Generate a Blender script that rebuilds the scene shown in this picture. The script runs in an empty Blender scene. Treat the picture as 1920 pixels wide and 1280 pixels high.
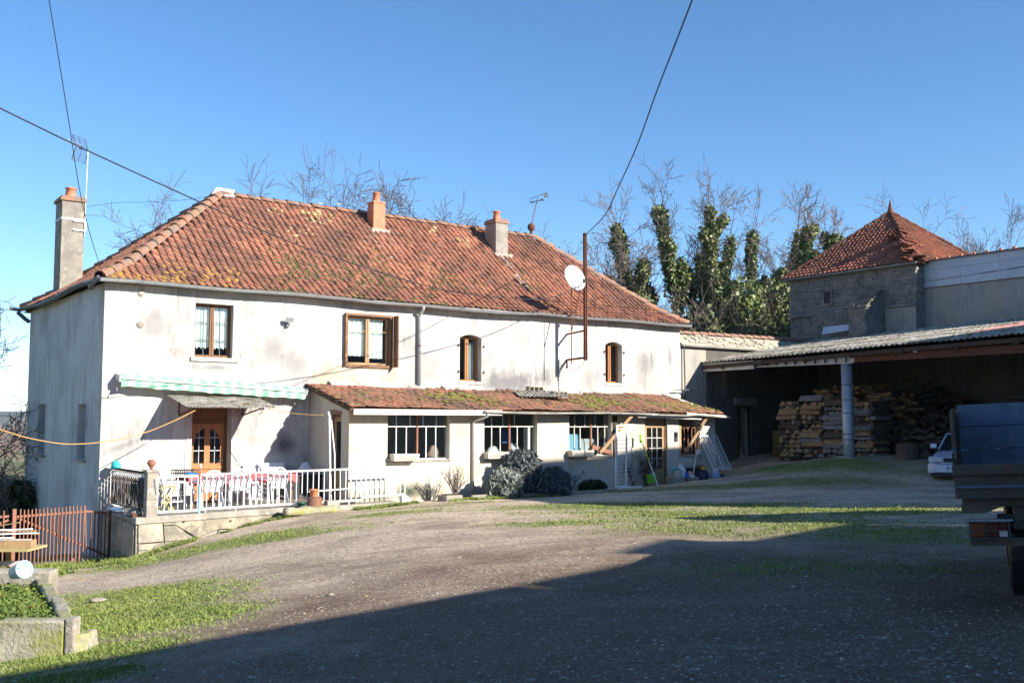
import bpy, math, random
import numpy as np
from mathutils import Vector, Matrix
random.seed(7); np.random.seed(7)
PI = math.pi; rad = math.radians
S = bpy.context.scene
# ---------------------------------------------------------------- camera, sky, sun, exposure
EYE = 1.65; FPX = 1943.0; PITCH = 0.0788
cam = bpy.data.cameras.new('camera'); camo = bpy.data.objects.new('camera', cam)
S.collection.objects.link(camo); S.camera = camo
camo.location = (0, 0, EYE); camo.rotation_euler = (PI/2 + PITCH, 0, 0)
cam.sensor_width = 36; cam.lens = 36*FPX/1920; cam.clip_end = 20000; cam.clip_start = .1
SUNV = Vector((-.78, .44, -.44)).normalized()          # the way the light travels
W = bpy.data.worlds.new('World'); S.world = W; W.use_nodes = True
wn = W.node_tree.nodes; sky = wn.new('ShaderNodeTexSky'); sky.sky_type = 'NISHITA'; sky.sun_disc = False
sky.sun_elevation = rad(26.2); sky.sun_rotation = rad(119.4); sky.altitude = 1400
sky.air_density = 1.0; sky.dust_density = 0.0; sky.ozone_density = 3.2
_hs = wn.new('ShaderNodeHueSaturation'); _hs.inputs['Saturation'].default_value = 1.14
W.node_tree.links.new(sky.outputs[0], _hs.inputs['Color']); W.node_tree.links.new(_hs.outputs[0], wn['Background'].inputs[0]); wn['Background'].inputs[1].default_value = .097
sun = bpy.data.lights.new('sun', 'SUN'); sun.energy = 5.0; sun.angle = rad(.5); sun.color = (1, .93, .82)
suno = bpy.data.objects.new('sun', sun); S.collection.objects.link(suno)
suno.rotation_euler = SUNV.to_track_quat('-Z', 'Y').to_euler(); suno.location = (20, -12, 15)
S.view_settings.view_transform = 'Standard'; S.view_settings.look = 'None'
S.view_settings.gamma = 1; S.view_settings.use_curve_mapping = False
S.view_settings.exposure = 1.12
S.render.engine = 'CYCLES'
S.cycles.max_bounces = 6; S.cycles.transparent_max_bounces = 10
# ---------------------------------------------------------------- frames
# the farmhouse front runs along u (s), the yard lies on the side of n (t)
TH = rad(53.5); ALPHA = PI/2 - TH
U = Vector((math.sin(TH), math.cos(TH), 0)); Nn = Vector((U.y, -U.x, 0)); O = Vector((-9.495, 24, 0))
CAMP = Vector((0, 0, EYE))
def H(s, t, z): return O + U*s + Nn*t + Vector((0, 0, z))
def ray(x, y):
    a = (x-960)/FPX; b = (640-y)/FPX; c, s_ = math.cos(PITCH), math.sin(PITCH)
    return Vector((a, c-b*s_, s_+b*c))
def hitp(x, y, P, N):
    r = ray(x, y); return CAMP + r*((P-CAMP).dot(N)/r.dot(N))
def fx(x, y, t=0):      # measured point on a plane parallel to the house front -> (s, z)
    q = hitp(x, y, O+Nn*t, Nn); return (q-O).dot(U), q.z
def bx(x, y, s):        # measured point on a plane parallel to the barn front -> (t, z)
    q = hitp(x, y, O+U*s, U); return (q-O).dot(Nn), q.z
def FF(s, t, z): a = H(s, t, z); return (a.x, a.y, z)
# ---------------------------------------------------------------- ground height
# measured ground points
CP = np.array([FF(6.5,2.2,-.33),FF(9,2.2,-.34),FF(11,2.2,-.35),FF(12.8,2.2,-.31),FF(14.5,2.2,-.25),FF(15.7,2.2,-.19),FF(18.2,2.2,-.03),
FF(20.7,0,.14),FF(22,0,.45),FF(22.8,0,.52),FF(20.3,5.6,.63),FF(21.2,3,.43),FF(24,5,.66),FF(24,10,.7),
FF(.1,2.75,-1.13),FF(.9,2.75,-.91),FF(2.7,2.75,-.56),FF(3.7,2.75,-.44),FF(5.5,2.9,-.36),FF(-.05,1.2,-1.34),FF(-1.1,1.2,-1.33),FF(-2.4,1.2,-1.36),FF(-.5,-4,-1.8),FF(-3,-6,-2.4),FF(-5,2,-1.7),
(-4.7,9.8,-.55),(-4.05,9.8,-.48),(-6.5,9.8,-.8),(-6.3,13,-.92),(-9,14,-1.3),(-7.3,20,-1.1),
(0,0,0),(0,7,0),(4,5,.1),(-4,5,-.25),(5,11,.08),(8.5,11,.2),(11.6,27.5,.10),(8.5,20,.12),(0,14,-.1),(-2.3,18,-.3),(3,18,-.05),(16,18,.4),(15,5,.3),(0,-8,0),(10,-8,.1),(-10,-5,-.5),(-14,10,-1.6)])
def _tps(r2): return np.where(r2 > 1e-9, .5*r2*np.log(r2+1e-12), 0)
_N = len(CP); _K = _tps(((CP[:,None,:2]-CP[None,:,:2])**2).sum(-1)) + np.eye(_N)*.6
_Q = np.hstack([np.ones((_N,1)), CP[:,:2]])
_w = np.linalg.solve(np.block([[_K,_Q],[_Q.T,np.zeros((3,3))]]), np.r_[CP[:,2],0,0,0])
def _hash(ix, iy, seed):
    h = (ix*374761393 + iy*668265263 + seed*974634777) & 0xffffffff
    h = ((h ^ (h >> 13))*1274126177) & 0xffffffff
    return ((h ^ (h >> 16)) & 0xffff)/65535.0
def vnoise(x, y, sc=1.0, seed=1, octv=3):
    x = np.asarray(x, float)*sc; y = np.asarray(y, float)*sc; out = 0; amp = 1; tot = 0
    for o in range(octv):
        ix = np.floor(x).astype(np.int64); iy = np.floor(y).astype(np.int64); fx_ = x-ix; fy_ = y-iy
        fx_ = fx_*fx_*(3-2*fx_); fy_ = fy_*fy_*(3-2*fy_)
        a = _hash(ix,iy,seed+o); b = _hash(ix+1,iy,seed+o); c = _hash(ix,iy+1,seed+o); d = _hash(ix+1,iy+1,seed+o)
        out = out + amp*((a*(1-fx_)+b*fx_)*(1-fy_)+(c*(1-fx_)+d*fx_)*fy_); tot += amp; amp *= .5; x = x*2.03; y = y*2.03
    return out/tot
def sstep(a, b, x): t = np.clip((x-a)/(b-a), 0, 1); return t*t*(3-2*t)
def ghn(x, y):
    x = np.atleast_1d(np.asarray(x, float)); y = np.atleast_1d(np.asarray(y, float))
    out = np.empty_like(x)
    for i in range(0, len(x), 20000):
        a = x[i:i+20000]; b = y[i:i+20000]
        out[i:i+20000] = _tps((a[:,None]-CP[None,:,0])**2+(b[:,None]-CP[None,:,1])**2)@_w[:_N]+_w[_N]+_w[_N+1]*a+_w[_N+2]*b
    out = out + (vnoise(x, y, .9, 5)-.5)*.05 + (vnoise(x, y, 3.5, 9)-.5)*.018
    R = np.hypot(x, y-20)
    far = -(np.clip(R, 20, 320)-20)*.026 - sstep(320, 1600, R)*62
    far = far + sstep(1500, 2700, R)*(95+22*(vnoise(x, y, .0016, 3)-.5)+8*(vnoise(x, y, .005, 4)-.5))
    far = far + (vnoise(x, y, .03, 8)-.5)*1.2*sstep(40, 120, R)
    w = sstep(24, 60, R)
    return np.clip(out, -3.5, 1.6)*(1-w) + far*w
def gh(x, y): return float(ghn([x], [y])[0])
def ghH(s, t): a = H(s, t, 0); return gh(a.x, a.y)
def Gd(px, py):
    r = ray(px, py); t = 3.0
    ts = np.arange(3, 90, .05); X = r.x*ts; Y = r.y*ts; Z = EYE+r.z*ts
    k = np.argmax(Z < ghn(X, Y)); return Vector((X[k], Y[k], gh(X[k], Y[k])))
# ---------------------------------------------------------------- mesh builder
C = S.collection
def tag(o, label=None, cat=None, group=None, kind=None):
    if label: o['label'] = label
    if cat: o['category'] = cat
    if group: o['group'] = group
    if kind: o['kind'] = kind
    return o
class MB:
    def __init__(s): s.v = []; s.f = []; s.mi = []
    def add(s, v, f, m=0):
        b = len(s.v); s.v += [tuple(p) for p in v]; s.f += [tuple(i+b for i in q) for q in f]; s.mi += [m]*len(f); return s
    def box(s, x0, x1, y0, y1, z0, z1, m=0):
        return s.add([(x0,y0,z0),(x1,y0,z0),(x1,y1,z0),(x0,y1,z0),(x0,y0,z1),(x1,y0,z1),(x1,y1,z1),(x0,y1,z1)],
                     [(0,3,2,1),(4,5,6,7),(0,1,5,4),(1,2,6,5),(2,3,7,6),(3,0,4,7)], m)
    def obox(s, c, size, M=None, m=0):
        hx, hy, hz = size[0]/2, size[1]/2, size[2]/2; c = Vector(c); M = M or Matrix.Identity(3)
        v = [c + M@Vector((a*hx, b*hy, d*hz)) for d in (-1,1) for a, b in ((-1,-1),(1,-1),(1,1),(-1,1))]
        return s.add(v, [(0,3,2,1),(4,5,6,7),(0,1,5,4),(1,2,6,5),(2,3,7,6),(3,0,4,7)], m)
    def bar(s, p, q, w, h=None, up=(0,0,1), m=0):
        p = Vector(p); q = Vector(q); d = q-p; L = d.length
        if L < 1e-6: return s
        d.normalize(); u = Vector(up)
        if abs(d.dot(u)) > .98: u = Vector((1,0,0))
        x = d.cross(u).normalized(); z = x.cross(d)
        M = Matrix((x, d, z)).transposed(); return s.obox((p+q)/2, (w, L, h or w), M, m)
    def tube(s, pts, r, n=6, m=0, cap=True):
        pts = [Vector(p) for p in pts]; k = len(pts); rs = r if isinstance(r, (list, tuple)) else [r]*k
        base = len(s.v); ref = None
        for i, p in enumerate(pts):
            d = (pts[min(i+1,k-1)]-pts[max(i-1,0)]).normalized()
            if ref is None: ref = Vector((0,0,1)) if abs(d.z) < .9 else Vector((1,0,0))
            x = (ref - d*ref.dot(d)).normalized(); y = d.cross(x); ref = x
            for j in range(n):
                a = 2*PI*j/n; s.v.append(tuple(p+(x*math.cos(a)+y*math.sin(a))*rs[i]))
        for i in range(k-1):
            for j in range(n):
                a = base+i*n+j; b = base+i*n+(j+1)%n; s.f.append((a,b,b+n,a+n)); s.mi.append(m)
        if cap:
            s.f.append(tuple(base+j for j in reversed(range(n)))); s.mi.append(m)
            s.f.append(tuple(base+(k-1)*n+j for j in range(n))); s.mi.append(m)
        return s
    def lathe(s, prof, n=16, c=(0,0,0), M=None, m=0, cap=True):
        c = Vector(c); M = M or Matrix.Identity(3); base = len(s.v)
        for r, z in prof:
            for j in range(n):
                a = 2*PI*j/n; s.v.append(tuple(c+M@Vector((r*math.cos(a), r*math.sin(a), z))))
        for i in range(len(prof)-1):
            for j in range(n):
                a = base+i*n+j; b = base+i*n+(j+1)%n; s.f.append((a,b,b+n,a+n)); s.mi.append(m)
        if cap:
            s.f.append(tuple(base+j for j in reversed(range(n)))); s.mi.append(m)
            s.f.append(tuple(base+(len(prof)-1)*n+j for j in range(n))); s.mi.append(m)
        return s
    def prism(s, poly, ext, m=0):      # poly: 3D points, ext: extrusion vector
        n = len(poly); e = Vector(ext); a = [Vector(p) for p in poly]
        return s.add(a+[p+e for p in a], [tuple(range(n))[::-1], tuple(range(n, 2*n))]+[(i,(i+1)%n,n+(i+1)%n,n+i) for i in range(n)], m)
    def quad(s, a, b, c, d, m=0): return s.add([a,b,c,d], [(0,1,2,3)], m)
    def xf(s, M):
        s.v = [tuple(M@Vector(p)) for p in s.v]; return s
    def mesh(s, name, smooth=False, fixn=False):
        me = bpy.data.meshes.new(name); me.from_pydata(s.v, [], s.f)
        if any(s.mi): me.polygons.foreach_set('material_index', s.mi)
        if smooth: me.polygons.foreach_set('use_smooth', [True]*len(me.polygons))
        me.update(); return me
    def build(s, name, mats, parent=None, smooth=False, kind=None, label=None, bevel=0, loc=None):
        me = s.mesh(name, smooth)
        for m in (mats if isinstance(mats, (list, tuple)) else [mats]): me.materials.append(m)
        o = bpy.data.objects.new(name, me); C.objects.link(o)
        if parent: o.parent = parent
        if loc is not None: o.location = loc
        if kind: o['kind'] = kind
        if label: o['label'] = label
        if bevel:
            b = o.modifiers.new('bevel', 'BEVEL'); b.width = bevel; b.segments = 2; b.limit_method = 'ANGLE'
        return o
def wobble(me, amp, sc, seed=0):
    n = len(me.vertices); co = np.empty(n*3); me.vertices.foreach_get('co', co); co = co.reshape(-1,3)
    for k in range(3):
        co[:,k] += (vnoise(co[:,0]+co[:,2]*1.7+k*9.1, co[:,1]+co[:,2]*.6+k*3.3, sc, seed+k)-.5)*2*amp
    me.vertices.foreach_set('co', co.ravel()); me.update()
def thing(name, label, cat, s, t, z, group=None, rot=0, world=None):
    o = bpy.data.objects.new(name, None); C.objects.link(o); o.empty_display_size = .2
    o.location = world if world is not None else H(s, t, z)
    o.rotation_euler = (0, 0, rot if world is not None else ALPHA+rot)
    return tag(o, label, cat, group)
def solid(name, mb, mat, label, cat, s, t, z, group=None, rot=0, smooth=False, bevel=0, kind=None, world=None):
    o = mb.build(name, mat, None, smooth, kind, None, bevel)
    o.location = world if world is not None else H(s, t, z)
    o.rotation_euler = (0, 0, rot if world is not None else ALPHA+rot)
    return tag(o, label, cat, group)
def dup(root, label=None, loc=None, rotz=None, group=None):
    r = root.copy(); C.objects.link(r)
    if loc is not None: r.location = loc
    if rotz is not None: r.rotation_euler = (0, 0, rotz)
    if label: r['label'] = label
    if group: r['group'] = group
    for ch in list(root.children):
        c = ch.copy(); C.objects.link(c); c.parent = r
        for g in list(ch.children):
            d = g.copy(); C.objects.link(d); d.parent = c
    return r
def joined(name, meshes, items, mat, parent, kind='stuff', smooth=False):
    vs = []; fs = []; off = 0; cache = []
    for me in meshes:
        co = np.empty(len(me.vertices)*3); me.vertices.foreach_get('co', co)
        cache.append((co.reshape(-1,3), [tuple(p.vertices) for p in me.polygons]))
    V = []; F = []
    for k, M in items:
        co, fc = cache[k]; A = np.array(M)
        V.append(co@A[:3,:3].T + A[:3,3]); F += [tuple(i+off for i in q) for q in fc]; off += len(co)
    me = bpy.data.meshes.new(name); me.from_pydata(np.vstack(V).tolist(), [], F); me.materials.append(mat)
    if smooth: me.polygons.foreach_set('use_smooth', [True]*len(me.polygons))
    me.update(); o = bpy.data.objects.new(name, me); C.objects.link(o); o.parent = parent
    if kind: o['kind'] = kind
    return o
def worldm(o):
    M = o.matrix_basis.copy()
    while o.parent: o = o.parent; M = o.matrix_basis @ M
    return M
def pieces(name, meshes, items, mat, parent, keep=300, fieldname=None, smooth=False):
    """items: (mesh index, 4x4 matrix in the parent's frame); the nearest are objects, the rest one mesh"""
    for me in meshes:
        if not me.materials: me.materials.append(mat)
        if smooth: me.polygons.foreach_set('use_smooth', [True]*len(me.polygons))
    PW = worldm(parent)
    items = sorted(items, key=lambda it: ((PW@it[1]).translation-CAMP).length)
    for k, M in items[:keep]:
        o = bpy.data.objects.new(name, meshes[k]); C.objects.link(o); o.parent = parent; o.matrix_local = M
    if len(items) > keep:
        joined(fieldname or name+'_field', meshes, items[keep:], mat, parent, 'stuff', smooth)
def rm(p): return Matrix.Translation(p)
def frame(p, x, y, z):
    M = Matrix((x, y, z)).transposed().to_4x4(); M.translation = p; return M
# ---------------------------------------------------------------- materials
def newmat(name):
    m = bpy.data.materials.new(name); m.use_nodes = True; nt = m.node_tree; return m, nt, nt.nodes['Principled BSDF']
def lk(nt, a, b): nt.links.new(a, b)
def nd(nt, t, **kw):
    n = nt.nodes.new(t)
    for k, v in kw.items(): setattr(n, k, v)
    return n
def noise(nt, vec, sc, det=4, rough=.6, dist=0):
    n = nd(nt, 'ShaderNodeTexNoise'); n.inputs['Scale'].default_value = sc; n.inputs['Detail'].default_value = det
    n.inputs['Roughness'].default_value = rough; n.inputs['Distortion'].default_value = dist; lk(nt, vec, n.inputs['Vector']); return n.outputs['Fac']
def rampf(nt, v, a, b, lo=0., hi=1.):
    r = nd(nt, 'ShaderNodeMapRange'); r.inputs[1].default_value = a; r.inputs[2].default_value = b
    r.inputs[3].default_value = lo; r.inputs[4].default_value = hi; lk(nt, v, r.inputs[0]); return r.outputs[0]
def mixc(nt, f, a, b):
    m = nd(nt, 'ShaderNodeMix', data_type='RGBA'); 
    if isinstance(f, (int, float)): m.inputs[0].default_value = f
    else: lk(nt, f, m.inputs[0])
    for i, c in ((6, a), (7, b)):
        if isinstance(c, (tuple, list)): m.inputs[i].default_value = (*c[:3], 1)
        else: lk(nt, c, m.inputs[i])
    return m.outputs[2]
def mth(nt, op, a, b=None):
    m = nd(nt, 'ShaderNodeMath', operation=op)
    for i, v in enumerate((a, b)):
        if v is None: continue
        if isinstance(v, (int, float)): m.inputs[i].default_value = v
        else: lk(nt, v, m.inputs[i])
    return m.outputs[0]
def wpos(nt, stretch=(1,1,1), rotz=0):
    g = nd(nt, 'ShaderNodeNewGeometry'); mp = nd(nt, 'ShaderNodeMapping'); mp.inputs['Scale'].default_value = stretch
    mp.inputs['Rotation'].default_value = (0, 0, rotz); lk(nt, g.outputs['Position'], mp.inputs['Vector']); return mp.outputs[0]
def bump(nt, bs, h, strength, dist=.02):
    b = nd(nt, 'ShaderNodeBump'); b.inputs['Strength'].default_value = strength; b.inputs['Distance'].default_value = dist
    lk(nt, h, b.inputs['Height']); lk(nt, b.outputs[0], bs.inputs['Normal'])
def setp(bs, rough=.8, metal=0, spec=.3):
    bs.inputs['Roughness'].default_value = rough; bs.inputs['Metallic'].default_value = metal; bs.inputs['Specular IOR Level'].default_value = spec
def mat(name, c1, c2=None, sc=4, rough=.8, metal=0, bmp=.15, bsc=60, stretch=(1,1,1), lo=.35, hi=.65, c3=None, sc3=1.2, lo3=.55, hi3=.7, spec=.3, var=.12, bdist=.01):
    m, nt, bs = newmat(name); setp(bs, rough, metal, spec); v = wpos(nt, stretch)
    c = c1
    if c2: c = mixc(nt, rampf(nt, noise(nt, v, sc), lo, hi), c1, c2)
    if c3: c = mixc(nt, rampf(nt, noise(nt, v, sc3, 5, .65), lo3, hi3), c, c3)
    f = noise(nt, wpos(nt), bsc, 3, .7)
    hsv = nd(nt, 'ShaderNodeHueSaturation'); 
    if isinstance(c, tuple): hsv.inputs['Color'].default_value = (*c, 1)
    else: lk(nt, c, hsv.inputs['Color'])
    lk(nt, rampf(nt, f, .25, .75, 1-var, 1+var), hsv.inputs['Value']); lk(nt, hsv.outputs[0], bs.inputs['Base Color'])
    if bmp: bump(nt, bs, f, bmp, bdist)
    m.diffuse_color = (*c1, 1); return m
def plain(name, c, rough=.6, metal=0, spec=.4): return mat(name, c, tuple(x*.82 for x in c), 3, rough, metal, .05, 80, var=.06, spec=spec)
def glassm(name, tint=(.9,.95,.95), rough=.02, refl=.5):
    m, nt, bs = newmat(name); nt.nodes.remove(bs); out = nt.nodes['Material Output']
    t = nd(nt, 'ShaderNodeBsdfTransparent'); t.inputs[0].default_value = (*tint, 1)
    g = nd(nt, 'ShaderNodeBsdfGlossy'); g.inputs['Roughness'].default_value = rough
    f = nd(nt, 'ShaderNodeFresnel'); f.inputs[0].default_value = 1.5
    f2 = rampf(nt, f.outputs[0], 0, 1, .05, 1)
    mx = nd(nt, 'ShaderNodeMixShader'); lk(nt, f2, mx.inputs[0]); lk(nt, t.outputs[0], mx.inputs[1]); lk(nt, g.outputs[0], mx.inputs[2])
    lk(nt, mx.outputs[0], out.inputs[0]); return m
def plaster(name, base, dirt, streak, warm=None, dmax=.75, spots=(), scol=(.12,.12,.13)):
    m, nt, bs = newmat(name); setp(bs, .9, 0, .15)
    v = wpos(nt); vs = wpos(nt, (2.4, 2.4, .35))
    n1 = rampf(nt, noise(nt, v, .55, 5, .62), .46, .66, 0, dmax)            # broad grey weathering
    n2 = rampf(nt, noise(nt, vs, 3.0, 5, .7), .40, .68, 0, .8)        # runs down the wall
    n2 = mth(nt, 'MULTIPLY', n2, rampf(nt, noise(nt, v, .8, 3), .40, .60, .15, 1))
    c = mixc(nt, n1, base, dirt); c = mixc(nt, n2, c, streak)
    if warm: c = mixc(nt, rampf(nt, noise(nt, v, .9, 4, .6), .5, .7, 0, .8), c, warm)
    if spots:      # stains of their own shape: (x, z, half width, half height, strength)
        oc = nd(nt, 'ShaderNodeTexCoord').outputs['Object']; wob = noise(nt, v, 2.2, 5, .7)
        for sx_, sz_, rx, rz, am in spots:
            mp = nd(nt, 'ShaderNodeMapping'); mp.inputs['Location'].default_value = (-sx_/rx, 0, -sz_/rz); mp.inputs['Scale'].default_value = (1/rx, 0, 1/rz); lk(nt, oc, mp.inputs['Vector'])
            ln = nd(nt, 'ShaderNodeVectorMath', operation='LENGTH'); lk(nt, mp.outputs[0], ln.inputs[0])
            dd = mth(nt, 'ADD', ln.outputs['Value'], mth(nt, 'MULTIPLY', mth(nt, 'SUBTRACT', wob, .5), 1.8))
            c = mixc(nt, rampf(nt, dd, .25, 1.15, am*1.05, 0), c, scol)
    fine = noise(nt, v, 9, 5, .75)
    c = mixc(nt, rampf(nt, fine, .58, .75, 0, .35), c, streak)
    lk(nt, c, bs.inputs['Base Color'])
    h = mth(nt, 'ADD', noise(nt, v, 90, 3, .7), mth(nt, 'MULTIPLY', noise(nt, v, 5, 3), 1.5)); bump(nt, bs, h, .25, .012)
    return m
def tilemat(name, a, b, dark, lichen, vs=3.4, dk=.55):
    m, nt, bs = newmat(name); setp(bs, .85, 0, .2); v = wpos(nt)
    vo = nd(nt, 'ShaderNodeTexVoronoi'); vo.inputs['Scale'].default_value = vs; lk(nt, v, vo.inputs['Vector'])
    sp = nd(nt, 'ShaderNodeSeparateColor'); lk(nt, vo.outputs['Color'], sp.inputs[0])
    c = mixc(nt, sp.outputs[0], a, b)
    c = mixc(nt, rampf(nt, sp.outputs[1], .62, .95, 0, dk), c, dark)
    c = mixc(nt, rampf(nt, noise(nt, v, .45, 4), .45, .65, 0, dk), c, dark)
    c = mixc(nt, rampf(nt, noise(nt, v, 6, 6, .8), .56, .70, 0, .75), c, lichen)
    c = mixc(nt, rampf(nt, noise(nt, v, 14, 4, .8), .55, .72, 0, .6), c, dark)
    lk(nt, c, bs.inputs['Base Color']); bump(nt, bs, noise(nt, v, 45, 4, .7), .3, .01); return m
MT = {}
MT['white_wall'] = plaster('white_wall', (.57,.548,.51), (.27,.265,.26), (.20,.195,.19), dmax=.7, spots=[(2.65,3.02,.62,.16,.75),(1.15,3.95,.75,.7,.55),(1.9,3.3,.5,.5,.45),(4.2,3.6,.6,.55,.5),(4.9,3.2,.5,.5,.5),(11.7,2.85,1.5,.45,.75),(13.2,3.1,.9,.5,.5),(9.0,3.4,.4,.6,.35),(17.2,3.6,.7,.6,.5),(18.45,4.0,.16,.6,.6),(4.55,1.1,.35,.35,.85),(4.5,.25,.75,.3,.9),(14.9,3.1,.4,.5,.4),(6.9,3.0,.8,.25,.3),(.5,1.2,.5,.5,.3),(8.2,3.9,.3,.7,.3),(12.0,4.2,1.2,.4,.3),(3.9,1.2,.5,.2,.25)])
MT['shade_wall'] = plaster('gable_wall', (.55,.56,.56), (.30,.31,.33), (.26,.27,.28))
MT['cream_wall'] = plaster('cream_wall', (.62,.57,.48), (.50,.45,.36), (.37,.35,.31), (.60,.45,.27), .4, spots=[(7.0,-.05,.45,.28,1.0),(7.6,-.12,.5,.22,.8),(6.2,-.2,.5,.25,.6),(5.5,-.2,.3,.2,.5),(10,-.2,2,.15,.4)], scol=(.055,.07,.045))
MT['old_wall'] = plaster('old_wall', (.36,.34,.30), (.26,.25,.23), (.20,.19,.18), (.40,.34,.25))
MT['patch'] = plaster('patch', (.60,.54,.44), (.34,.29,.20), (.30,.26,.18), (.50,.44,.30))
MT['tile'] = tilemat('tile', (.40,.175,.105), (.29,.12,.08), (.12,.07,.055), (.38,.29,.22), 4.4, .7)
MT['tile_low'] = tilemat('tile_low', (.34,.15,.095), (.24,.12,.08), (.12,.085,.065), (.36,.29,.22), 4.5, .75)
MT['tile_tower'] = tilemat('tile_tower', (.36,.13,.075), (.25,.09,.06), (.10,.06,.045), (.36,.26,.20), 4.5, .5)
MT['ridge'] = mat('ridge', (.34,.155,.09), (.19,.155,.13), 3, .85, bmp=.3, bsc=30, c3=(.36,.24,.08), sc3=2.6, lo3=.60, hi3=.70)
MT['lichen'] = mat('lichen_yellow', (.34,.20,.045), (.26,.14,.05), 8, .95, bmp=.4, bsc=60)
MT['moss'] = mat('moss', (.085,.095,.025), (.05,.06,.02), 8, .95, bmp=.5, bsc=80, bdist=.02)
MT['moss_bright'] = mat('moss_bright', (.20,.20,.035), (.12,.13,.03), 8, .95, bmp=.5, bsc=80, bdist=.02)
MT['zinc'] = mat('zinc', (.42,.44,.46), (.34,.36,.38), 5, .45, .35, .1, 40)
MT['zinc_dark'] = mat('zinc_dark', (.12,.13,.15), (.08,.09,.10), 5, .5, .2, .1, 40)
MT['wood_brown'] = mat('wood_brown', (.22,.11,.055), (.14,.07,.035), 6, .6, bmp=.2, bsc=40, stretch=(4,4,.6))
MT['wood_orange'] = mat('wood_orange', (.42,.20,.075), (.30,.13,.05), 5, .45, bmp=.1, bsc=40, stretch=(5,5,.7))
MT['wood_pale'] = mat('wood_pale', (.42,.28,.15), (.30,.19,.10), 6, .7, bmp=.2, bsc=40, stretch=(4,4,.6))
MT['wood_dark'] = mat('wood_dark', (.09,.055,.035), (.05,.03,.02), 6, .8, bmp=.3, bsc=40)
MT['chimney_grey'] = mat('chimney_grey', (.30,.27,.23), (.20,.18,.155), 2.5, .95, bmp=.6, bsc=26, c3=(.36,.33,.28), sc3=6)
MT['log_cut'] = mat('log_cut', (.42,.27,.14), (.24,.14,.07), 9, .8, bmp=.3, bsc=50)
MT['log_bark'] = mat('log_bark', (.14,.10,.075), (.08,.055,.04), 9, .9, bmp=.6, bsc=30, bdist=.02)
MT['log_grey'] = mat('log_grey', (.26,.25,.24), (.16,.15,.15), 9, .9, bmp=.5, bsc=30, bdist=.02)
MT['white_paint'] = mat('white_paint', (.72,.73,.75), (.60,.61,.62), 7, .4, bmp=.05)
MT['white_plastic'] = mat('white_plastic', (.70,.72,.76), (.62,.64,.68), 7, .35, bmp=.03)
MT['gutter_white'] = mat('gutter_white', (.66,.63,.58), (.42,.40,.37), 3, .6, bmp=.1, stretch=(1,1,1))
MT['rust'] = mat('rust', (.17,.065,.035), (.10,.04,.025), 8, .8, bmp=.3, bsc=50)
MT['rust_bright'] = mat('rust_bright', (.31,.14,.09), (.22,.10,.065), 6, .75, bmp=.2, bsc=50)
MT['black'] = plain('black', (.015,.015,.017), .5)
MT['dark'] = plain('dark', (.035,.035,.04), .8)
MT['stone'] = mat('stone', (.42,.37,.29), (.24,.22,.18), 3, .95, bmp=.7, bsc=14, c3=(.50,.47,.40), sc3=6, bdist=.03)
MT['stone_moss'] = mat('stone_moss', (.38,.35,.28), (.24,.23,.15), 3, .95, bmp=.8, bsc=14, c3=(.26,.28,.05), sc3=2.2, lo3=.52, hi3=.66, bdist=.03)
MT['stone_tower'] = mat('stone_tower', (.27,.25,.215), (.15,.145,.13), 2.6, .95, bmp=.5, bsc=30, c3=(.34,.32,.29), sc3=5, lo3=.6, hi3=.75, bdist=.03, var=.3)
MT['concrete'] = mat('concrete', (.36,.33,.28), (.24,.22,.185), 3.5, .9, bmp=.5, bsc=30, c3=(.50,.48,.44), sc3=9, lo3=.58, hi3=.7)
MT['plaster_crack'] = mat('plaster_crack', (.40,.34,.25), (.25,.22,.17), 3.5, .9, bmp=.7, bsc=25, c3=(.18,.17,.14), sc3=5, lo3=.48, hi3=.64)
MT['soil'] = mat('soil', (.10,.07,.05), (.06,.045,.03), 8, .95, bmp=.6, bsc=30, bdist=.03)
MT['terracotta'] = mat('terracotta', (.58,.22,.12), (.50,.17,.09), 5, .7, bmp=.1)
MT['corrugate'] = mat('corrugate', (.50,.47,.42), (.27,.25,.20), 1.8, .95, bmp=.5, bsc=22, c3=(.17,.13,.06), sc3=5, lo3=.50, hi3=.62, bdist=.02, var=.25)
MT['corrugate_pink'] = mat('corrugate_pink', (.58,.30,.26), (.50,.25,.22), 3, .7, bmp=.1)
MT['cladding'] = mat('cladding', (.58,.64,.70), (.50,.56,.62), 2, .5, .1, .05)
MT['glass'] = glassm('glass'); MT['glass_dusty'] = glassm('glass_dusty', (.55,.6,.6), .12)
MT['curtain'] = mat('curtain', (.88,.89,.88), (.78,.79,.80), 12, .9, bmp=.3, bsc=40, stretch=(3,3,.3))
MT['barn_inside_shade'] = plaster('barn_inside_shade', (.13,.12,.105), (.08,.075,.07), (.06,.055,.05))  # darker wall plaster, the barn's inner shade put into the colour
MT['rope'] = plain('rope', (.60,.34,.12), .8); MT['cable'] = plain('cable', (.03,.03,.035), .6)
MT['red_cloth'] = plain('red_cloth', (.66,.10,.11), .7); MT['leaf'] = mat('leaf', (.060,.105,.025), (.035,.065,.018), 1.3, .55, bmp=0, c3=(.12,.15,.04), sc3=.8, lo3=.5, hi3=.7, spec=.4, var=.3, bsc=9)
MT['leaf_dark'] = mat('leaf_dark', (.03,.05,.015), (.02,.035,.012), 1.3, .6, bmp=0, var=.3, bsc=9)
MT['grass'] = mat('grass', (.20,.25,.055), (.14,.185,.045), .9, .7, bmp=0, c3=(.28,.28,.11), sc3=1.7, var=.3, bsc=14)
MT['bark'] = mat('bark', (.17,.14,.125), (.09,.075,.07), 3, .9, bmp=.3, bsc=20)
MT['bark_pale'] = mat('bark_pale', (.30,.25,.21), (.17,.14,.12), 2, .9, bmp=.3, bsc=20)
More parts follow.
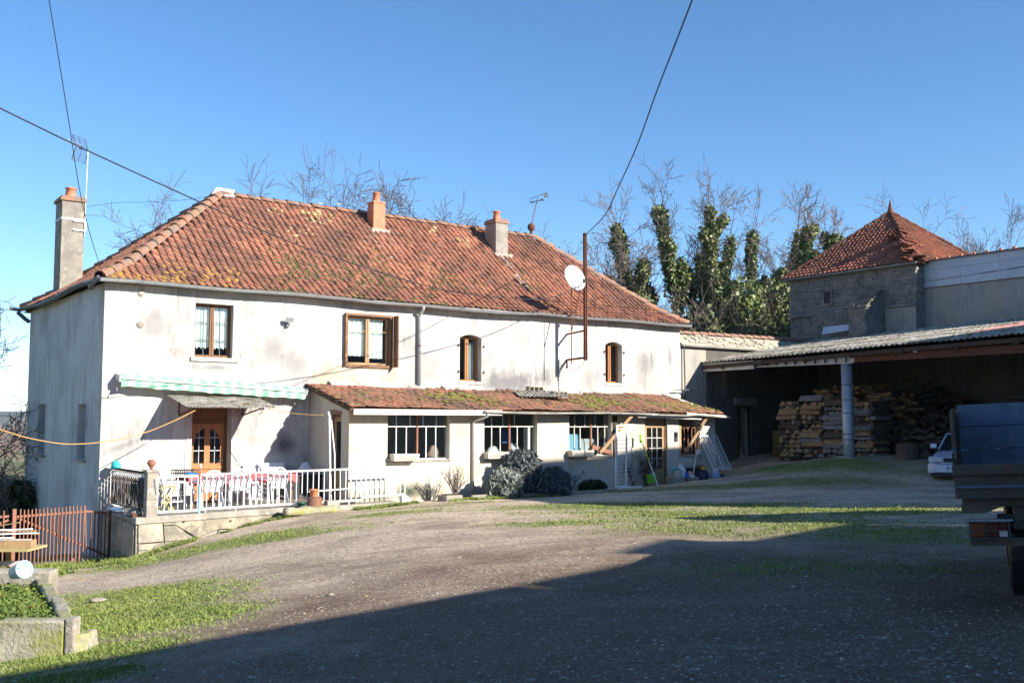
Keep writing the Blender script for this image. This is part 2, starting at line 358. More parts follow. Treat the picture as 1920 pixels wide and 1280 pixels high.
# ================================================================ GROUND
def blob(x, y, cx, cy, rx, ry, ang=0):
    c, s_ = math.cos(ang), math.sin(ang); dx = x-cx; dy = y-cy
    return np.exp(-(((dx*c+dy*s_)/rx)**2+((-dx*s_+dy*c)/ry)**2)*1.2)
BL = []
def blpx(pa, pb, half, amp):      # a grassy strip between two measured ground points
    a = Gd(*pa); b = Gd(*pb); d = b-a
    BL.append(((a.x+b.x)/2, (a.y+b.y)/2, max(d.xy.length/2, .3), half, math.atan2(d.y, d.x), amp))
blpx((215,1062),(640,988),.95,1.3); blpx((120,1078),(420,1020),.8,1.1); blpx((140,1130),(330,1140),1.6,1.1); blpx((560,985),(900,950),.55,.75)
blpx((130,1118),(390,1110),.8,1.2); blpx((150,1170),(380,1165),1.0,1.2); blpx((0,1250),(300,1215),.8,1.1); blpx((60,1278),(220,1260),.6,.9)
blpx((950,950),(1500,945),1.2,1.0); blpx((1000,962),(1900,955),1.8,.85); blpx((1100,990),(1900,985),2.2,.6); blpx((900,985),(1300,975),.8,.6)
blpx((1100,925),(1700,905),1.3,.9); blpx((1350,890),(1750,885),1.6,.9); blpx((1500,1000),(1900,1000),1.6,.8)
blpx((1250,1060),(1900,1060),1.6,.35); blpx((640,960),(930,945),.5,.6); blpx((820,945),(960,940),.25,1.0); blpx((690,965),(1000,955),.35,.5)
def grassmask(x, y):
    m = np.zeros_like(x)
    for cx, cy, rx, ry, an, amp in BL: m = np.maximum(m, amp*blob(x, y, cx, cy, rx+.4, ry, an))
    n = vnoise(x, y, 1.1, 21, 4); n2 = vnoise(x, y, 5, 22, 3)
    wx = vnoise(x, y, .45, 33, 3); m = m*(.35+1.15*n) + (wx-.5)*.55*(.3+m) + (n2-.5)*.45*(.25+m)
    # outside the yard everything is green
    s_ = (x-O.x)*U.x+(y-O.y)*U.y; t_ = (x-O.x)*Nn.x+(y-O.y)*Nn.y
    out = np.where((t_ < -1) | (s_ < -1.5) & (t_ < 1.3), 1.0, 0.0)
    return np.clip(np.maximum(m, out*(.5+.6*n)), 0, 1)
def axis(lo, hi, step, far, g=1.16):
    a = list(np.arange(lo, hi, step)); st = step
    while a[-1] < far: st *= g; a.append(a[-1]+st)
    b = []; v = lo; st = step
    while v > -far: st *= g; v -= st; b.append(v)
    return np.array(b[::-1]+a)
gxs = axis(-14, 16, .2, 6500); gys = axis(5, 34, .2, 6500)
X, Y = np.meshgrid(gxs, gys); Zg = ghn(X.ravel(), Y.ravel())
me = bpy.data.meshes.new('ground'); nx, ny = len(gxs), len(gys)
me.from_pydata(np.c_[X.ravel(), Y.ravel(), Zg].tolist(), [], [(j*nx+i, j*nx+i+1, (j+1)*nx+i+1, (j+1)*nx+i) for j in range(ny-1) for i in range(nx-1)])
me.polygons.foreach_set('use_smooth', [True]*len(me.polygons))
at_ = me.attributes.new('grass', 'FLOAT', 'POINT'); at_.data.foreach_set('value', grassmask(X.ravel(), Y.ravel()).astype(np.float32))
m, nt, bs = newmat('ground_mix'); setp(bs, .95, 0, .12); v = wpos(nt)
ga = nd(nt, 'ShaderNodeAttribute', attribute_name='grass').outputs['Fac']
grav = mixc(nt, rampf(nt, noise(nt, v, .55, 6, .7), .38, .62), (.62,.48,.345), (.37,.275,.19))
vo = nd(nt, 'ShaderNodeTexVoronoi'); vo.inputs['Scale'].default_value = 26; lk(nt, v, vo.inputs['Vector'])
sp = nd(nt, 'ShaderNodeSeparateColor'); lk(nt, vo.outputs['Color'], sp.inputs[0])
grav = mixc(nt, rampf(nt, sp.outputs[0], .2, 1, 0, .75), grav, (.66,.57,.46))
grav = mixc(nt, rampf(nt, sp.outputs[1], .7, 1, 0, .8), grav, (.13,.105,.085))
grav = mixc(nt, rampf(nt, noise(nt, v, .35, 4, .6), .54, .70, 0, .8), grav, (.20,.15,.11))
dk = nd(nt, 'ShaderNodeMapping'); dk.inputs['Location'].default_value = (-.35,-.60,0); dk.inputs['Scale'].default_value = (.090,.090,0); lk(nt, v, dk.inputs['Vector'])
dl = nd(nt, 'ShaderNodeVectorMath', operation='LENGTH'); lk(nt, dk.outputs[0], dl.inputs[0])      # trodden earth at near right of the yard, darkened to paint in shade
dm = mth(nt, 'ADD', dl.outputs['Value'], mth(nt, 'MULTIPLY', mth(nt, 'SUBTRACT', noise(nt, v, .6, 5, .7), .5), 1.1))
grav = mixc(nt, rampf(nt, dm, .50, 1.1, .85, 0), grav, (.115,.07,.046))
tv = wpos(nt, (.28,1.6,1), -.45); grav = mixc(nt, rampf(nt, noise(nt, tv, .9, 4, .6), .52, .66, 0, .55), grav, (.22,.17,.125))
gr = mixc(nt, noise(nt, v, 2.5, 4), (.135,.175,.045), (.24,.25,.09))
gr = mixc(nt, rampf(nt, noise(nt, v, 9, 4, .7), .45, .7, 0, .8), gr, (.26,.22,.13))
gf = mth(nt, 'ADD', ga, mth(nt, 'MULTIPLY', mth(nt, 'SUBTRACT', noise(nt, v, 8, 5, .8), .5), 1.3))
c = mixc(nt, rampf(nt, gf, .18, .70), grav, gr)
# countryside: far fields, then woods
cd = nd(nt, 'ShaderNodeVectorMath', operation='LENGTH'); lk(nt, v, cd.inputs[0]); D = cd.outputs['Value']
field = mixc(nt, rampf(nt, noise(nt, v, .02, 2), .47, .52), (.12,.21,.04), (.24,.20,.13))
field = mixc(nt, rampf(nt, noise(nt, v, .12, 4), .5, .6, 0, .5), field, (.16,.17,.07))
scr = mixc(nt, noise(nt, v, .6, 4), (.17,.15,.10), (.10,.12,.05))
c = mixc(nt, rampf(nt, D, 42, 60), c, scr); c = mixc(nt, rampf(nt, D, 80, 100), c, field)
wood = mixc(nt, noise(nt, v, .012, 5, .8), (.06,.07,.035), (.16,.14,.10))
c = mixc(nt, rampf(nt, D, 330, 420), c, wood)
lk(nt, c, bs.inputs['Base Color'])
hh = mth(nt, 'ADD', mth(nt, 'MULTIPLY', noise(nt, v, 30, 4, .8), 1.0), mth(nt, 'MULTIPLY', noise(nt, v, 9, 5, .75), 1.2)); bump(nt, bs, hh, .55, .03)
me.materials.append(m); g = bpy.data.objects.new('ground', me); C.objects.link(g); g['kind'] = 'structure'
g['label'] = 'gravel and grass courtyard ground running out to fields and hills'
# ================================================================ wall panels with openings
def wallp(mb, x0, x1, z0, z1, y, th, ops=(), m=0, y1=None):
    """front skin at y, back at y+th, reveals round each opening (x0,x1,z0,z1)"""
    xs = sorted({x0, x1, *[o[0] for o in ops], *[o[1] for o in ops]}); zs = sorted({z0, z1, *[o[2] for o in ops], *[o[3] for o in ops]})
    for i in range(len(xs)-1):
        for j in range(len(zs)-1):
            cx, cz = (xs[i]+xs[i+1])/2, (zs[j]+zs[j+1])/2
            if any(o[0] < cx < o[1] and o[2] < cz < o[3] for o in ops): continue
            a, b, c_, d = xs[i], xs[i+1], zs[j], zs[j+1]
            mb.add([(a,y,c_),(b,y,c_),(b,y,d),(a,y,d)], [(0,1,2,3)], m); mb.add([(a,y+th,c_),(b,y+th,c_),(b,y+th,d),(a,y+th,d)], [(3,2,1,0)], m)
    for o in list(ops)+[(x0,x1,z0,z1)]:
        a, b, c_, d = o[:4]
        mb.add([(a,y,c_),(a,y+th,c_),(b,y+th,c_),(b,y,c_),(a,y,d),(a,y+th,d),(b,y+th,d),(b,y,d)], [(0,3,2,1),(4,5,6,7),(0,1,5,4),(3,7,6,2)], m)
def swapxy(mb, x):      # a panel built along x becomes one running back from the front at x
    mb.v = [(x+p[1], p[0], p[2]) for p in mb.v]; return mb
# ================================================================ FARMHOUSE  (local x = s, y = into the house)
L = 18.95; Wd = 7.81; EZ = 4.93
house = thing('farmhouse', 'long white rendered two storey farmhouse under an orange hipped tile roof', 'farmhouse', 0, 0, 0)
w1 = (2.155,3.12,3.27,4.6); w2 = (6.29,7.62,3.22,4.57); w3 = (9.93,10.70,2.87,4.13); w4 = (15.545,16.27,2.95,4.18); dr = (2.13,3.13,-.3,2.06)
mb = MB(); ops = [w1, w2, (w3[0],w3[1],w3[2],w3[3]+.10), (w4[0],w4[1],w4[2],w4[3]+.10), dr]
wallp(mb, 0, L, -2.2, EZ, 0, .45, ops)
for a, b, _, zt in (w3, w4):          # flat arch heads
    n = 8; pts = [(a+(b-a)*i/n, 0, zt+.10*math.sin(PI*i/n)) for i in range(n+1)]
    for i in range(n):
        p, q = pts[i], pts[i+1]; mb.prism([p, q, (q[0],0,zt+.101), (p[0],0,zt+.101)], (0,.44,0))
mb.box(.002,L-.002,Wd-.4,Wd,-2.4,EZ)                       # back
mb.box(L-.45,L,.452,Wd-.401,-1,EZ)
mb.build('front_wall', MT['white_wall'], house)
mb = MB(); g1 = fx(148,757,0); 
gw = [(1.26,2.02,.80,2.12), (5.45,6.28,.82,2.18)]
wallp(mb, .452, Wd-.401, -2.8, EZ, 0, .45, gw); swapxy(mb, 0); mb.v = [(p[0], p[1], p[2]) for p in mb.v]
mb.build('gable_wall', MT['shade_wall'], house)
MB().box(.46, L-.46, .46, Wd-.42, 2.35, 2.45).build('upper_floor', MT['wood_dark'], house)
MB().box(.46, L-.46, .46, Wd-.42, -.42, -.3).build('ground_floor', MT['wood_dark'], house)
for y0, y1, z0, z1 in gw:
    sh = MB().box(.30,.32,y0+.004,y1-.004,z0+.004,z1-.004).box(.22,.30,y0+.004,y0+.06,z0+.004,z1-.004).build('unlit_room_stand_in', MT['dark'], house)  # near-black panel stands in for the unlit room behind the gable window
    MB().box(-.05,.16,y0-.03,y1+.03,z0-.09,z0-.01).build('sill', MT['concrete'], house)
    for e in (y0-.12, y1): MB().box(-.012,-.001,e,e+.12,z0-.02,z1+.13).build('window_surround', MT['shade_wall'], house)
# --- roof faces
def tile_mesh(w, l, roll=.035, lift=.028, n=4, flat=False):
    mb = MB(); xs = []
    if flat: xs = [(0,0),(w*.5,.004),(w,0)]
    else: xs = [(0,0),(w*.10,roll*.8),(w*.22,roll),(w*.36,roll*.7),(w*.46,.004),(w*.97,0)]
    k = len(xs); top = []; bot = []
    v = [(x, 0, z+lift) for x, z in xs]+[(x, l, z) for x, z in xs]+[(x, 0, z+lift-.03) for x, z in xs]
    f = [(i, i+1, k+i+1, k+i) for i in range(k-1)]+[(2*k+i, 2*k+i+1, i+1, i) for i in range(k-1)]
    f += [(2*k, 0, k), (k-1, 3*k-1, 2*k-1)]
    mb.add(v, f); return mb.mesh('roof_tile')
def facetiles(PL, PR, w, expo, items, nvar=1, skew=0, jit=.012, drop=0, sag=None, tl=1.16):
    """PL, PR: left and right boundary polylines from eave to top (local coords)"""
    PL = [Vector(p) for p in PL]; PR = [Vector(p) for p in PR]
    ed = (PR[0]-PL[0]).normalized()
    for k in range(len(PL)-1):
        A0, A1, B0, B1 = PL[k], PL[k+1], PR[k], PR[k+1]
        up = (A1-A0) - ed*(A1-A0).dot(ed); Ls = up.length; up.normalize(); nz = ed.cross(up)
        rows = max(1, round(Ls/expo)); ex = Ls/rows
        for r in range(rows):
            f = r/rows; fm = (r+.5)/rows; a = (A0+(A1-A0)*fm - PL[0]).dot(ed); b = (B0+(B1-B0)*fm - PL[0]).dot(ed)
            base = A0 - ed*(A0-PL[0]).dot(ed) + up*(ex*r)
            i0 = math.ceil(a/w); i1 = math.floor(b/w)
            for i in range(i0, i1):
                if random.random() < drop: continue
                x = i*w + (w/2 if skew and r % 2 else 0)
                p = base + ed*(x+random.uniform(-jit,jit)) + up*random.uniform(-jit,jit) + nz*random.uniform(0,.008)
                if sag: p.z += sag(x, r/rows)
                tw = random.uniform(-.02,.02); e2 = (ed+up*tw).normalized(); u2 = nz.cross(e2)
                u3 = (u2 + nz*random.uniform(-.01,.02)).normalized(); n3 = e2.cross(u3)
                items.append((random.randrange(nvar), frame(p, e2, u3, n3)))
RZ = 8.24; sL = 4.16; sR = 15.65; yR = 3.9; ez = 5.0
e0 = Vector((-.17,-.24,ez)); e1 = Vector((L+.17,-.24,ez)); b0 = Vector((-.17,Wd+.24,ez)); b1 = Vector((L+.17,Wd+.24,ez))
r0 = Vector((sL,yR,RZ)); r1 = Vector((sR,yR,RZ))
def kick(e, r):      # the slope eases off above the eave
    p = e.lerp(r, .2); p.z = ez+.2*(RZ-ez)-.12; return p
k0, k1, kb0, kb1 = kick(e0,r0), kick(e1,r1), kick(b0,r0), kick(b1,r1)
mb = MB()
for quad in ((e0,e1,k1,k0),(k0,k1,r1,r0),(b0,e0,k0,kb0),(kb0,k0,r0),(e1,b1,kb1,k1),(k1,kb1,r1),(b1,b0,kb0,kb1),(kb1,kb0,r0,r1)): 
    q = [Vector(p)-Vector((0,0,.05)) for p in quad]; mb.add(q, [tuple(range(len(q)))]); q2 = [p-Vector((0,0,.06)) for p in q]; mb.add(q2, [tuple(range(len(q)))[::-1]])
roof = mb.build('roof', MT['tile'], house)
tms = [tile_mesh(.19,.28,.040,.034), tile_mesh(.19,.28,.046,.040), tile_mesh(.19,.28,.034,.03)]
it = []; facetiles([e0,k0,r0],[e1,k1,r1],.19,.235,it,3)
def bulge(x, f): return 0
facetiles([b0,kb0,r0],[e0,k0,r0],.19,.235,it,3)
pieces('roof_tile', tms, it, MT['tile'], roof, 300, 'roof_tile_field')
it = []; facetiles([e1,k1,r1],[b1,kb1,r1],.19,.235,it,3)
joined('far_roof_tiles', tms, it, MT['tile'], roof)
# --- ridge and hip tiles
def halfround(r0_, r1_, l, n=6):
    mb = MB(); 
    for (r, y) in ((r0_,0),(r1_,l)):
        for j in range(n+1): a = PI*j/n; mb.v.append((math.cos(a)*r, y, math.sin(a)*r))
    for j in range(n): mb.f.append((j, j+1, n+1+j+1, n+1+j)); mb.mi.append(0)
    b = len(mb.v)
    for (r, y) in ((r0_-.022,0),(r0_-.022,.05)):
        for j in range(n+1): a = PI*j/n; mb.v.append((math.cos(a)*r, y, math.sin(a)*r))
    for j in range(n): mb.f.append((j+1, j, b+j, b+j+1)); mb.mi.append(0)
    return mb.mesh('ridge_tile')
def ridgeline(a, b, step, items, upv=Vector((0,0,1))):
    a = Vector(a); b = Vector(b); d = (b-a); n = round(d.length/step); d.normalize(); x = d.cross(upv).normalized(); z = x.cross(d)
    for i in range(n):
        p = a + d*(i*(b-a).length/n) + z*(random.uniform(-.01,.012)+.0)
        dd = (d - z*.05).normalized(); zz = x.cross(dd); items.append((0, frame(p+x*random.uniform(-.01,.01), x, dd, zz)))
hr = halfround(.13,.105,.46); it = []; up_ = Vector((0,0,.01))
ridgeline(r0+up_, r1+up_, .41, it); ridgeline(k1+up_, r1+up_, .41, it); ridgeline(e1+up_, k1+up_, .41, it)
pieces('ridge_tile', [hr], it, MT['ridge'], roof, 100, smooth=True)
hb = halfround(.16,.125,.50); it = []
ridgeline(e0+up_, k0+up_, .44, it); ridgeline(k0+up_, r0+up_, .44, it); ridgeline(b0+up_, kb0+up_, .44, it); ridgeline(kb0+up_, r0+up_, .44, it)
pieces('hip_tile', [hb], it, MT['ridge'], roof, 100, smooth=True)
MB().prism([(sL-.30,yR-.13,RZ-.06),(sL+.42,yR-.13,RZ-.03),(sL+.42,yR,RZ+.19),(sL-.12,yR,RZ+.2)],(0,.02,0)).prism([(sL-.30,yR+.15,RZ-.06),(sL+.42,yR+.15,RZ-.03),(sL+.42,yR+.02,RZ+.19),(sL-.12,yR+.02,RZ+.2)],(0,.02,0)).box(sL-.12,sL+.42,yR-.04,yR+.06,RZ+.17,RZ+.2).build('hip_cap', MT['white_paint'], roof)
def roofz(x, y):      # height of the front slope
    zk = k0.z; yk = k0.y
    return ez+(y+.24)*(zk-ez)/(yk+.24) if y < yk else zk+(y-yk)*(RZ-zk)/(yR-yk)
def roofpt(px, py):
    for q in range(40):
        v = _roofpt(px, py)
        if v: return v
        px -= 12; py += 4
    return 8, 2, 7
def _roofpt(px, py):   # measured point on the front slope
    r = ray(px, py)
    for i in range(2000):
        P = CAMP + r*(22+i*.01); s_ = (P-O).dot(U); y = -(P-O).dot(Nn)
        if y > -.24 and P.z < roofz(s_, y): return s_, y, P.z
    return None
# moss cushions, lichen and pale patches, as growths lying on the tiles
def blobmesh(nm):
    mb = MB(); mb.lathe([(.9,0),(1,.25),(.75,.6),(.3,.85)], 7); return mb.mesh(nm)
bmz = blobmesh('moss'); items = []; items2 = []; items3 = []; nrm = Vector((0,-.63,.77))
def onroof(lst, s_, y, r, h=.35, lift=.03):
    z = Vector((0,-.63,.77)); x = Vector((1,0,0)); yy = z.cross(x); M = frame(Vector((s_, y, roofz(s_, y)+lift)), x, yy, z)
    lst.append((0, M @ Matrix.Rotation(random.random()*6.3,4,'Z') @ Matrix.Diagonal((r*random.uniform(.7,1.4), r*random.uniform(.7,1.2), r*h, 1))))
for i in range(1500):
    px = random.uniform(500,1010); f = (px-500)/510
    py = random.gauss(500+f*45, 26); s_, y, z = roofpt(px, py)
    if y < 3.4 and vnoise([s_],[y],.9,31)[0] > .5: onroof(items, s_, y, random.uniform(.025,.07))
for i in range(120):
    s_, y, z = roofpt(random.uniform(480,1230), random.uniform(430,590)); onroof(items, s_, y, random.uniform(.03,.07))
joined('moss_cushions', [bmz], items, MT['moss'], roof, smooth=True)
for i in range(170):
    s_, y, z = roofpt(random.uniform(200,460), random.gauss(512+random.random()*22,9)); 
    if y < .7: onroof(items2, s_, y, random.uniform(.025,.07), .10, .045)
for i in range(50):
    s_, y, z = roofpt(random.uniform(640,1240), random.uniform(545,590)); y < 1.2 and onroof(items2, s_, y, random.uniform(.02,.05), .12, .045)
joined('yellow_lichen', [bmz], items2, MT['lichen'], roof)
MT['lichen_pale'] = mat('lichen_pale', (.42,.36,.16), (.36,.30,.14), 8, .95, bmp=.2)
for cx, cy, n_, sx in ((588,408,70,16),(560,440,16,14),(870,452,22,9),(812,432,12,8),(515,400,8,10)):
    for i in range(n_): s_, y, z = roofpt(random.gauss(cx,sx), random.gauss(cy,sx*.6)); onroof(items3, s_, y, random.uniform(.03,.065), .06, .045)
joined('pale_lichen', [bmz], items3, MT['lichen_pale'], roof)
it = []
for i in range(70):
    f = i/70; px = 932+f*62; py = 468+f*82; s_, y, z = roofpt(px+random.gauss(0,2.5), py+random.gauss(0,2)); onroof(it, s_, y, random.uniform(.025,.06), .2, .04)
for i in range(60): s_, y, z = roofpt(random.gauss(712,16), random.gauss(455,26)); onroof(it, s_, y, random.uniform(.02,.045), .1, .045)
joined('mortar_streak', [bmz], it, MT['concrete'], roof)
# --- gutter along the front, sagging, with brackets; downpipe
def gutter(pts, r, name, material, parent, n=7):
    mb = MB(); pts = [Vector(p) for p in pts]; k = len(pts)
    for rr in (r, r-.012):
        for i, p in enumerate(pts):
            d = (pts[min(i+1,k-1)]-pts[max(i-1,0)]).normalized(); x = d.cross(Vector((0,0,1))).normalized()
            for j in range(n+1): a = PI+PI*j/n; mb.v.append(tuple(p+x*math.cos(a)*rr+Vector((0,0,1))*math.sin(a)*rr))
    h = k*(n+1)
    for i in range(k-1):
        for j in range(n):
            a = i*(n+1)+j; mb.f.append((a,a+1,a+n+2,a+n+1)); mb.f.append((h+a,h+a+n+1,h+a+n+2,h+a+1)); mb.mi += [0,0]
        for j in (0, n): a = i*(n+1)+j; mb.f.append((a,a+n+1,h+a+n+1,h+a)); mb.mi.append(0)
    for i in (0, k-1):
        mb.f.append(tuple(i*(n+1)+j for j in range(n+1))); mb.mi.append(0)
    return mb.build(name, material, parent, smooth=True)
gp = [(-.2+i*(L+.4)/24, -.30, 4.99+.015*math.sin(i*1.3)-(.035 if 8 < i < 16 else 0)) for i in range(25)]
gut = gutter(gp, .085, 'gutter', MT['zinc'], house)
for i in range(34):
    x = .2+i*.56; MB().tube([(x,-.395,4.985),(x,-.37,4.92),(x,-.30,4.895),(x,-.23,4.92),(x,-.21,5.0)],.006,4).build('gutter_bracket', MT['zinc'], gut)
gutter([(-.24,-.2+i*(Wd+.5)/8, 4.96+.05*math.sin(i)) for i in range(9)], .085, 'gable_gutter', MT['zinc_dark'], house)
MB().tube([(-.2,-.25,5.0),(-.32,-.05,4.85),(-.25,.25,4.82)],.07,6).build('gutter_elbow', MT['zinc_dark'], house)
MB().tube([(-.5,Wd+.35,5.02),(-.3,Wd+.3,4.98)],.05,6).tube([(-.3,Wd+.25,4.9),(-.12,Wd+.1,4.7),(-.04,Wd-.02,4.62)],.06,6).build('gutter_outlet', MT['zinc_dark'], house)
MB().box(-.1,L+.1,-.235,-.003,EZ+.002,EZ+.03).box(-.1,L+.1,-.22,-.2,EZ-.02,EZ+.05).build('soffit', MT['white_wall'], house)
dpz = fx(787,722,.1)[1]
dp = MB().tube([(8.515,-.30,4.93),(8.515,-.28,4.84),(8.515,-.12,4.72),(8.515,-.09,4.6),(8.515,-.09,dpz)],.05,8).build('downpipe', MT['zinc'], house, smooth=True)
for z in (3.8,): MB().lathe([(.058,0),(.058,.04)],8,(8.515,-.09,z)).build('pipe_collar', MT['rust'], dp)
MB().box(9.0,13.0,-.075,-.002,EZ-.13,EZ-.003).build('cornice_step', MT['white_wall'], house)
# --- windows
def window(parent, o, y, fm, frame_w=.06, leaves=2, bars=(), cross=(), inner=None, glass='glass', mull=None):
    a, b, z0, z1 = o; w = MB()
    w.box(a,a+frame_w,y,y+.06,z0,z1).box(b-frame_w,b,y,y+.06,z0,z1).box(a+frame_w,b-frame_w,y,y+.06,z1-frame_w,z1).box(a+frame_w,b-frame_w,y,y+.06,z0,z0+frame_w)
    win = w.build('window', MT[fm], parent); c = (a+b)/2
    if leaves == 2: MB().box(c-.055,c+.055,y-.012,y+.05,z0+frame_w,z1-frame_w).box(c-.008,c+.008,y-.03,y-.012,z0+frame_w,z1-frame_w).build('mullion', MT[fm], win)
    for x in bars: MB().box(x-.008,x+.008,y+.004,y+.03,z0+frame_w,z1-frame_w).build('glazing_bar', MT[mull or fm], win)
    for z in cross: MB().box(a+frame_w,c-.056,y+.008,y+.034,z-.009,z+.009).box(c+.056,b-frame_w,y+.008,y+.034,z-.009,z+.009).build('glazing_bar', MT[mull or fm], win)
    MB().box(a+frame_w,c-.056 if leaves == 2 else c,y+.036,y+.04,z0+frame_w,z1-frame_w).build('pane', MT[glass], win)
    MB().box(c+.056 if leaves == 2 else c+.001,b-frame_w,y+.036,y+.04,z0+frame_w,z1-frame_w).build('pane', MT[glass], win)
    return win
def curtain(parent, a, b, z0, z1, y, scallop=.05, folds=9, holes=False, matn='curtain'):
    mb = MB(); n = 36
    for i in range(n+1):
        x = a+(b-a)*i/n; yy = y+.018*math.sin(folds*2*PI*i/n); mb.v += [(x,yy,z0+scallop*abs(math.sin(4*PI*i/n))), (x,yy,z1)]
    for i in range(n): mb.f.append((2*i,2*i+2,2*i+3,2*i+1)); mb.mi.append(0)
    return mb.build('curtain', MT[matn], parent, smooth=True)
a, b, z0, z1 = w1; wi = window(house, w1, .17, 'wood_brown', .07, 2, [a+.27,b-.27], [z0+.45,z0+.88], mull='zinc_dark')
curtain(wi, a+.05,(a+b)/2-.02, z0+.22, z1-.05, .27, .05, 5); curtain(wi, (a+b)/2+.02,b-.05, z0+.22, z1-.05, .27, .05, 5)
MB().box(a-.10,b+.14,-.05,.17,z0-.10,z0-.002).build('window_sill', MT['white_wall'], house)
a, b, z0, z1 = w2
MB().box(a-.07,a+.01,-.05,.35,z0-.05,z1+.04).box(b-.01,b+.07,-.05,.35,z0-.05,z1+.04).box(a+.01,b-.01,-.05,.35,z1-.02,z1+.04).box(a+.01,b-.01,-.05,.35,z0-.07,z0+.01).build('timber_frame', MT['wood_brown'], house)
wi = window(house, (a+.012,b-.012,z0+.012,z1-.022), .08, 'wood_pale', .06, 2, (), [z1-.42])
m, nt, bs = newmat('lace'); setp(bs, .9); vo = nd(nt, 'ShaderNodeTexVoronoi'); vo.inputs['Scale'].default_value = 17; lk(nt, wpos(nt), vo.inputs['Vector'])
lk(nt, mixc(nt, rampf(nt, vo.outputs['Distance'], .22, .32), (.42,.45,.52), (.85,.86,.86)), bs.inputs['Base Color']); MT['lace'] = m
curtain(wi, a+.06,(a+b)/2-.03, z0+.25, z1-.05, .2, .01, 4, matn='lace'); curtain(wi, (a+b)/2+.03,b-.12, z0+.20, z1-.05, .2, .01, 4, matn='lace')
for xx in (a-.09, b+.075):
    sh = MB().box(xx,xx+.035,-.30 if xx > a else -.12,-.051,z0-.04,z1+.03).build('folded_shutter', MT['wood_brown'], house)
    for zz in (z0+.2,z0+.68,z1-.2): MB().box(xx-.004,xx+.039,-.13,-.10,zz,zz+.07).build('hinge', MT['wood_orange'], sh)
for o in (w3, w4):
    a, b, z0, z1 = o; wi = window(house, (a,b,z0,z1+.03), .22, 'wood_orange', .05, 2, (), ())
    MB().box(a-.03,b+.03,-.03,.20,z0-.09,z0-.003).build('window_sill', MT['white_wall'], house)
    for xx in (a-.07, b+.05):
        for zz in (z0+.25, z1-.25): MB().box(xx,xx+.03,-.05,-.001,zz-.015,zz+.045).build('shutter_pin', MT['rust'], house)
    curtain(wi, (a+b)/2+.03, b-.06, z0+.05, z1-.1, .34, 0, 3, matn='shade_wall')
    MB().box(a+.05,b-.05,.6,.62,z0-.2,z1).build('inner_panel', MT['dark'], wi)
# plaster repair under window 2, tie bolts, crack
a, z1_ = 5.33, 3.42
mb = MB(); mb.prism([(5.33,-.006,2.62),(7.86,-.006,2.55),(7.86,-.006,3.30),(7.70,-.006,3.38),(7.66,-.006,3.12),(6.2,-.006,3.12),(6.15,-.006,3.4),(5.33,-.006,3.45)], (0,.004,0)); mb.build('plaster_patch', MT['patch'], house)
for s_, z_ in ((.835,4.74),(.83,3.99)):
    MB().lathe([(.075,0),(.085,.02),(.05,.04)],12,(s_,0,z_),Matrix.Rotation(PI/2,3,'X')).build('tie_plate', MT['concrete'], house)
# --- chimneys
def chimney(x, y, zb, zt, w, d, body, name='chimney', pot=(.12,.3), cap=.05, fl=None):
    ch = MB().box(x-w/2,x+w/2,y-d/2,y+d/2,zb,zt).build(name, MT[body], roof, bevel=.01)
    MB().box(x-w/2-cap,x+w/2+cap,y-d/2-cap,y+d/2+cap,zt+.001,zt+.09).box(x-w/2,x+w/2,y-d/2,y+d/2,zt+.09,zt+.15).build('chimney_cap', MT['ridge'] if body == 'chimney_grey' else MT[body], ch)
    r, h = pot; z = zt+.15
    MB().lathe([(r*1.05,z),(r,z+.03),(r*.82,z+h-.04),(r*1.0,z+h-.03),(r*1.0,z+h),(r*.7,z+h),(r*.7,z+h-.1)],14,(x,y,0)).build('chimney_pot', MT['terracotta'], ch, smooth=True)
    if fl: MB().box(x-w/2-.12,x+w/2+.12,y-d/2-.12,y+d/2+.02,roofz(x,y-d/2)-.2,roofz(x,y-d/2)+.05).build('mortar_flashing', MT['concrete'], ch, bevel=.03)
    return ch
ch1 = chimney(.72, 6.6, 5.1, 8.02, .62, .75, 'chimney_grey', pot=(.16,.30), cap=.05)
MB().box(.72-.325,.72+.325,6.6-.39,6.6+.39,7.48,7.52).build('metal_strap', MT['white_paint'], ch1)
ch2 = chimney(9.0, 3.35, 7.2, 8.40, .42, .42, 'terracotta', pot=(.13,.30), cap=-.02, fl=1)
ch3 = chimney(13.35, 2.95, 6.6, 8.28, .50, .62, 'chimney_grey', pot=(.13,.30), cap=.03, fl=1)
# weather vane on the far end of the ridge
x = sR-.1; wv = MB().tube([(x,yR,RZ+.1),(x+.0,yR,RZ+.25)],.05,8).lathe([(.03,RZ+.2),(.11,RZ+.26),(.14,RZ+.35),(.11,RZ+.44),(.03,RZ+.5)],12,(x,yR,0)).tube([(x,yR,RZ+.4),(x+.12,yR,RZ+.85),(x+.3,yR,RZ+1.45)],.018,5).build('weather_vane', MT['rust'], None)
wv.location = H(0,0,0); wv.rotation_euler = (0,0,ALPHA); tag(wv, 'iron weather vane with a ball and arrow on the right end of the ridge', 'weather vane')
tp = Vector((x+.27,yR,RZ+1.33)); a_ = MB()
for dx, dy, l_ in ((1,0,.28),(-1,0,.28),(0,1,.3),(0,-1,.3)): a_.tube([tp, tp+Vector((dx,dy,.25*dx))*l_],.011,4).obox(tp+Vector((dx,dy,.25*dx))*l_,(.05,.05,.05))
a_.build('compass_arms', MT['cable'], wv)
MB().tube([tp+Vector((-.35,0,.02)),tp+Vector((.45,0,.36))],.011,4).prism([tp+Vector((.30,0,.16)),tp+Vector((.5,0,.2)),tp+Vector((.47,0,.36)),tp+Vector((.36,0,.32))],(0,.01,0)).build('vane_arrow', MT['cable'], wv)
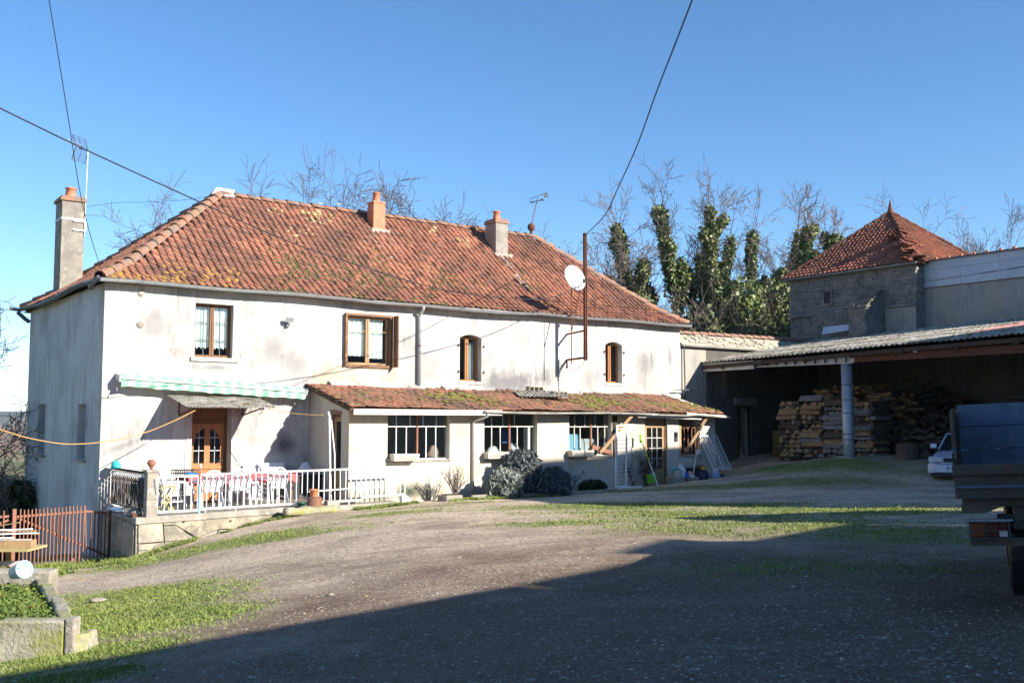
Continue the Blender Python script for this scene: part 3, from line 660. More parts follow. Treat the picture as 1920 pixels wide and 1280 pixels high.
# --- front door, surround, canopy with hooks
a, b, z0, z1 = dr; z0 = -.28
MB().box(1.98,a,-.02,-.001,z0,z1-.05).box(b,3.29,-.02,-.001,z0,z1-.05).build('door_surround', MT['white_wall'], house)
mb = MB().box(a+.002,b-.002,.30,.36,z1-.36,z1).box(a+.002,a+.07,.28,.36,z0,z1-.36).box(b-.07,b-.002,.28,.36,z0,z1-.36).box(a+.07,b-.07,.26,.37,z1-.40,z1-.34)
mb.build('door_frame', MT['wood_brown'], house)
da, db, dt = a+.075, b-.075, z1-.41; c = (da+db)/2
mb = MB(); mb.box(da,db,.30,.34,z0+.02,z0+.85).box(c-.07,c+.07,.29,.34,z0+.85,dt)
n = 10
for sgn, e in ((-1,da),(1,db)):      # arched leaves of the door round the panes
    for i in range(n):
        q0 = i/n; q1 = (i+1)/n; h = dt-(z0+.95)-.12
        f = lambda q: .30*math.sqrt(max(0,1-q*q)) if q < 1 else 0
        xa = c+sgn*(.07+max(.01,.27*math.sqrt(max(0,1-max(0,(q0-.45)/.55)**2)))); xb = c+sgn*(.07+max(.01,.27*math.sqrt(max(0,1-max(0,(q1-.45)/.55)**2))))
        za, zb = z0+.95+h*q0, z0+.95+h*q1
        mb.prism([(xa,.30,za),(e,.30,za),(e,.30,zb),(xb,.30,zb)],(0,.04,0))
    mb.box(min(c+sgn*.07,e),max(c+sgn*.07,e),.30,.34,z0+.85,z0+.95).box(min(c+sgn*.07,e),max(c+sgn*.07,e),.30,.34,dt-.12,dt)
door = mb.build('front_door', MT['wood_orange'], house)
for sx in (-1,1):
    MB().box(c+sx*.22-.14,c+sx*.22+.14,.285,.30,z0+.1,z0+.36).box(c+sx*.22-.14,c+sx*.22+.14,.285,.30,z0+.42,z0+.78).build('door_panel', MT['wood_orange'], door, bevel=.012)
    MB().box(min(c+sx*.07,c+sx*.36),max(c+sx*.07,c+sx*.36),.322,.328,z0+.95,dt-.1).build('door_pane', MT['glass_dusty'], door)
    for k in (.30,.62): MB().box(min(c+sx*.07,c+sx*.36),max(c+sx*.07,c+sx*.36),.31,.32,z0+.95+k,z0+.965+k).build('leading', MT['white_paint'], door)
    MB().box(c+sx*.2-.005,c+sx*.2+.005,.31,.32,z0+.95,dt-.1).build('leading', MT['white_paint'], door)
MB().box(c-.42,c+.42,.278,.30,z0+.80,z0+.88).build('door_rail', MT['wood_orange'], door, bevel=.01)
MB().tube([(db-.05,.29,z0+1.02),(db-.05,.22,z0+1.02),(db-.17,.21,z0+.99)],.012,5).build('door_handle', MT['zinc_dark'], door)
MB().box(a+.1,b-.1,.345,.349,z1-.33,z1-.02).build('transom_pane', MT['glass'], house)
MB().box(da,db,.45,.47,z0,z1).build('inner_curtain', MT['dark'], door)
# canopy of small corrugated sheet over the door
can = thing('door_canopy', 'small corrugated grey canopy over the front door', 'canopy', 1.46, 0, 2.35)
def corr(x0, x1, y0, y1, z0, z1, wl, amp, along='x', n=6, th=0):
    k = int((x1-x0)/wl*n); mb = MB()
    for i in range(k+1):
        x = x0+(x1-x0)*i/k; z = amp*math.sin(2*PI*(x-x0)/wl); mb.v += [(x,y0,z0+z),(x,y1,z1+z)]
    for i in range(k): mb.f.append((2*i,2*i+2,2*i+3,2*i+1)); mb.mi.append(0)
    return mb
cy = -1.42; cs_ = 2.25
mb = corr(0,cs_,cy,0,-.33,0,.075,.014); mb.v = [(p[0]+(.0 if p[1] > -.5 else .06),p[1],p[2]) for p in mb.v]; mb.build('corrugated_sheet', MT['corrugate'], can, smooth=True)
for x in (.35, 1.95):
    br = MB().bar((x,0,-.5),(x,cy+.25,-.34),.03).bar((x,0,-.5),(x,0,-.1),.03).bar((x,-.02,-.06),(x,cy+.1,-.36),.03).build('bracket', MT['rust'], can)
for x, h in ((.25,.25),(.5,.22),(1.75,.15),(2.0,.2),(1.4,.15)): 
    MB().tube([(x,-1.0,-.28),(x,-1.0,-.28-h*.4),(x+.04,-1.0,-.28-h*.6),(x,-1.0,-.28-h),(x-.05,-1.0,-.28-h+.03)],.009,4).build('hook', MT['rust'], can)
# awning, rolled in, with a scalloped valance
m, nt, bs = newmat('awning_stripe'); setp(bs, .8)
tc = nd(nt, 'ShaderNodeTexCoord'); sx = nd(nt, 'ShaderNodeSeparateXYZ'); lk(nt, tc.outputs['Object'], sx.inputs[0])
st = mth(nt, 'FRACT', mth(nt, 'MULTIPLY', sx.outputs[0], 3.2)); st2 = mth(nt, 'FRACT', mth(nt, 'MULTIPLY', sx.outputs[2], 12))
c = mixc(nt, mth(nt, 'GREATER_THAN', st, .5), (.19,.46,.28), (.48,.62,.52)); c = mixc(nt, mth(nt, 'MULTIPLY', mth(nt, 'GREATER_THAN', st2, .6), .35), c, (.34,.53,.40)); lk(nt, c, bs.inputs['Base Color'])
awn = thing('awning', 'green and white checked awning rolled in above the front door', 'awning', .34, 0, 2.68)
mb = MB(); nl = 70; La = 4.62; dz = -.28/4.62
for i in range(nl+1):
    x = La*i/nl; zz = dz*x*.85; sc = .035*abs(math.sin(PI*x/.42))+.012*math.sin(x*5)
    mb.v += [(x,-.06,zz+.14),(x,-.22,zz+.11),(x,-.33,zz+.03),(x,-.345+.012*math.sin(x*7),zz-.08),(x,-.34+.02*math.sin(x*9),zz-.19+sc*.6)]
for i in range(nl):
    for j in range(4): a = i*5+j; mb.f.append((a,a+5,a+6,a+1)); mb.mi.append(0)
mb.build('awning_fabric', m, awn, smooth=True)
MB().bar((0,-.36,.01),(La,-.36,.01+dz*La*.85),.035,.03).build('front_bar', MT['white_paint'], awn)
MB().bar((0,-.15,.0),(La,-.15,dz*La*.85),.16,.14).build('roller', MT['white_paint'], awn)
for x in (-.03, La+.03): MB().bar((x,0,dz*x*.85+.05),(x,-.36,dz*x*.85),.05,.16).tube([(x,-.05,dz*x*.85-.05),(x-.05,-.3,dz*x*.85-.3)],.012,4).build('end_bracket', MT['zinc'], awn)
# floodlight
fl = thing('floodlight', 'small grey floodlight high on the white wall between the two left upper windows', 'floodlight', 4.56, 0, 4.27)
MB().obox((0,-.17,.04),(.2,.06,.13),Matrix.Rotation(.5,3,'X')).build('lamp_housing', MT['zinc'], fl); MB().bar((0,0,-.05),(0,-.15,0),.03).box(-.05,.05,-.09,0,-.14,-.05).build('sensor', MT['zinc_dark'], fl)
MB().tube([(0,-.02,-.1),(-.06,-.05,-.2),(-.1,-.02,-.28),(-.1,-.01,.5)],.005,4).build('lamp_wire', MT['zinc'], fl)
# ================================================================ LEAN-TO
LT = 2.15; lx0 = 5.27; lx1 = 18.27
lean = thing('lean_to', 'low cream lean-to along the farmhouse with mossy red tile roof', 'lean-to', 0, LT, 0)
lw = [(6.344,8.2,.727,2.0), (9.297,11.1,.713,1.99), (12.24,13.86,.722,1.97), (15.2,16.15,-.25,1.93), (16.65,17.58,.672,1.92)]
mb = MB(); wallp(mb, lx0, lx1, -.9, 2.07, 0, .22, lw[:4]+[lw[4]])
mb.build('front_wall', MT['cream_wall'], lean)
mb = MB(); so = (.50,1.12,-.3,1.88)      # side wall, sloping top, with a door
ys = LT-.22
def sidew(x, th, door):
    mb = MB(); y0, y1 = .222, LT-.002
    top = lambda y: 2.07+(y)*.60/LT - .03
    cells = [(y0,y1)] if not door else [(y0,door[0]),(door[1],y1)]
    for a, b in cells: mb.prism([(x,a,-.9),(x,b,-.9),(x,b,top(b)),(x,a,top(a))],(th,0,0))
    if door: a, b, z0, z1 = door; mb.prism([(x,a,z1),(x,b,z1),(x,b,top(b)),(x,a,top(a))],(th,0,0))
    return mb
sidew(lx0, .22, (.42,1.10,-.3,1.89)).build('side_wall', MT['cream_wall'], lean)
sidew(lx1-.22, .22, None).build('end_wall', MT['cream_wall'], lean)
mb = MB().box(lx0+.12,lx0+.17,.421,.49,-.28,1.888).box(lx0+.12,lx0+.17,1.03,1.099,-.28,1.888).box(lx0+.12,lx0+.17,.491,1.029,1.80,1.888); mb.build('side_door_frame', MT['wood_brown'], lean)
sd = MB().box(lx0+.13,lx0+.165,.492,.58,-.28,1.798).box(lx0+.13,lx0+.165,.94,1.028,-.28,1.798).box(lx0+.13,lx0+.165,.581,.939,-.28,.45).box(lx0+.13,lx0+.165,.581,.939,1.7,1.798).build('side_door', MT['wood_pale'], lean)
MB().box(lx0+.145,lx0+.15,.581,.939,.451,1.699).build('pane', MT['glass'], sd); MB().box(lx0+.19,lx0+.2,.55,.97,.4,1.7).build('curtain', MT['curtain'], sd)
MB().prism([(lx0-.012,.36,1.89),(lx0-.012,1.18,1.87),(lx0-.012,1.14,1.96),(lx0-.012,.8,2.0),(lx0-.012,.4,1.95)],(.01,0,0)).build('brick_lintel', MT['ridge'], lean)
MB().box(lx0+.23,lx1-.23,.23,LT-.01,-.40,-.31).build('floor', MT['concrete'], lean)
# roof deck, tiles
rz0 = lambda s_: 2.06-.006*(s_-5); 
E0 = Vector((5.10,-.36,2.05)); E1 = Vector((18.47,-.36,1.96)); T0 = Vector((5.10,LT-.01,2.68)); T1 = Vector((18.0,LT-.01,2.58))
mb = MB(); q = [p-Vector((0,0,.04)) for p in (E0,E1,T1,T0)]; mb.add(q+[p-Vector((0,0,.06)) for p in q], [(0,1,2,3),(7,6,5,4),(0,4,5,1),(1,5,6,2),(2,6,7,3),(3,7,4,0)])
lroof = mb.build('roof', MT['wood_dark'], lean)
tl = [tile_mesh(.2,.26,0,.03,flat=True), tile_mesh(.2,.26,.02,.035), tile_mesh(.2,.26,.012,.028)]
it = []; facetiles([E0,T0],[E1,T1],.2,.205,it,3,skew=1,jit=.014, sag=lambda x,f: .012*math.sin(x*1.3)+.01*math.sin(x*3.7+f*4)); 
pieces('roof_tile', tl, it, MT['tile_low'], lroof, 300, 'roof_tile_field')
it = []
def leanpt(f, g): return E0.lerp(E1, f).lerp(T0.lerp(T1, f), g)
def clump(lst, cx, cg, n_, sx, sg, r0_, r1_, h=.3, lift=.03):
    for i in range(n_):
        f = random.gauss(cx,sx); g_ = min(.97,max(.02,random.gauss(cg,sg)))
        if not 0 < f < 1: continue
        p = leanpt(f, g_)+Vector((0,0,lift)); r = random.uniform(r0_,r1_)
        z = Vector((0,-.27,.96)).normalized(); x = Vector((1,0,0)); M = frame(p, x, z.cross(x), z)
        lst.append((0, M @ Matrix.Rotation(random.random()*6.3,4,'Z') @ Matrix.Diagonal((r*1.5, r*.8, r*h, 1))))
for cx, cg, n_, sx, sg in ((.27,.55,50,.03,.15),(.33,.5,60,.03,.15),(.38,.42,60,.02,.14),(.52,.3,10,.02,.1),(.62,.3,50,.015,.12),(.69,.5,70,.03,.14),(.79,.5,140,.05,.18),(.9,.45,140,.04,.18),(.96,.3,50,.02,.14),(.12,.4,25,.06,.2),(.5,.5,50,.3,.3)):
    clump(it, cx, cg, n_, sx, sg, .03, .075)
joined('moss_cushions', [bmz], it, MT['moss_bright'], lroof, smooth=True)
it = []; 
for i in range(220): clump(it, random.random(), random.random()*.9, 1, .001, .01, .03, .06, .18)
joined('dark_moss', [bmz], it, MT['moss'], lroof, smooth=True)
for a, b, z_ in ((5.75,6.75,.03),(6.72,7.9,.02),(7.9,8.65,.0),(9.3,11.3,0),(11.3,13.2,-.01),(13.6,16.2,-.02)):
    MB().prism([(a,LT-.22,2.66+z_-.006*(a-5)),(b,LT-.22,2.66+z_-.006*(b-5)),(b,LT-.005,2.76+z_-.006*(b-5)),(a,LT-.005,2.76+z_-.006*(a-5))],(0,.0,-.05)).build('ridge_flashing', MT['white_wall'], lroof)
# gutters (two lengths, tired), fascia and struts
MB().box(5.18,9.6,-.40,-.365,1.86,2.00).build('fascia_board', MT['gutter_white'], lean)
MB().bar((5.2,-.30,1.98),(5.2,LT,2.60),.05,.14).build('barge_board', MT['wood_brown'], lean)
gutter([(9.0+i*.6, -.44, 1.985-.004*i-.02*math.sin(i*.6)) for i in range(11)], .06, 'gutter', MT['gutter_white'], lean)
gutter([(15.0+i*.5, -.46, 1.93-.008*i) for i in range(4)]+[(17.0,-.46,1.93),(18.5,-.46,1.85)], .05, 'gutter', MT['gutter_white'], lean)
MB().bar((14.6,-.33,1.86),(17.3,-.33,1.80),.03,.07).bar((16.6,-.38,1.95),(18.45,-.40,1.86),.03,.06).bar((13.5,-.35,1.93),(15.4,-.35,1.90),.03,.08).build('broken_fascia', MT['gutter_white'], lean)
for xx in np.arange(5.6,18.4,.62): MB().bar((xx,-.34,1.97-.006*(xx-5)),(xx,.0,2.05-.006*(xx-5)),.07,.08).build('rafter_end', MT['wood_dark'], lean)
MB().tube([(9.12,-.44,1.90),(9.12,-.40,1.84),(8.92,-.12,1.72),(8.9,-.06,1.66),(8.9,-.06,-.15)],.035,7).build('downpipe', MT['gutter_white'], lean, smooth=True)
# steel glazed windows
def steelwin(o, hz, up_x, lo_x, fr='white_paint', post=None):
    a, b, z0, z1 = o; y = .12; w = MB().box(a,b,y,y+.03,hz-.014,hz+.014).box(a,a+.02,y,y+.03,z0,hz-.015).box(b-.02,b,y,y+.03,z0,hz-.015).box(a+.021,b-.021,y,y+.03,z0,z0+.03)
    win = w.build('window', MT[fr], lean)
    for x in up_x: MB().box(x-.010,x+.010,y,y+.03,hz+.015,z1).build('glazing_bar', MT[fr], win)
    for x in lo_x: MB().box(x-.012,x+.012,y,y+.03,z0+.031,hz-.015).build('glazing_bar', MT[fr], win)
    if post: MB().box(post-.022,post+.022,y-.02,y+.045,z0+.001,z1).build('window_post', MT['rust_bright'], win)
    xs = sorted([a+.02]+list(lo_x)+([post] if post else [])+[b-.02])
    for p, q in zip(xs[:-1], xs[1:]): MB().box(p+.013,q-.013,y+.012,y+.016,z0+.03,hz-.015).build('pane', MT['glass'], win)
    xs = sorted([a+.02]+list(up_x)+([post] if post else [])+[b-.02])
    for p, q in zip(xs[:-1], xs[1:]): MB().box(p+.011,q-.011,y+.012,y+.016,hz+.015,z1).build('pane', MT['glass'], win)
    return win
X_ = lambda px: fx(px, 820, LT-.12)[0]
hz = fx(780,799,LT-.12)[1]
steelwin(lw[0], hz, [X_(743),X_(769),X_(793),X_(818)], [X_(743),X_(762),X_(799),X_(817)], post=X_(782))
steelwin(lw[1], hz-.01, [X_(922),X_(943),X_(965)], [X_(922),X_(938),X_(970)], 'gutter_white', post=X_(955))
mb = MB().box(X_(988)-.03,X_(988)+.03,.02,.08,.72,1.55).build('white_post', MT['white_paint'], lean)
steelwin(lw[2], hz-.02, [X_(1078),X_(1097),X_(1116),X_(1134)], [X_(1077),X_(1088),X_(1121),X_(1134)], 'gutter_white', post=X_(1108))
steelwin((16.85,17.5,.70,1.55), 1.52, [], [17.0,17.17,17.34], 'rust_bright')
for o in lw[:3]+[lw[4]]: MB().box(o[0]-.03,o[1]+.03,-.03,.10,o[2]-.05,o[2]-.002).build('window_sill', MT['concrete'], lean)
MB().box(lw[4][0],lw[4][0]+.12,.02,.16,.68,1.60).build('shutter_leaf', MT['wood_pale'], lean)
# glazed door of the lean-to
a, b, z0, z1 = lw[3]; mb = MB().box(a,a+.07,.06,.12,z0,z1).box(b-.07,b,.06,.12,z0,z1).box(a+.071,b-.071,.06,.12,z1-.1,z1)
mb.build('door_frame', MT['wood_brown'], lean); ld = MB().box(a+.075,a+.15,.08,.12,z0,z1-.11).box(b-.15,b-.075,.08,.12,z0,z1-.11).box(a+.151,b-.151,.08,.12,z0,.28).box(a+.151,b-.151,.08,.12,1.52,z1-.11).build('door', MT['wood_pale'], lean)
for i in range(1,3): x = a+.15+(b-a-.3)*i/3; MB().box(x-.012,x+.012,.085,.105,.281,1.519).build('glazing_bar', MT['gutter_white'], ld)
for i in range(1,4): z = .28+1.24*i/4; MB().box(a+.151,b-.151,.083,.103,z-.012,z+.012).build('glazing_bar', MT['gutter_white'], ld)
MB().box(a+.151,b-.151,.108,.112,.281,1.519).build('pane', MT['glass_dusty'], ld); MB().box(a+.12,b-.12,.16,.17,.25,1.55).build('door_curtain', MT['wood_pale'], ld)
# struts propping the eave
for (xa,za,xb,zb) in ((13.35,.80,14.35,1.88),(16.9,.78,17.55,1.86)):
    MB().bar((xa,-.05,za),(xb,-.33,zb),.07,.09).build('timber_strut', MT['wood_pale'], lean)
MB().box(13.9,14.05,-.04,.0,.7,1.9).build('timber_post', MT['wood_dark'], lean)
MB().lathe([(.05,0),(.055,.1),(.03,.12)],10,(16.50,-.03,1.25)).obox((16.50,-.01,1.24),(.14,.02,.30)).build('wall_thermometer', MT['dark'], lean)
# things seen inside the windows
def lump(name, lbl, cat, s_, t, z, sx, sy, sz, m, seed=0, grp=None):
    mb = MB(); n = 10
    pr_ = [(.55,0),(.95,.12),(1,.4),(.8,.72),(.4,.95),(.05,1)]
    for r, zz in pr_:
        for j in range(n): a = 2*PI*j/n; k = r*(1+.25*random.uniform(-1,1)); mb.v.append((math.cos(a)*k*sx, math.sin(a)*k*sy, zz*sz*(1+.12*random.uniform(-1,1))))
    for i in range(len(pr_)-1):
        for j in range(n): a = i*n+j; b = i*n+(j+1)%n; mb.f.append((a,b,b+n,a+n)); mb.mi.append(0)
    mb.f.append(tuple(range(n))[::-1]); mb.mi.append(0); mb.f.append(tuple(range((len(pr_)-1)*n, len(pr_)*n))); mb.mi.append(0)
    return solid(name, mb, MT[m], lbl, cat, s_, t, z, grp, smooth=True)
MT['blue'] = plain('blue', (.05,.16,.55), .5); MT['sky_blue'] = plain('sky_blue', (.30,.60,.80), .35); MT['lime'] = plain('lime', (.30,.62,.06), .4)
MT['teal'] = plain('teal', (.05,.55,.55), .6); MT['yellow'] = plain('yellow', (.60,.40,.05), .6); MT['pinkish'] = plain('pinkish', (.48,.30,.24), .7)
shelf = solid('workbench', MB().box(0,2.6,0,.6,.62,.67).box(.05,.12,.05,.12,-.3,.619).box(2.45,2.52,.05,.12,-.3,.619).box(.05,.12,.5,.57,-.3,.619).box(2.45,2.52,.5,.57,-.3,.619), MT['wood_dark'], 'dark workbench behind the middle lean-to window', 'workbench', 9.2, LT-.35, 0)
lump('plastic_bag', 'crumpled white plastic bag at the left of the middle lean-to window', 'bag', 9.45, LT-.5, .67, .18,.14,.62, 'white_plastic')
lump('plastic_bag', 'low grey and white bag in the middle lean-to window beside the lime bag', 'bag', 9.95, LT-.52, .67, .22,.14,.34, 'curtain')
lump('plastic_bag', 'lime green bag in the middle lean-to window', 'bag', 10.22, LT-.45, .67, .18,.1,.2, 'lime')
lump('plastic_bag', 'white sack right of the rusty post in the middle lean-to window', 'bag', 10.62, LT-.5, .67, .2,.14,.42, 'white_plastic')
solid('cardboard_box', MB().box(0,.35,0,.2,0,.4), MT['blue'], 'blue box standing high inside the middle lean-to window', 'box', 10.55, LT-.9, 1.1)
lump('wicker_ball', 'round pinkish brown bundle at the lower right of the left lean-to window', 'bundle', 8.0, LT-.45, .68, .24,.15,.36, 'pinkish')
solid('shelf_board', MB().box(0,1.6,0,.4,.55,.6).box(0,.05,0,.05,-.3,.549).box(1.55,1.6,0,.05,-.3,.549).box(0,.05,.35,.4,-.3,.549).box(1.55,1.6,.35,.4,-.3,.549), MT['wood_dark'], 'low table behind the left lean-to window', 'table', 6.9, LT-.3, .08)
solid('fridge', MB().box(0,.6,0,.55,0,1.65).box(.03,.57,-.02,-.001,.05,1.1).box(.03,.57,-.02,-.001,1.15,1.6), MT['sky_blue'], 'pale blue fridge behind the right lean-to window', 'fridge', 12.4, LT-.5, -.3)
solid('fridge', MB().box(0,.6,0,.55,0,1.5).box(.03,.57,-.02,-.001,.05,1.45), MT['white_paint'], 'white cabinet behind the right lean-to window beside the pale blue fridge', 'cabinet', 13.1, LT-.55, -.3)
solid('red_plank', MB().bar((0,0,.22),(.85,-.02,0),.03,.12), MT['rust_bright'], 'slanting red board on the sill of the right lean-to window', 'board', 13.15, LT-.05, .76)
# concrete blocks weighing down a sheet on the lean-to roof
def cinder(lbl, s_, tt, z, rx, rz_, full=False):
    c_ = MB(); w, d, h = .52, .2, .18
    c_.box(0,w,0,d,0,.025).box(0,w,0,d,h-.025,h)
    for x in (0,.165,.33,.495): c_.box(x,x+.025,0,d,.0251,h-.0251)
    o = c_.build('concrete_block', MT['concrete'], None); o.location = H(s_, tt, z); o.rotation_euler = (rx,0,ALPHA+rz_); return tag(o, lbl, 'concrete block')
p = leanpt((12.0-5.1)/13.4, .62); solid('loose_roof_sheet', corr(0,1.5,0,.75,0,.2,.12,.02), MT['corrugate'], 'loose corrugated strip lying on the lean-to roof under two blocks', 'sheet', 11.2, LT-.95, 2.42, rot=-.35)
cinder('hollow concrete block lying upper right on the loose strip of the lean-to roof', 11.9, .75, 2.56, .0, -.02); cinder('hollow concrete block with open cells at the lower end of the loose strip', 12.35, 1.35, 2.40, .1, .05)
# ================================================================ WALL BETWEEN HOUSE AND BARN
bw = thing('yard_wall', 'old rendered wall with a red tiled coping running from the farmhouse into the barn', 'wall', 19.0, 0, 0)
mb = MB(); wallp(mb, 0, 1.28, -.8, 4.32, .06, .5, []); mb.build('wall_face', MT['old_wall'], bw)
mb = MB(); wallp(mb, 1.28, 8.6, -.8, 4.32, .06, .5, [(1.72,2.3,2.6,3.58),(2.85,3.62,0,2.28)]); mb.build('inner_wall_face', MT['barn_inside_shade'], bw)  # same wall carried on in a darker copy for the shade under the roof
MB().prism([(0,-.06,4.34),(8.6,-.06,4.34),(8.6,.35,4.82),(0,.35,4.76)],(0,0,-.06)).prism([(0,.35,4.76),(8.6,.35,4.82),(8.6,.56,4.33),(0,.56,4.33)],(0,0,-.05)).build('coping_mortar', MT['stone'], bw)
mb = MB(); it = []
for i in range(21): it.append((0, frame(Vector((.05+i*.4,.35,4.755+i*.003)), Vector((0,1,0)), Vector((1,0,-.04)).normalized(), Vector((.04,0,1)).normalized())))
pieces('coping_tile', [halfround(.12,.10,.43)], it, MT['ridge'], bw, 60)
it = []
for i in range(70):
    w = random.uniform(.1,.3); x = random.uniform(.1,5.0); f = random.uniform(0,.8)
    it.append((0, frame(Vector((x,-.05+f*.4,4.35+f*.44)), Vector((1,0,0)), Vector((0,.64,.76)), Vector((0,-.76,.64))) @ Matrix.Diagonal((w,.08,.03,1))))
ub = MB().box(0,1,0,1,0,1).mesh('slab'); pieces('stone', [ub], it, MT['stone'], bw, 300)
MB().box(0,5.3,-.10,.07,4.27,4.33).build('drip_course', MT['stone_tower'], bw, bevel=.01)
MB().box(2.65,3.85,-.04,.05,2.29,2.56).build('lintel', MT['stone_tower'], bw, bevel=.02)
MB().box(2.86,3.1,.2,.24,.45,2.27).box(3.42,3.6,.12,.16,.45,2.27).build('door_plank', MT['wood_dark'], bw)
MB().prism([(3.30,.10,.45),(3.46,.10,.45),(3.42,.10,2.0),(3.34,.10,2.1)],(0,.03,0)).build('pale_board', MT['old_wall'], bw)
MB().tube([(.12,-.02,4.25),(.12,-.05,2.4),(-.05,-.1,2.75)],.025,6).tube([(-.5,-.2,2.78),(.28,-.2,2.78),(.33,-.2,2.7),(.33,-.2,2.55)],.02,6).build('wall_pipe', MT['zinc_dark'], bw)
# ================================================================ OPEN BARN   (x = s-20, y = -t)
barn = thing('open_barn', 'open fronted barn with a corrugated cement roof, steel beams and a round post', 'barn', 20.0, 0, 0)
BE = lambda t: 3.74+.022*t
BT = 17.0
sw, slen = .885, 1.75
def sheetmesh():
    mb = corr(0,.95,0,slen,.0,0,.177,.028,n=6); b = list(mb.v); k = len(b)
    mb.v += [(p[0],p[1],p[2]-.014) for p in b]; mb.f += [tuple(i+k for i in reversed(f)) for f in mb.f]; mb.mi += [0]*(len(mb.f)-len(mb.mi))
    for i in range(0,k-2,2): mb.f.append((i, i+k, i+2+k, i+2)); mb.mi.append(0)
    return mb.mesh('roof_sheet')
sm_ = sheetmesh(); sl = 1.10/6.45; it = []; pink = []
for r in range(4):
    for i in range(int(BT/sw)+1):
        t_ = -.05+i*sw; xs_ = .0+r*1.64
        ups = Vector((1,0,sl)).normalized(); al = Vector((0,-1,.022)).normalized(); nz = al.cross(ups)
        if nz.z < 0: nz = -nz
        p = Vector((xs_, -t_, BE(t_)+xs_*sl+.012+.004*(i % 2)+random.uniform(-.005,.012)))
        M = frame(p, al, (ups+nz*random.uniform(-.004,.006)).normalized(), nz)
        (pink if i >= 10 and r >= 1 and i < 14 else it).append((0, M))
broof = MB().prism([(.05,.02,3.55),(6.45,.02,4.65),(6.45,.02,4.62),(.05,.02,3.52)],(0,-BT,BT*.022)).build('roof', MT['wood_dark'], barn)
pieces('roof_sheet', [sm_], it, MT['corrugate'], broof, 200, smooth=True)
sm2 = sheetmesh(); pieces('pink_roof_sheet', [sm2], pink, MT['corrugate_pink'], broof, 200, smooth=True)
it = []
for i in range(700):
    t_ = random.uniform(.2,12); x = random.uniform(.1,6.3); r = random.uniform(.02,.05)
    it.append((0, Matrix.Translation((x,-t_,BE(t_)+x*sl+.03)) @ Matrix.Diagonal((r*2,r,r*.4,1))))
joined('roof_moss', [bmz], it, mat('moss_brown', (.20,.16,.05), (.12,.10,.05), 8, .95, bmp=.4), broof)
for x in (.08,1.7,3.3,4.9,6.3): MB().bar((x,.0,3.60+x*sl-.03),(x,-BT,3.60+x*sl-.03+.022*BT),.08,.12).build('purlin', MT['wood_dark'], barn)
for t_ in np.arange(.9,BT,1.7): MB().bar((.02,-t_,BE(t_)-.20),(6.4,-t_,BE(t_)-.20+6.4*sl),.09,.14).build('rafter', MT['wood_dark'], barn)
# left hand beam with web stiffeners, red beam beyond the post
mb = MB().box(.20,.40,-5.95,.05,3.655,3.69).box(.20,.40,-5.95,.05,3.46,3.49).box(.29,.31,-5.95,.05,3.49,3.655)
mb.v = [(p[0],p[1],p[2]+.05*(1+p[1]/6)) for p in mb.v]; bm_ = mb.build('steel_beam', MT['zinc'], barn)
for i in range(13): y = -1.1-i*.38; MB().box(.205,.288,y-.012,y+.012,3.492,3.70).build('web_plate', MT['zinc'], bm_)
MB().box(.10,.198,-2.2,.02,3.44,3.72).build('beam_casing', MT['gutter_white'], barn)
MB().box(.22,.38,-BT,-6.0,3.49,3.71).build('red_beam', MT['rust'], barn)
for y in (-6.3,-8.6,-11.0): MB().box(.1,.4,y-.07,y+.07,3.712,3.80).build('beam_block', MT['wood_dark'], barn)
MB().lathe([(.045,0),(.075,.05),(.075,.11),(.02,.16)],10,(.12,-8.1,3.66)).build('insulator', MT['white_paint'], barn)
po = MB().lathe([(.172,.3),(.170,1.1),(.168,3.46)],18,(.36,-5.62,0)).build('post', MT['zinc'], barn, smooth=True)
for z in (.62,1.15,1.32,1.95,2.35,2.8): MB().lathe([(.170,z),(.181,z+.012),(.170,z+.024)],18,(.36,-5.62,0),cap=False).build('post_seam', MT['zinc_dark'], po)
MB().box(.1,.62,-5.9,-5.35,.2,.66).build('post_footing', MT['concrete'], barn, bevel=.04)
MB().box(6.42,6.7,-BT,.0,-.3,4.72).build('back_wall', MT['barn_inside_shade'], barn)
MB().box(.3,6.4,-BT-.3,-BT,-.3,3.9).build('side_wall', MT['barn_inside_shade'], barn)
# ================================================================ FIREWOOD
def logmesh(kind, seed):
    random.seed(seed); mb = MB()
    if kind == 0: poly = [(-.5,0),(.5,.04),(.12,.85)]
    elif kind == 1: poly = [(-.5,.05),(.45,0),(.5,.5),(-.2,.75)]
    elif kind == 2: poly = [(-.5,.5),(-.3,.1),(.2,0),(.5,.35),(.1,.7)]
    else: poly = [(math.cos(a)*.45, .45+math.sin(a)*.42) for a in [i*PI/3.5 for i in range(7)]]
    k = [random.uniform(.85,1.12) for _ in poly]
    n = len(poly); mb.v = [(x*q,0,z*q) for (x,z),q in zip(poly,k)]+[(x*q*random.uniform(.85,1.1),1,z*q*random.uniform(.85,1.1)) for (x,z),q in zip(poly,k)]
    mb.f = [tuple(range(n)), tuple(range(n,2*n))[::-1]]+[(i,n+i,n+(i+1)%n,(i+1)%n) for i in range(n)]; mb.mi = [0]*len(mb.f)
    return mb.mesh('log')
logs = {}
for key in ('log_cut','log_bark','log_grey'):
    logs[key] = [logmesh(k, 40+k) for k in range(4)]
    for m_ in logs[key]: m_.materials.append(MT[key])
random.seed(11)
pal = None
def pallet(parent, w, d):
    p = MB()
    for i in range(5): y = -w+.0+i*(w-.1)/4; p.box(0,d,y,y+.1,.10,.125)
    for y in (-w, -w/2-.05, -.1): p.box(0,.1,y,y+.1,0,.099).box(d-.1,d,y,y+.1,0,.099)
    for i in (0,d-.1): p.box(i,i+.1,-w,0,.126,.14)
    return p.build('pallet', MT['wood_dark'], parent)
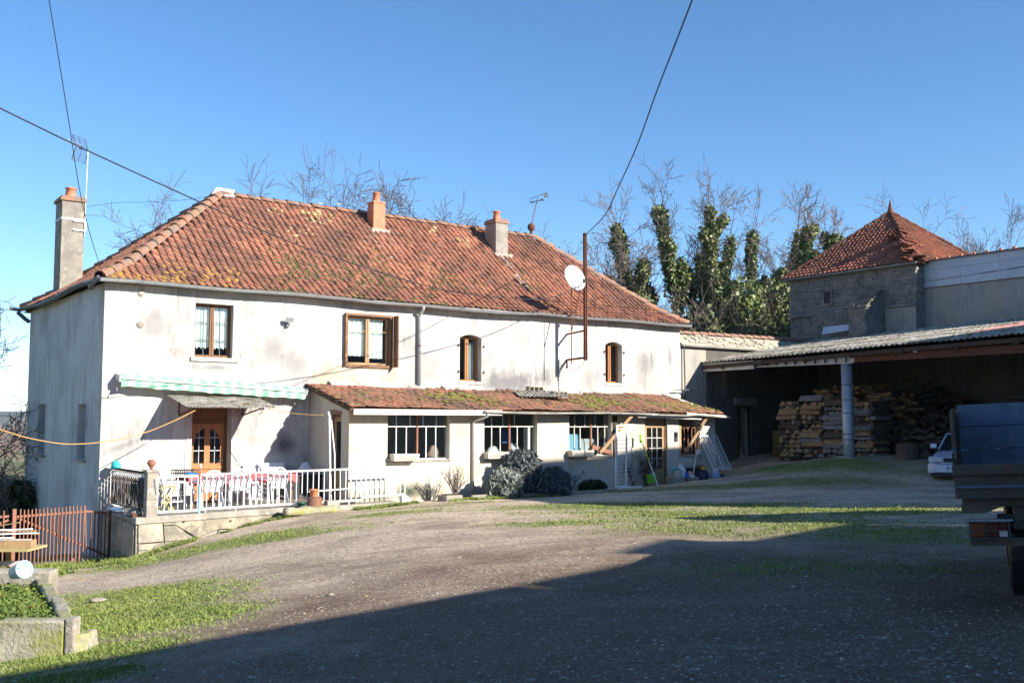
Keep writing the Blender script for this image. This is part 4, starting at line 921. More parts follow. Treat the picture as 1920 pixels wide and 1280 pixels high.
def stack(t0, w, h, s0, z, label, dark, lean=0):
    st = thing('firewood_stack', label, 'firewood', s0, t0, z, 'firewood stacks on pallets in the open barn')
    pallet(st, w, 1.0); MB().box(.22,.9,-w+.06,-.06,.15,h-.12).build('stack_core', MT['log_bark'], st); zz = .145; r = 0
    while zz < h:
        lh = random.uniform(.10,.19); key = lambda: random.choices(['log_cut','log_bark','log_grey'], dark)[0]
        if random.random() < .56:      # cut ends towards the yard
            x = 0
            while x < w-.08:
                lw_ = random.uniform(.11,.28); k = key(); M = Matrix.Translation((random.uniform(-.04,.04), -x-lw_/2-lean*zz, zz)) @ Matrix.Rotation(-PI/2,4,'Z') @ Matrix.Rotation(random.uniform(-.06,.06),4,'Z')
                fl_ = random.random() < .4
                M = M @ Matrix.Diagonal((lw_*1.1,random.uniform(.75,.95),lh*random.uniform(1.1,1.4),1)); o = bpy.data.objects.new('log', random.choice(logs[k])); C.objects.link(o); o.parent = st; o.matrix_local = M; x += lw_
        else:               # lengthwise
            for q in range(2):
                k = key(); M = Matrix.Translation((.05+q*.5+random.uniform(-.06,.02), random.uniform(-.02,.05)-lean*zz, zz)) @ Matrix.Rotation(PI+random.uniform(-.04,.04),4,'Z') @ Matrix.Diagonal((.24,w*random.uniform(.85,1.08),lh*1.45,1)) @ Matrix.Rotation(random.choice([0,PI]),4,'Y') if 0 else Matrix.Translation((.05+q*.5+random.uniform(-.06,.02), random.uniform(-.02,.08)-lean*zz, zz)) @ Matrix.Rotation(PI+random.uniform(-.05,.05),4,'Z') @ Matrix.Rotation(random.uniform(-.05,.05),4,'X') @ Matrix.Diagonal((.24,w*random.uniform(.85,1.05),lh*1.45,1))
                o = bpy.data.objects.new('log', random.choice(logs[k])); C.objects.link(o); o.parent = st; o.matrix_local = M
        zz += lh; r += 1
    return st
stack(2.32,.82,1.95,21.2,.42,'leftmost firewood stack on a pallet, alternating pale split ends and bark',(6,3,0))
stack(3.22,.86,2.05,21.25,.42,'second firewood stack from the left, pale split logs over greyer ones',(6,2,2))
stack(4.16,.80,1.85,21.2,.42,'third firewood stack from the left, mostly grey weathered logs',(2,2,7))
stack(5.02,.70,1.75,21.5,.45,'firewood stack standing directly behind the round barn post',(4,4,2))
def heap(name, label, n, s0, s1, t0, t1, zb, hf, mats_, keep=300):
    st = thing(name, label, 'firewood', (s0+s1)/2, (t0+t1)/2, zb); its = []
    for i in range(n):
        s_ = random.uniform(s0,s1); t_ = random.uniform(t0,t1); h = hf((s_-s0)/(s1-s0),(t_-t0)/(t1-t0)); z = h*(random.random()**.35)
        p = Vector((s_-(s0+s1)/2, -(t_-(t0+t1)/2), z)); M = Matrix.Translation(p) @ Matrix.Rotation(random.uniform(0,6.3),4,'Z') @ Matrix.Rotation(random.uniform(-.35,.35),4,'X') @ Matrix.Diagonal((.16,random.uniform(.35,.55),.14,1))
        its.append((random.randrange(4), M))
    pieces('log', [m.copy() for m in logs[mats_]] if mats_ != 'log_cut' else [m.copy() for m in logs['log_cut']], its, MT[mats_], st, keep)
    return st
heap('firewood_heap', 'tumbled heap of split logs lying on and behind the pallet stacks', 150, 22.2, 24.2, 3.2, 5.6, .5, lambda a,b: 2.2+.25*math.sin(b*5), 'log_cut', 150)
heap('firewood_heap', 'big dark heap of old logs to the right of the round barn post', 620, 22.4, 26.0, 4.4, 8.6, .45, lambda a,b: (3.0-2.2*b)*(.35+.65*a), 'log_bark', 300)
heap('firewood_heap', 'low dark heap of logs behind the blue trailer board', 120, 23.5, 25.8, 9.2, 11.8, .5, lambda a,b: 2.0, 'log_bark', 120)
heap('firewood_heap', 'few pale logs on the shed heap above the trailer board', 14, 23.3, 23.9, 9.9, 10.8, 2.1, lambda a,b: .3, 'log_grey', 14)
solid('steel_drum', MB().lathe([(.29,0),(.30,.02),(.29,.3),(.305,.32),(.29,.34),(.29,.6),(.305,.62),(.29,.64),(.30,.88),(.28,.9)],18), plain('drum_yellow', (.16,.12,.025), .6), 'dull yellow steel drum left of the firewood stacks', 'drum', 22.6, 1.25, .5, smooth=True)
solid('tree_stump', MB().lathe([(.42,0),(.36,.1),(.33,.4),(.34,.55)],12), MT['log_bark'], 'upright sawn log block in front of the dark log heap', 'log', 21.3, 7.0, .5)
for i,(t_,s_,a,l,r_) in enumerate(((7.4,21.6,.5,1.3,.17),(7.0,22.3,1.2,1.1,.13),(7.9,22.0,.2,1.5,.15))):
    mb = MB().tube([(0,0,r_),(l*.5,.03,r_+.12),(l,0,r_+.3)],[r_,r_*.9,r_*.75],9); solid('fallen_log', mb, MT['log_bark' if i != 1 else 'log_grey'], ['thick fallen trunk beside the sawn block left of the car','pale slanting log behind the sawn block','long dark log behind the fallen trunk left of the car'][i], 'log', s_, t_, .5, rot=a)
# ================================================================ TOWER  (x = s-26.5, y = -t)
tow = thing('dovecote_tower', 'square rubble stone tower with a pyramid roof of red tiles behind the barn', 'tower', 26.5, 0, 0)
ta, tb, tz = -1.33, 4.20, 7.30; td = 5.55
MB().box(.04,td,-tb+.04,-ta-.04,-.3,tz).build('tower_core', MT['stone_tower'], tow)
stm = []
for k in range(5):
    mb = MB().box(0,1,0,1,0,1); mb.v = [(p[0],p[1]+random.uniform(-.05,.05),p[2]+random.uniform(-.12,.12)*.6) for p in mb.v]; stm.append(mb.mesh('stone'))
it = []
def course(z0, z1, a0, a1, face, out=0.0, x0=0, y0=0, big=1):
    z = z0
    while z < z1:
        h = random.uniform(.07,.14)*big; h = min(h, z1-z+.02); a = a0
        while a < a1-.04:
            w = min(random.uniform(.14,.42)*big, a1-a); pr_ = random.uniform(.035,.075)+out
            if face == 'f' and .30 < a+w/2 < .62 and 6.22 < z+h/2 < 6.66: a += w; continue
            if face == 'f': M = Matrix.Translation((x0+.05-pr_, -(a+w-.008), z)) @ Matrix.Diagonal((pr_+.02, w-.012, h-.012, 1))
            else: M = Matrix.Translation((a, y0-pr_, z)) @ Matrix.Diagonal((w-.012, pr_+.02, h-.012, 1))
            it.append((random.randrange(5), M)); a += w
        z += h
course(4.7, tz, ta, tb, 'f'); course(6.3, tz, 0, td, 'r', y0=-tb+.05)
pieces('stone', stm, it, MT['stone_tower'], tow, 300, 'small_stones')
MB().box(-.07,.0,-.70,-.23,6.655,6.74).box(-.06,.0,-.32,-.22,6.22,6.65).box(-.06,.0,-.72,-.62,6.22,6.65).box(-.065,.0,-.72,-.22,6.14,6.215).build('window_surround', MT['stone_tower'], tow, bevel=.01)
MB().box(-.028,-.022,-.60,-.33,6.22,6.65).build('window_opening', MT['black'], tow)
for i,(a,b,z) in enumerate(((-1.36,-.15,5.78),(2.95,4.19,5.80))): MB().box(-.14,.0,-b,-a,z,z+.09).build('ledge', MT['stone_tower'], tow, bevel=.02)
MB().box(-.05,-.03,-4.18,-2.95,4.9,5.79).build('render_patch', MT['old_wall'], tow)
mb = MB(); mb.prism([(-.12,-.25,5.03),(-.12,-1.45,5.10),(-.05,-1.42,5.34),(-.05,-.28,5.32)],(-.02,0,0)); mb.build('white_panel', MT['cladding'], tow)
# buttress with a stone slab roof
it = []; 
MB().prism([(.0,-2.17,4.6),(-1.05,-2.17,4.6),(-1.05,-2.17,5.80),(0,-2.17,6.55)],(0,-.67,0)).build('buttress', MT['stone_tower'], tow)
z = 4.8
while z < 5.84:
    h = random.uniform(.09,.15); a = 2.15
    while a < 2.83: w = min(random.uniform(.15,.35), 2.86-a); it.append((random.randrange(5), Matrix.Translation((-1.09,-(a+w-.01),z)) @ Matrix.Diagonal((.06,w-.012,h-.012,1)))); a += w
    z += h
pieces('buttress_stone', stm, it, MT['stone'], tow, 80); it = []
for r in range(9):
    f = r/9; 
    for q in range(3): it.append((random.randrange(5), Matrix.Translation((-1.17+f*1.10+random.uniform(-.03,.03),-2.92+q*.28+random.uniform(-.02,.02),5.81+f*.74)) @ Matrix.Diagonal((.3,.28,.045,1))))
pieces('stone_slab', stm, it, MT['stone_tower'], tow, 80)
z = 4.8; it = []
while z < 6.4:
    h = random.uniform(.08,.14); xr = -1.05 if z < 5.7 else -1.05+(z-5.70)/.74*1.05; x = xr
    while x < -.02: w = min(random.uniform(.12,.3), -x); it.append((random.randrange(5), Matrix.Translation((x,-2.875,z)) @ Matrix.Diagonal((w-.01,.05,h-.01,1)))); x += w
    z += h
pieces('buttress_stone', stm, it, MT['stone'], tow, 80)
# pyramid roof
ov = .22; tc_ = Vector((td/2, -(ta+tb)/2, 9.92)); zE = 7.33
c00 = Vector((-ov,-ta+ov,zE)); c01 = Vector((-ov,-tb-ov,zE+.02)); c11 = Vector((td+ov,-tb-ov,zE)); c10 = Vector((td+ov,-ta+ov,zE))
mb = MB(); q = [c00,c01,c11,c10]; dn = Vector((0,0,.06))
for i in range(4): mb.add([q[i]-dn, q[(i+1)%4]-dn, tc_-dn], [(0,1,2),(2,1,0)])
troof = mb.build('roof', MT['wood_dark'], tow)
def kk(e): p = e.lerp(tc_, .18); p.z -= .06; return p
tt_ = [tile_mesh(.18,.25,.036,.034), tile_mesh(.18,.25,.03,.04)]
it = []; facetiles([c00,kk(c00),tc_],[c01,kk(c01),tc_],.18,.21,it,2,jit=.018)
it2 = []; facetiles([c01,kk(c01),tc_],[c11,kk(c11),tc_],.18,.21,it2,2,jit=.018)
pieces('roof_tile', tt_, it+it2, MT['tile_tower'], troof, 300, 'roof_tile_field')
it = []; facetiles([c10,kk(c10),tc_],[c00,kk(c00),tc_],.18,.21,it,2); facetiles([c11,kk(c11),tc_],[c10,kk(c10),tc_],.18,.21,it,2)
joined('back_roof_tiles', tt_, it, MT['tile_tower'], troof)
it = []; ridgeline(kk(c01).lerp(tc_,.45)+up_, tc_+up_, .38, it); ridgeline(c00+up_, tc_+up_, .38, it); ridgeline(c11+up_, tc_+up_, .38, it)
pieces('hip_tile', [halfround(.09,.075,.42)], it, MT['rust'], troof, 60)
it = []
for i in range(90):      # slipped tiles along the broken hip
    f = random.uniform(0,.52); p = c01.lerp(tc_, f)+Vector((random.uniform(-.1,.25),random.uniform(-.2,.4),random.uniform(.0,.10)))
    it.append((0, Matrix.Translation(p) @ Matrix.Rotation(random.uniform(-1.2,1.2),4,'Z') @ Matrix.Rotation(random.uniform(-.5,.9),4,'X') @ Matrix.Rotation(random.uniform(-.4,.4),4,'Y')))
pieces('slipped_tile', [tile_mesh(.2,.26,.02,.02)], it, MT['tile_tower'], troof, 90)
MB().tube([tc_+Vector((0,0,-.1)),tc_+Vector((0,0,.12)),tc_+Vector((0,0,.32)),tc_+Vector((0,0,.5))],[.16,.09,.05,.012],8).build('finial', MT['rust'], troof)
mb = MB().box(-.25,.0,-tb-.15,-ta+.15,7.26,7.33); mb.build('eaves_course', MT['stone_tower'], tow)
# ================================================================ NEIGHBOURING SHED
sh_ = thing('metal_shed', 'long shed wall of grey render topped by pale blue metal cladding beside the tower', 'shed', 27.05, 4.15, .06)
MB().box(0,8,-14,0,-.3,6.38).build('rendered_wall', MT['old_wall'], sh_)
for i in range(10):
    mb = MB(); y0 = -i*1.42; y1 = y0-1.41; n = 24
    for k in range(3):
        z0_, z1_ = 6.40+k*.31, 6.40+(k+1)*.31-.008
        for j in range(7):
            a = z0_+(z1_-z0_)*j/7; b = z0_+(z1_-z0_)*(j+1)/7; mb.prism([(-.02,y0,a),(-.045,y0,a+.004),(-.045,y0,b-.008),(-.02,y0,b)],(0,y1-y0,0))
    mb.build('cladding_panel', MT['cladding'], sh_)
MB().box(-.03,8,-14,.02,6.375,6.40).build('flashing', MT['rust'], sh_)
mb = MB().prism([(-.12,.05,7.31),(8.1,.05,8.2),(8.1,.05,8.26),(-.12,.05,7.37)],(0,-14,0)); mb.build('roof_edge', MT['zinc_dark'], sh_)
for i in range(30): MB().lathe([(.055,0),(.055,.09)],6,(-.16,-.1-i*.47,7.38),Matrix.Rotation(PI/2,3,'Y')).build('roof_rib_end', MT['terracotta'], sh_)
MB().box(.01,8,-14,.0,6.38,7.32).build('cladding_backing', MT['dark'], sh_)
it = []
for i in range(160): it.append((0, Matrix.Translation((-.02,-random.uniform(.1,12),4.93+random.gauss(0,.05)+.022*0)) @ Matrix.Diagonal((.03,random.uniform(.02,.05),.03,1))))
joined('lime_splashes', [bmz], it, MT['curtain'], sh_)
# ================================================================ BUILDINGS BEHIND THE CAMERA AND TO THE RIGHT (their shade crosses the yard)
LH = Vector((-.87,.49,0)).normalized(); AH = Vector((.49,.87,0)).normalized()
_l = SUNV; _a = _l.cross(Vector((0,0,1))).normalized(); _b = _a.cross(_l)
if _a.dot(AH) < 0: _a = -_a
if _b.z < 0: _b = -_b
def sunpt(a, b, z):      # the point at height z that shades sun-view position (a, b)
    A = np.array([[_a.x,_a.y],[_b.x,_b.y]]); r = np.array([a-_a.z*z, b-_b.z*z]); x, y = np.linalg.solve(A, r); return Vector((x, y, z))
def bigbuilding(name, label, P, Q, depth, zb=-1.5, rise=1.2, wallm='old_wall'):
    d = (Q-P); d.z = 0; d.normalize(); nb = Vector((d.y,-d.x,0)); nb = nb if nb.dot(-LH) > 0 else -nb
    e = thing(name, label, 'building', 0, 0, 0, world=Vector((P.x,P.y,0))); o0 = Vector((P.x,P.y,0))
    p, q = P-o0, Q-o0; f = lambda v,z: Vector((v.x,v.y,z)); i_ = nb*.3
    MB().prism([f(p+i_,zb),f(q+i_,zb),f(q+nb*depth,zb),f(p+nb*depth,zb)],(0,0,min(p.z,q.z)-.1-zb)).build('wall', MT[wallm], e)
    m_ = nb*(depth/2); mb = MB(); a, b, c_, d_ = p, q, q+nb*(depth+.3), p+nb*(depth+.3); r0_, r1_ = p+m_+Vector((0,0,rise)), q+m_+Vector((0,0,rise))
    mb.add([a,b,r1_,r0_,c_,d_], [(0,1,2,3),(3,2,4,5),(0,3,5),(1,4,2),(0,5,4,1)]); mb.build('roof', MT['tile_low'], e); return e
shadow_edge = [((17.25,1.61),(9.96,2.36)), ((9.96,2.36),(1.0,4.6))]
bigbuilding('barn_opposite', 'tall stone barn across the yard whose eaves shade the gravel', sunpt(17.25,1.61,6.6), sunpt(9.9,2.36,6.6), 8)
bigbuilding('house_opposite', 'stone building behind the photographer, continuing the opposite barn', sunpt(9.8,2.36,6.7), sunpt(-6,5.4,6.7), 8)
def prof(name, label, pts, q0, ln):
    """a block running away from the yard whose end wall has the given outline (a, z)"""
    o0 = AH*pts[0][0]+LH*q0; e = thing(name, label, 'building', 0, 0, 0, world=Vector((o0.x,o0.y,0)))
    poly = [AH*(a-pts[0][0])+Vector((0,0,z)) for a, z in pts]; MB().prism(poly, -LH*ln).build('wall', MT['old_wall'], e); return e
q0 = -8.6; zz_ = lambda b: (b-(_b.dot(LH))*q0)/_b.z
prof('gabled_store', 'narrow gabled store at the end of the opposite barn', [(17.2,-1),(19.95,-1),(19.9,zz_(.9)),(19.46,zz_(1.94)),(18.74,zz_(2.55)),(17.78,zz_(2.99)),(17.2,zz_(1.6))], q0, 6)
q0 = -6.0
prof('tall_store', 'tall stone store closing the far right of the yard', [(22.7,-1),(40,-1),(40,zz_(1.5)),(35,zz_(3.5)),(33,zz_(4.75)),(31.2,zz_(5.7)),(29,zz_(6.1)),(27.7,zz_(6.18)),(25.4,zz_(6.55)),(23,zz_(5.6)),(20.7,zz_(4.55)),(20.5,zz_(4.25)),(21.8,zz_(2.95)),(22.2,zz_(2.07)),(22.65,zz_(1.25))], q0, 8)
prof('trailer_shade_block', 'unseen block added above the opposite barn to shade the trailer', [(12.5,5.5),(14.2,5.5),(14.2,(2.42-_b.dot(LH)*-14.0)/_b.z),(12.5,(2.42-_b.dot(LH)*-14.0)/_b.z)], -14.0, .6)  # unseen block added to keep the sun off the trailer's head board
# ================================================================ TERRACE   (x = s, y = -t)
ter = thing('terrace', 'cracked rendered terrace with a concrete kerb in front of the farmhouse door', 'terrace', 0, 2.75, -.3)
def tz(s_): return -.31+.0165*s_
def TP(px, py, t=2.75): s_, z = fx(px, py, t); return Vector((s_, 2.75-t, z+.3))
def q4(x, y): return (240+x/4.795, 830+y/4.795)
MB().prism([(.16,0.06,-1.3),(6.3,.06,-1.3),(6.3,.06,tz(6.3)+.3-.2),(.16,.06,tz(0)+.3-.16)],(0,2.67,0)).build('core', MT['old_wall'], ter)
fl_ = MB().prism([(.12,.22,tz(.1)+.3-.04),(5.25,.22,tz(5.2)+.3-.04),(5.25,2.745,tz(5.2)+.3-.04),(.12,2.745,tz(.1)+.3-.04)],(0,0,.035)); fl_.build('floor', MT['concrete'], ter)
def plate(pts, m='plaster_crack', th=.09, nm='wall_plate', t=2.75):
    P_ = [TP(*q4(*p), t) for p in pts]; mb = MB().prism(P_[::-1] if False else P_, (0,th,0)); return mb.build(nm, MT[m], ter, bevel=.008)
k0_ = MB().prism([(.02,-.03,tz(0)+.3-.14),(4.3,-.03,tz(4.3)+.3-.13),(4.3,-.03,tz(4.3)+.3),(.02,-.03,tz(0)+.3)],(0,.28,0)); k0_.build('kerb', MT['concrete'], ter, bevel=.012)
MB().prism([(4.31,-.02,tz(4.3)+.3-.16),(6.35,-.02,tz(6.3)+.3-.16),(6.35,-.02,tz(6.3)+.3-.05),(4.31,-.02,tz(4.3)+.3-.04)],(0,.5,0)).build('kerb', MT['concrete'], ter, bevel=.02)
plate([(95,712),(313,700),(313,745),(322,885),(92,903)], 'stone')
plate([(322,748),(430,742),(498,785),(540,835),(600,856),(512,872),(332,886)])
plate([(95,910),(196,908),(206,935),(182,962),(95,966)], 'stone'); plate([(95,972),(165,970),(172,1000),(165,1040),(95,1050)], 'stone')
plate([(240,935),(322,893),(348,935),(180,1008)]); plate([(330,892),(512,878),(540,890),(350,960)])
plate([(320,700),(1395,628),(1395,700),(1060,745),(985,805),(900,768),(812,775),(745,802),(625,850),(510,782),(430,736),(322,741)])
plate([(1062,750),(1395,706),(1395,760),(1062,800)], 'stone'); plate([(820,785),(900,780),(970,815),(965,840),(800,840)], 'stone')
for x, y in ((500,706),(920,697),(1240,683)): p = TP(*q4(x,y)); MB().lathe([(.022,0),(.02,-.004)],8,(p.x,-.033,p.z),Matrix.Rotation(PI/2,3,'X')).build('drain_hole', MT['black'], ter)
# left return wall of the terrace
MB().box(.05,.12,.04,2.70,-1.3,-.08).build('return_wall', MT['plaster_crack'], ter); MB().box(.01,.30,.04,2.70,-.079,-.02).build('return_kerb', MT['concrete'], ter, bevel=.012)
for a, b, z0, z1 in ((.1,.9,-1.2,-.15),(.95,1.5,-.8,-.12),(1.0,1.9,-1.25,-.85)): MB().box(.015,.049,a,b,z0,z1).build('render_flake', MT['stone'], ter, bevel=.01)
# rubble and bags lying on the return kerb
lump('sandbag', 'grey sack slumped on the left terrace kerb below the iron balustrade', 'sack', .14, 2.25, -.29, .14,.3,.13, 'concrete')
lump('rubble_bag', 'pale sack lying at the wall end of the left terrace kerb', 'sack', .14, 1.0, -.30, .12,.4,.10, 'curtain')
solid('broken_tile', MB().prism([(0,0,0),(.22,.05,.0),(.24,.3,.12),(.02,.28,.06)],(0,0,.03)), MT['rust'], 'broken rusty tile leaning beside the stone pillar', 'tile', .02, 2.55, -.29)
# stone pillar with ball
pl = thing('gate_pillar', 'square concrete pillar with a reddish ball at the terrace corner', 'pillar', .35, 2.66, -.31)
MB().box(-.115,.115,-.115,.115,0,.36).build('pillar_base', MT['concrete'], pl, bevel=.012); MB().box(-.112,.112,-.112,.112,.362,.93).build('pillar_shaft', MT['concrete'], pl, bevel=.012); MB().box(-.135,.135,-.135,.135,.93,.985).build('pillar_cap', MT['concrete'], pl, bevel=.012)
MB().lathe([(.045,.985),(.03,1.02),(.05,1.05),(.082,1.09),(.09,1.125),(.08,1.165),(.04,1.2),(.01,1.205)],14,(0,0,0)).build('ball', MT['rust_bright'], pl, smooth=True)
# iron balustrade running from the pillar to the house wall
bal = thing('balustrade', 'dark iron balustrade with lattice between the house and the corner pillar', 'balustrade', .27, 1.3, -.28)
hr_ = MB().bar((0,-1.24,.88),(0,1.25,.90),.07,.05).build('handrail', MT['wood_dark'], bal, bevel=.01)
MB().bar((0,-1.24,.10),(0,1.25,.11),.035,.03).build('bottom_rail', MT['black'], bal)
for i in range(17):
    y = -1.15+i*.147; bb = MB().box(-.016,.016,y-.028,y+.028,.13,.60).lathe([(.028,.60),(.018,.64),(.03,.7),(.012,.76)],8,(0,y,0)).box(-.012,.012,y-.012,y+.012,.76,.86).build('baluster', MT['zinc_dark' if i % 2 else 'wood_dark'], bal)
    MB().lathe([(.03,.78),(.034,.80),(.03,.83)],8,(0,y,0)).build('knob', MT['white_paint'], bb)
for i in range(9): MB().bar((-.02,-1.1+i*.26,.15),(-.02,-.95+i*.26,.58),.012,.012).bar((-.02,-.84+i*.26,.15),(-.02,-.99+i*.26,.58),.012,.012).build('lattice', MT['black'], bal)
def cloth(name, lbl, cat, s_, t, z, w, h, m, rot=0, d=.02, grp=None):
    mb = MB(); n = 10
    for i in range(n+1): 
        x = w*i/n; mb.v += [(x, .02*math.sin(i*1.9)-d, 0), (x, .035*math.sin(i*1.4+1), -h*(.9+.1*math.sin(i*2.3)))]
    for i in range(n): mb.f.append((2*i,2*i+2,2*i+3,2*i+1)); mb.mi.append(0)
    o = solid(name, mb, MT[m], lbl, cat, s_, t, z, grp, rot, smooth=True); return o
cloth('towel', 'bright blue towel hanging behind the iron balustrade', 'towel', .36, 1.75, .50, .5, .34, 'blue', rot=-PI/2)
cloth('towel', 'pale turquoise towel hanging behind the balustrade next to the pillar', 'towel', .36, 2.25, .50, .4, .40, 'teal', rot=-PI/2)
cloth('towel', 'light blue towel in front of the blue one on the balustrade', 'towel', .40, 2.5, .48, .3, .36, 'sky_blue', rot=-PI/2)
lump('cloth_bundle', 'turquoise cloth bunched over the handrail next to the house corner', 'cloth', .27, .35, .60, .10,.14,.20, 'teal')
for t_, zt in ((1.2,.62),(2.3,.62)): solid('clothes_peg', MB().bar((0,0,0),(0,.02,.16),.02,.015), MT['rope' if t_ > 2 else 'white_paint'], 'wooden clothes peg standing on the handrail next to the pillar' if t_ > 2 else 'white clothes peg on the handrail nearer the house', 'peg', .27, t_, zt-.01)
# white railings
def railing(label, s0, s1, z0, z1, t, n, slope=-.005, mid=None, rot=0):
    r = thing('railing', label, 'railing', s0, t, z0, None, rot); Lr = s1-s0
    MB().bar((0,0,z1-z0),(Lr,0,z1-z0+slope*Lr),.035,.04).build('top_rail', MT['white_paint'], r); MB().bar((0,0,0),(Lr,0,slope*Lr+.0),.035,.045).build('bottom_rail', MT['white_paint'], r)
    for i in range(n+1):
        x = Lr*i/n; MB().bar((x,0,.02+slope*x),(x+random.uniform(-.008,.008),0,z1-z0-.02+slope*x),.018,.018).build('bar', MT['white_paint'], r)
    return r
ra = railing('short white railing left of the clothes post base, beside the corner pillar', .50, 1.36, -.22, .52, 2.66, 6)
rb = railing('long white railing in front of the plastic chairs', 1.42, 5.35, -.20, .54, 2.66, 28, slope=.007)
rc = railing('white railing at the right end of the terrace in front of the lean-to corner', 5.3, 6.52, -.10, .56, 2.72, 9, slope=.012)
MB().bar((2.55,-.03,.28),(4.4,-.05,.33),.03,.03).build('loose_rail', MT['white_paint'], rb)
for x in (.12,.8,2.4,3.6): MB().bar((x,0,-.10),(x,0,0),.02,.02).build('foot', MT['white_paint'], rb)
MB().prism([(1.1,-.10,-.22),(1.3,-.10,-.24),(1.34,-.10,-.1),(1.18,-.10,.02),(1.08,-.10,0)],(0,.14,0)).build('white_foot', MT['white_paint'], rc, bevel=.01)
gp_ = thing('post', 'thin white and rust post standing between the two left railings', 'post', 1.39, 2.68, -.31)
MB().tube([(0,0,0),(0,0,.62)],.025,8).build('sleeve', MT['sky_blue'], gp_); MB().tube([(0,0,.62),(.01,0,1.02)],.014,6).build('rod', MT['rust_bright'], gp_); MB().tube([(.01,0,1.0),(.01,0,1.08)],.022,6).build('cap', MT['white_paint'], gp_)
cp = thing('clothes_post', 'tall white post with a second tube leaning on it holding the orange line', 'post', 4.56, 2.5, -.27)
MB().tube([(.07,0,0),(.03,0,1.0),(0,0,2.08),(-.03,0,2.2)],.028,8).build('post_tube', MT['white_paint'], cp, smooth=True); MB().tube([(.16,-.02,.35),(.14,-.02,1.2),(.05,0,2.0)],.018,8).build('leaning_tube', MT['white_paint'], cp, smooth=True)
MB().lathe([(.035,1.85),(.045,1.95),(.035,2.1)],8,(0,0,0)).build('wrap', MT['gutter_white'], cp)
# plastic chairs
def chair(label, s_, t, rot, grp='white plastic garden chairs round the terrace table'):
    c = thing('garden_chair', label, 'chair', s_, t, tz(s_)+.0, grp, rot); P_ = MT['white_plastic']
    MB().box(-.22,.22,-.20,.22,.40,.425).build('seat', P_, c, bevel=.01)
    bk = MB(); n = 12         # rounded back frame
    fr = []
    for i in range(n+1):
        a = PI*i/n; fr.append((math.cos(a)*.25, -.24-.16*(math.sin(a)*.42+.12), .62+math.sin(a)*.27))
    bk.tube([(.22,-.22,.42)]+fr+[(-.22,-.22,.42)], .022, 6); bk.bar((-.22,-.245,.56),(.22,-.245,.56),.02,.05); bk.build('back_frame', P_, c, smooth=True)
    for i in range(6):
        x = (i-2.5)*.07; h = .25*math.sqrt(max(0,1-(x/.26)**2)); MB().bar((x*.8,-.23,.42),(x,-.26,.58),.045,.012,up=(0,1,0)).bar((x,-.26,.59),(x*1.15,-.34,.60+h),.048,.012,up=(0,1,0)).build('slat', P_, c)
    for sx in (-1,1):
        MB().tube([(sx*.25,-.26,.66),(sx*.285,-.1,.655),(sx*.285,.16,.64),(sx*.26,.22,.60)],[.02,.03,.03,.022],6).build('armrest', P_, c, smooth=True)
        MB().tube([(sx*.26,.22,.60),(sx*.25,.20,.42),(sx*.27,.25,0)],[.022,.026,.022],6).build('leg', P_, c); MB().tube([(sx*.22,-.20,.43),(sx*.26,-.34,0)],[.03,.02],6).build('leg', P_, c)
        MB().bar((sx*.25,-.28,.20),(sx*.26,.22,.22),.02,.03).build('stretcher', P_, c)
    return c
sx_ = lambda px, t: fx(px, 900, t)[0]
chair('white plastic chair nearest the thin post, its back to the yard, left of the three', sx_(391,2.2), 2.15, .06)
chair('white plastic chair with slotted back, middle of the three at the railing', sx_(443,2.15), 2.15, -.05)
chair('white plastic chair at the right end of the red table, its back to the yard', sx_(512,2.2), 2.15, .10)
chair('plastic chair in profile at the left end of the red table', sx_(325,1.6), 1.6, -PI/2-.15)
chair('plastic chair behind the red table against the wall right of the door', sx_(482,.7), .75, PI)
tb_ = thing('terrace_table', 'long terrace table under a red cloth', 'table', (sx_(345,1.5)+sx_(540,1.4))/2, 1.45, -.28)
hw = (sx_(540,1.4)-sx_(345,1.5))/2
MB().box(-hw,hw,-.42,.42,.70,.73).build('tabletop', MT['gutter_white'], tb_)
for x in (-hw+.1,0,hw-.1):
    for y in (-.36,.36): MB().box(x-.025,x+.025,y-.025,y+.025,0,.70).build('leg', MT['wood_brown' if x else 'white_paint'], tb_)
mb = MB(); n = 44
for i in range(n+1):
    x = -hw-.03+(2*hw+.06)*i/n; o_ = .02*math.sin(i*1.7); d_ = .17+.03*math.sin(i*.9)+.02*math.sin(i*2.7)
    mb.v += [(x,-.45-o_,.735-d_),(x,-.435,.736),(x,.435,.736),(x,.45+o_,.735-d_)]
for i in range(n):
    for j in range(3): a = i*4+j; mb.f.append((a,a+4,a+5,a+1)); mb.mi.append(0)
cl = solid('tablecloth', mb, MT['red_cloth'], 'red cloth over the terrace table', 'tablecloth', (sx_(345,1.5)+sx_(540,1.4))/2, 1.45, -.28)
cr = thing('plastic_crate', 'black slatted plastic crate on the left end of the red table', 'crate', sx_(346,1.5), 1.5, .46)
for z in (0,.06,.13): MB().box(-.26,.26,-.18,-.165,z,z+.018).box(-.26,.26,.165,.18,z,z+.018).box(-.26,-.245,-.164,.164,z,z+.018).box(.245,.26,-.164,.164,z,z+.018).build('rim', MT['black'], cr)
for i in range(11): x = -.25+i*.05; MB().box(x-.006,x+.006,-.178,-.167,.019,.129).box(x-.006,x+.006,.167,.178,.019,.129).build('slat', MT['black'], cr)
MB().box(-.245,.245,-.164,.164,0,.012).build('base', MT['black'], cr)
lump('plastic_bottle_pack', 'blue wrapped pack under the black crate at the end of the table', 'pack', sx_(356,1.75), 1.8, .455, .16,.08,.10, 'blue')
bb_ = thing('storage_box', 'dark storage box against the wall by the lean-to corner', 'box', sx_(562,.5), .5, -.27)
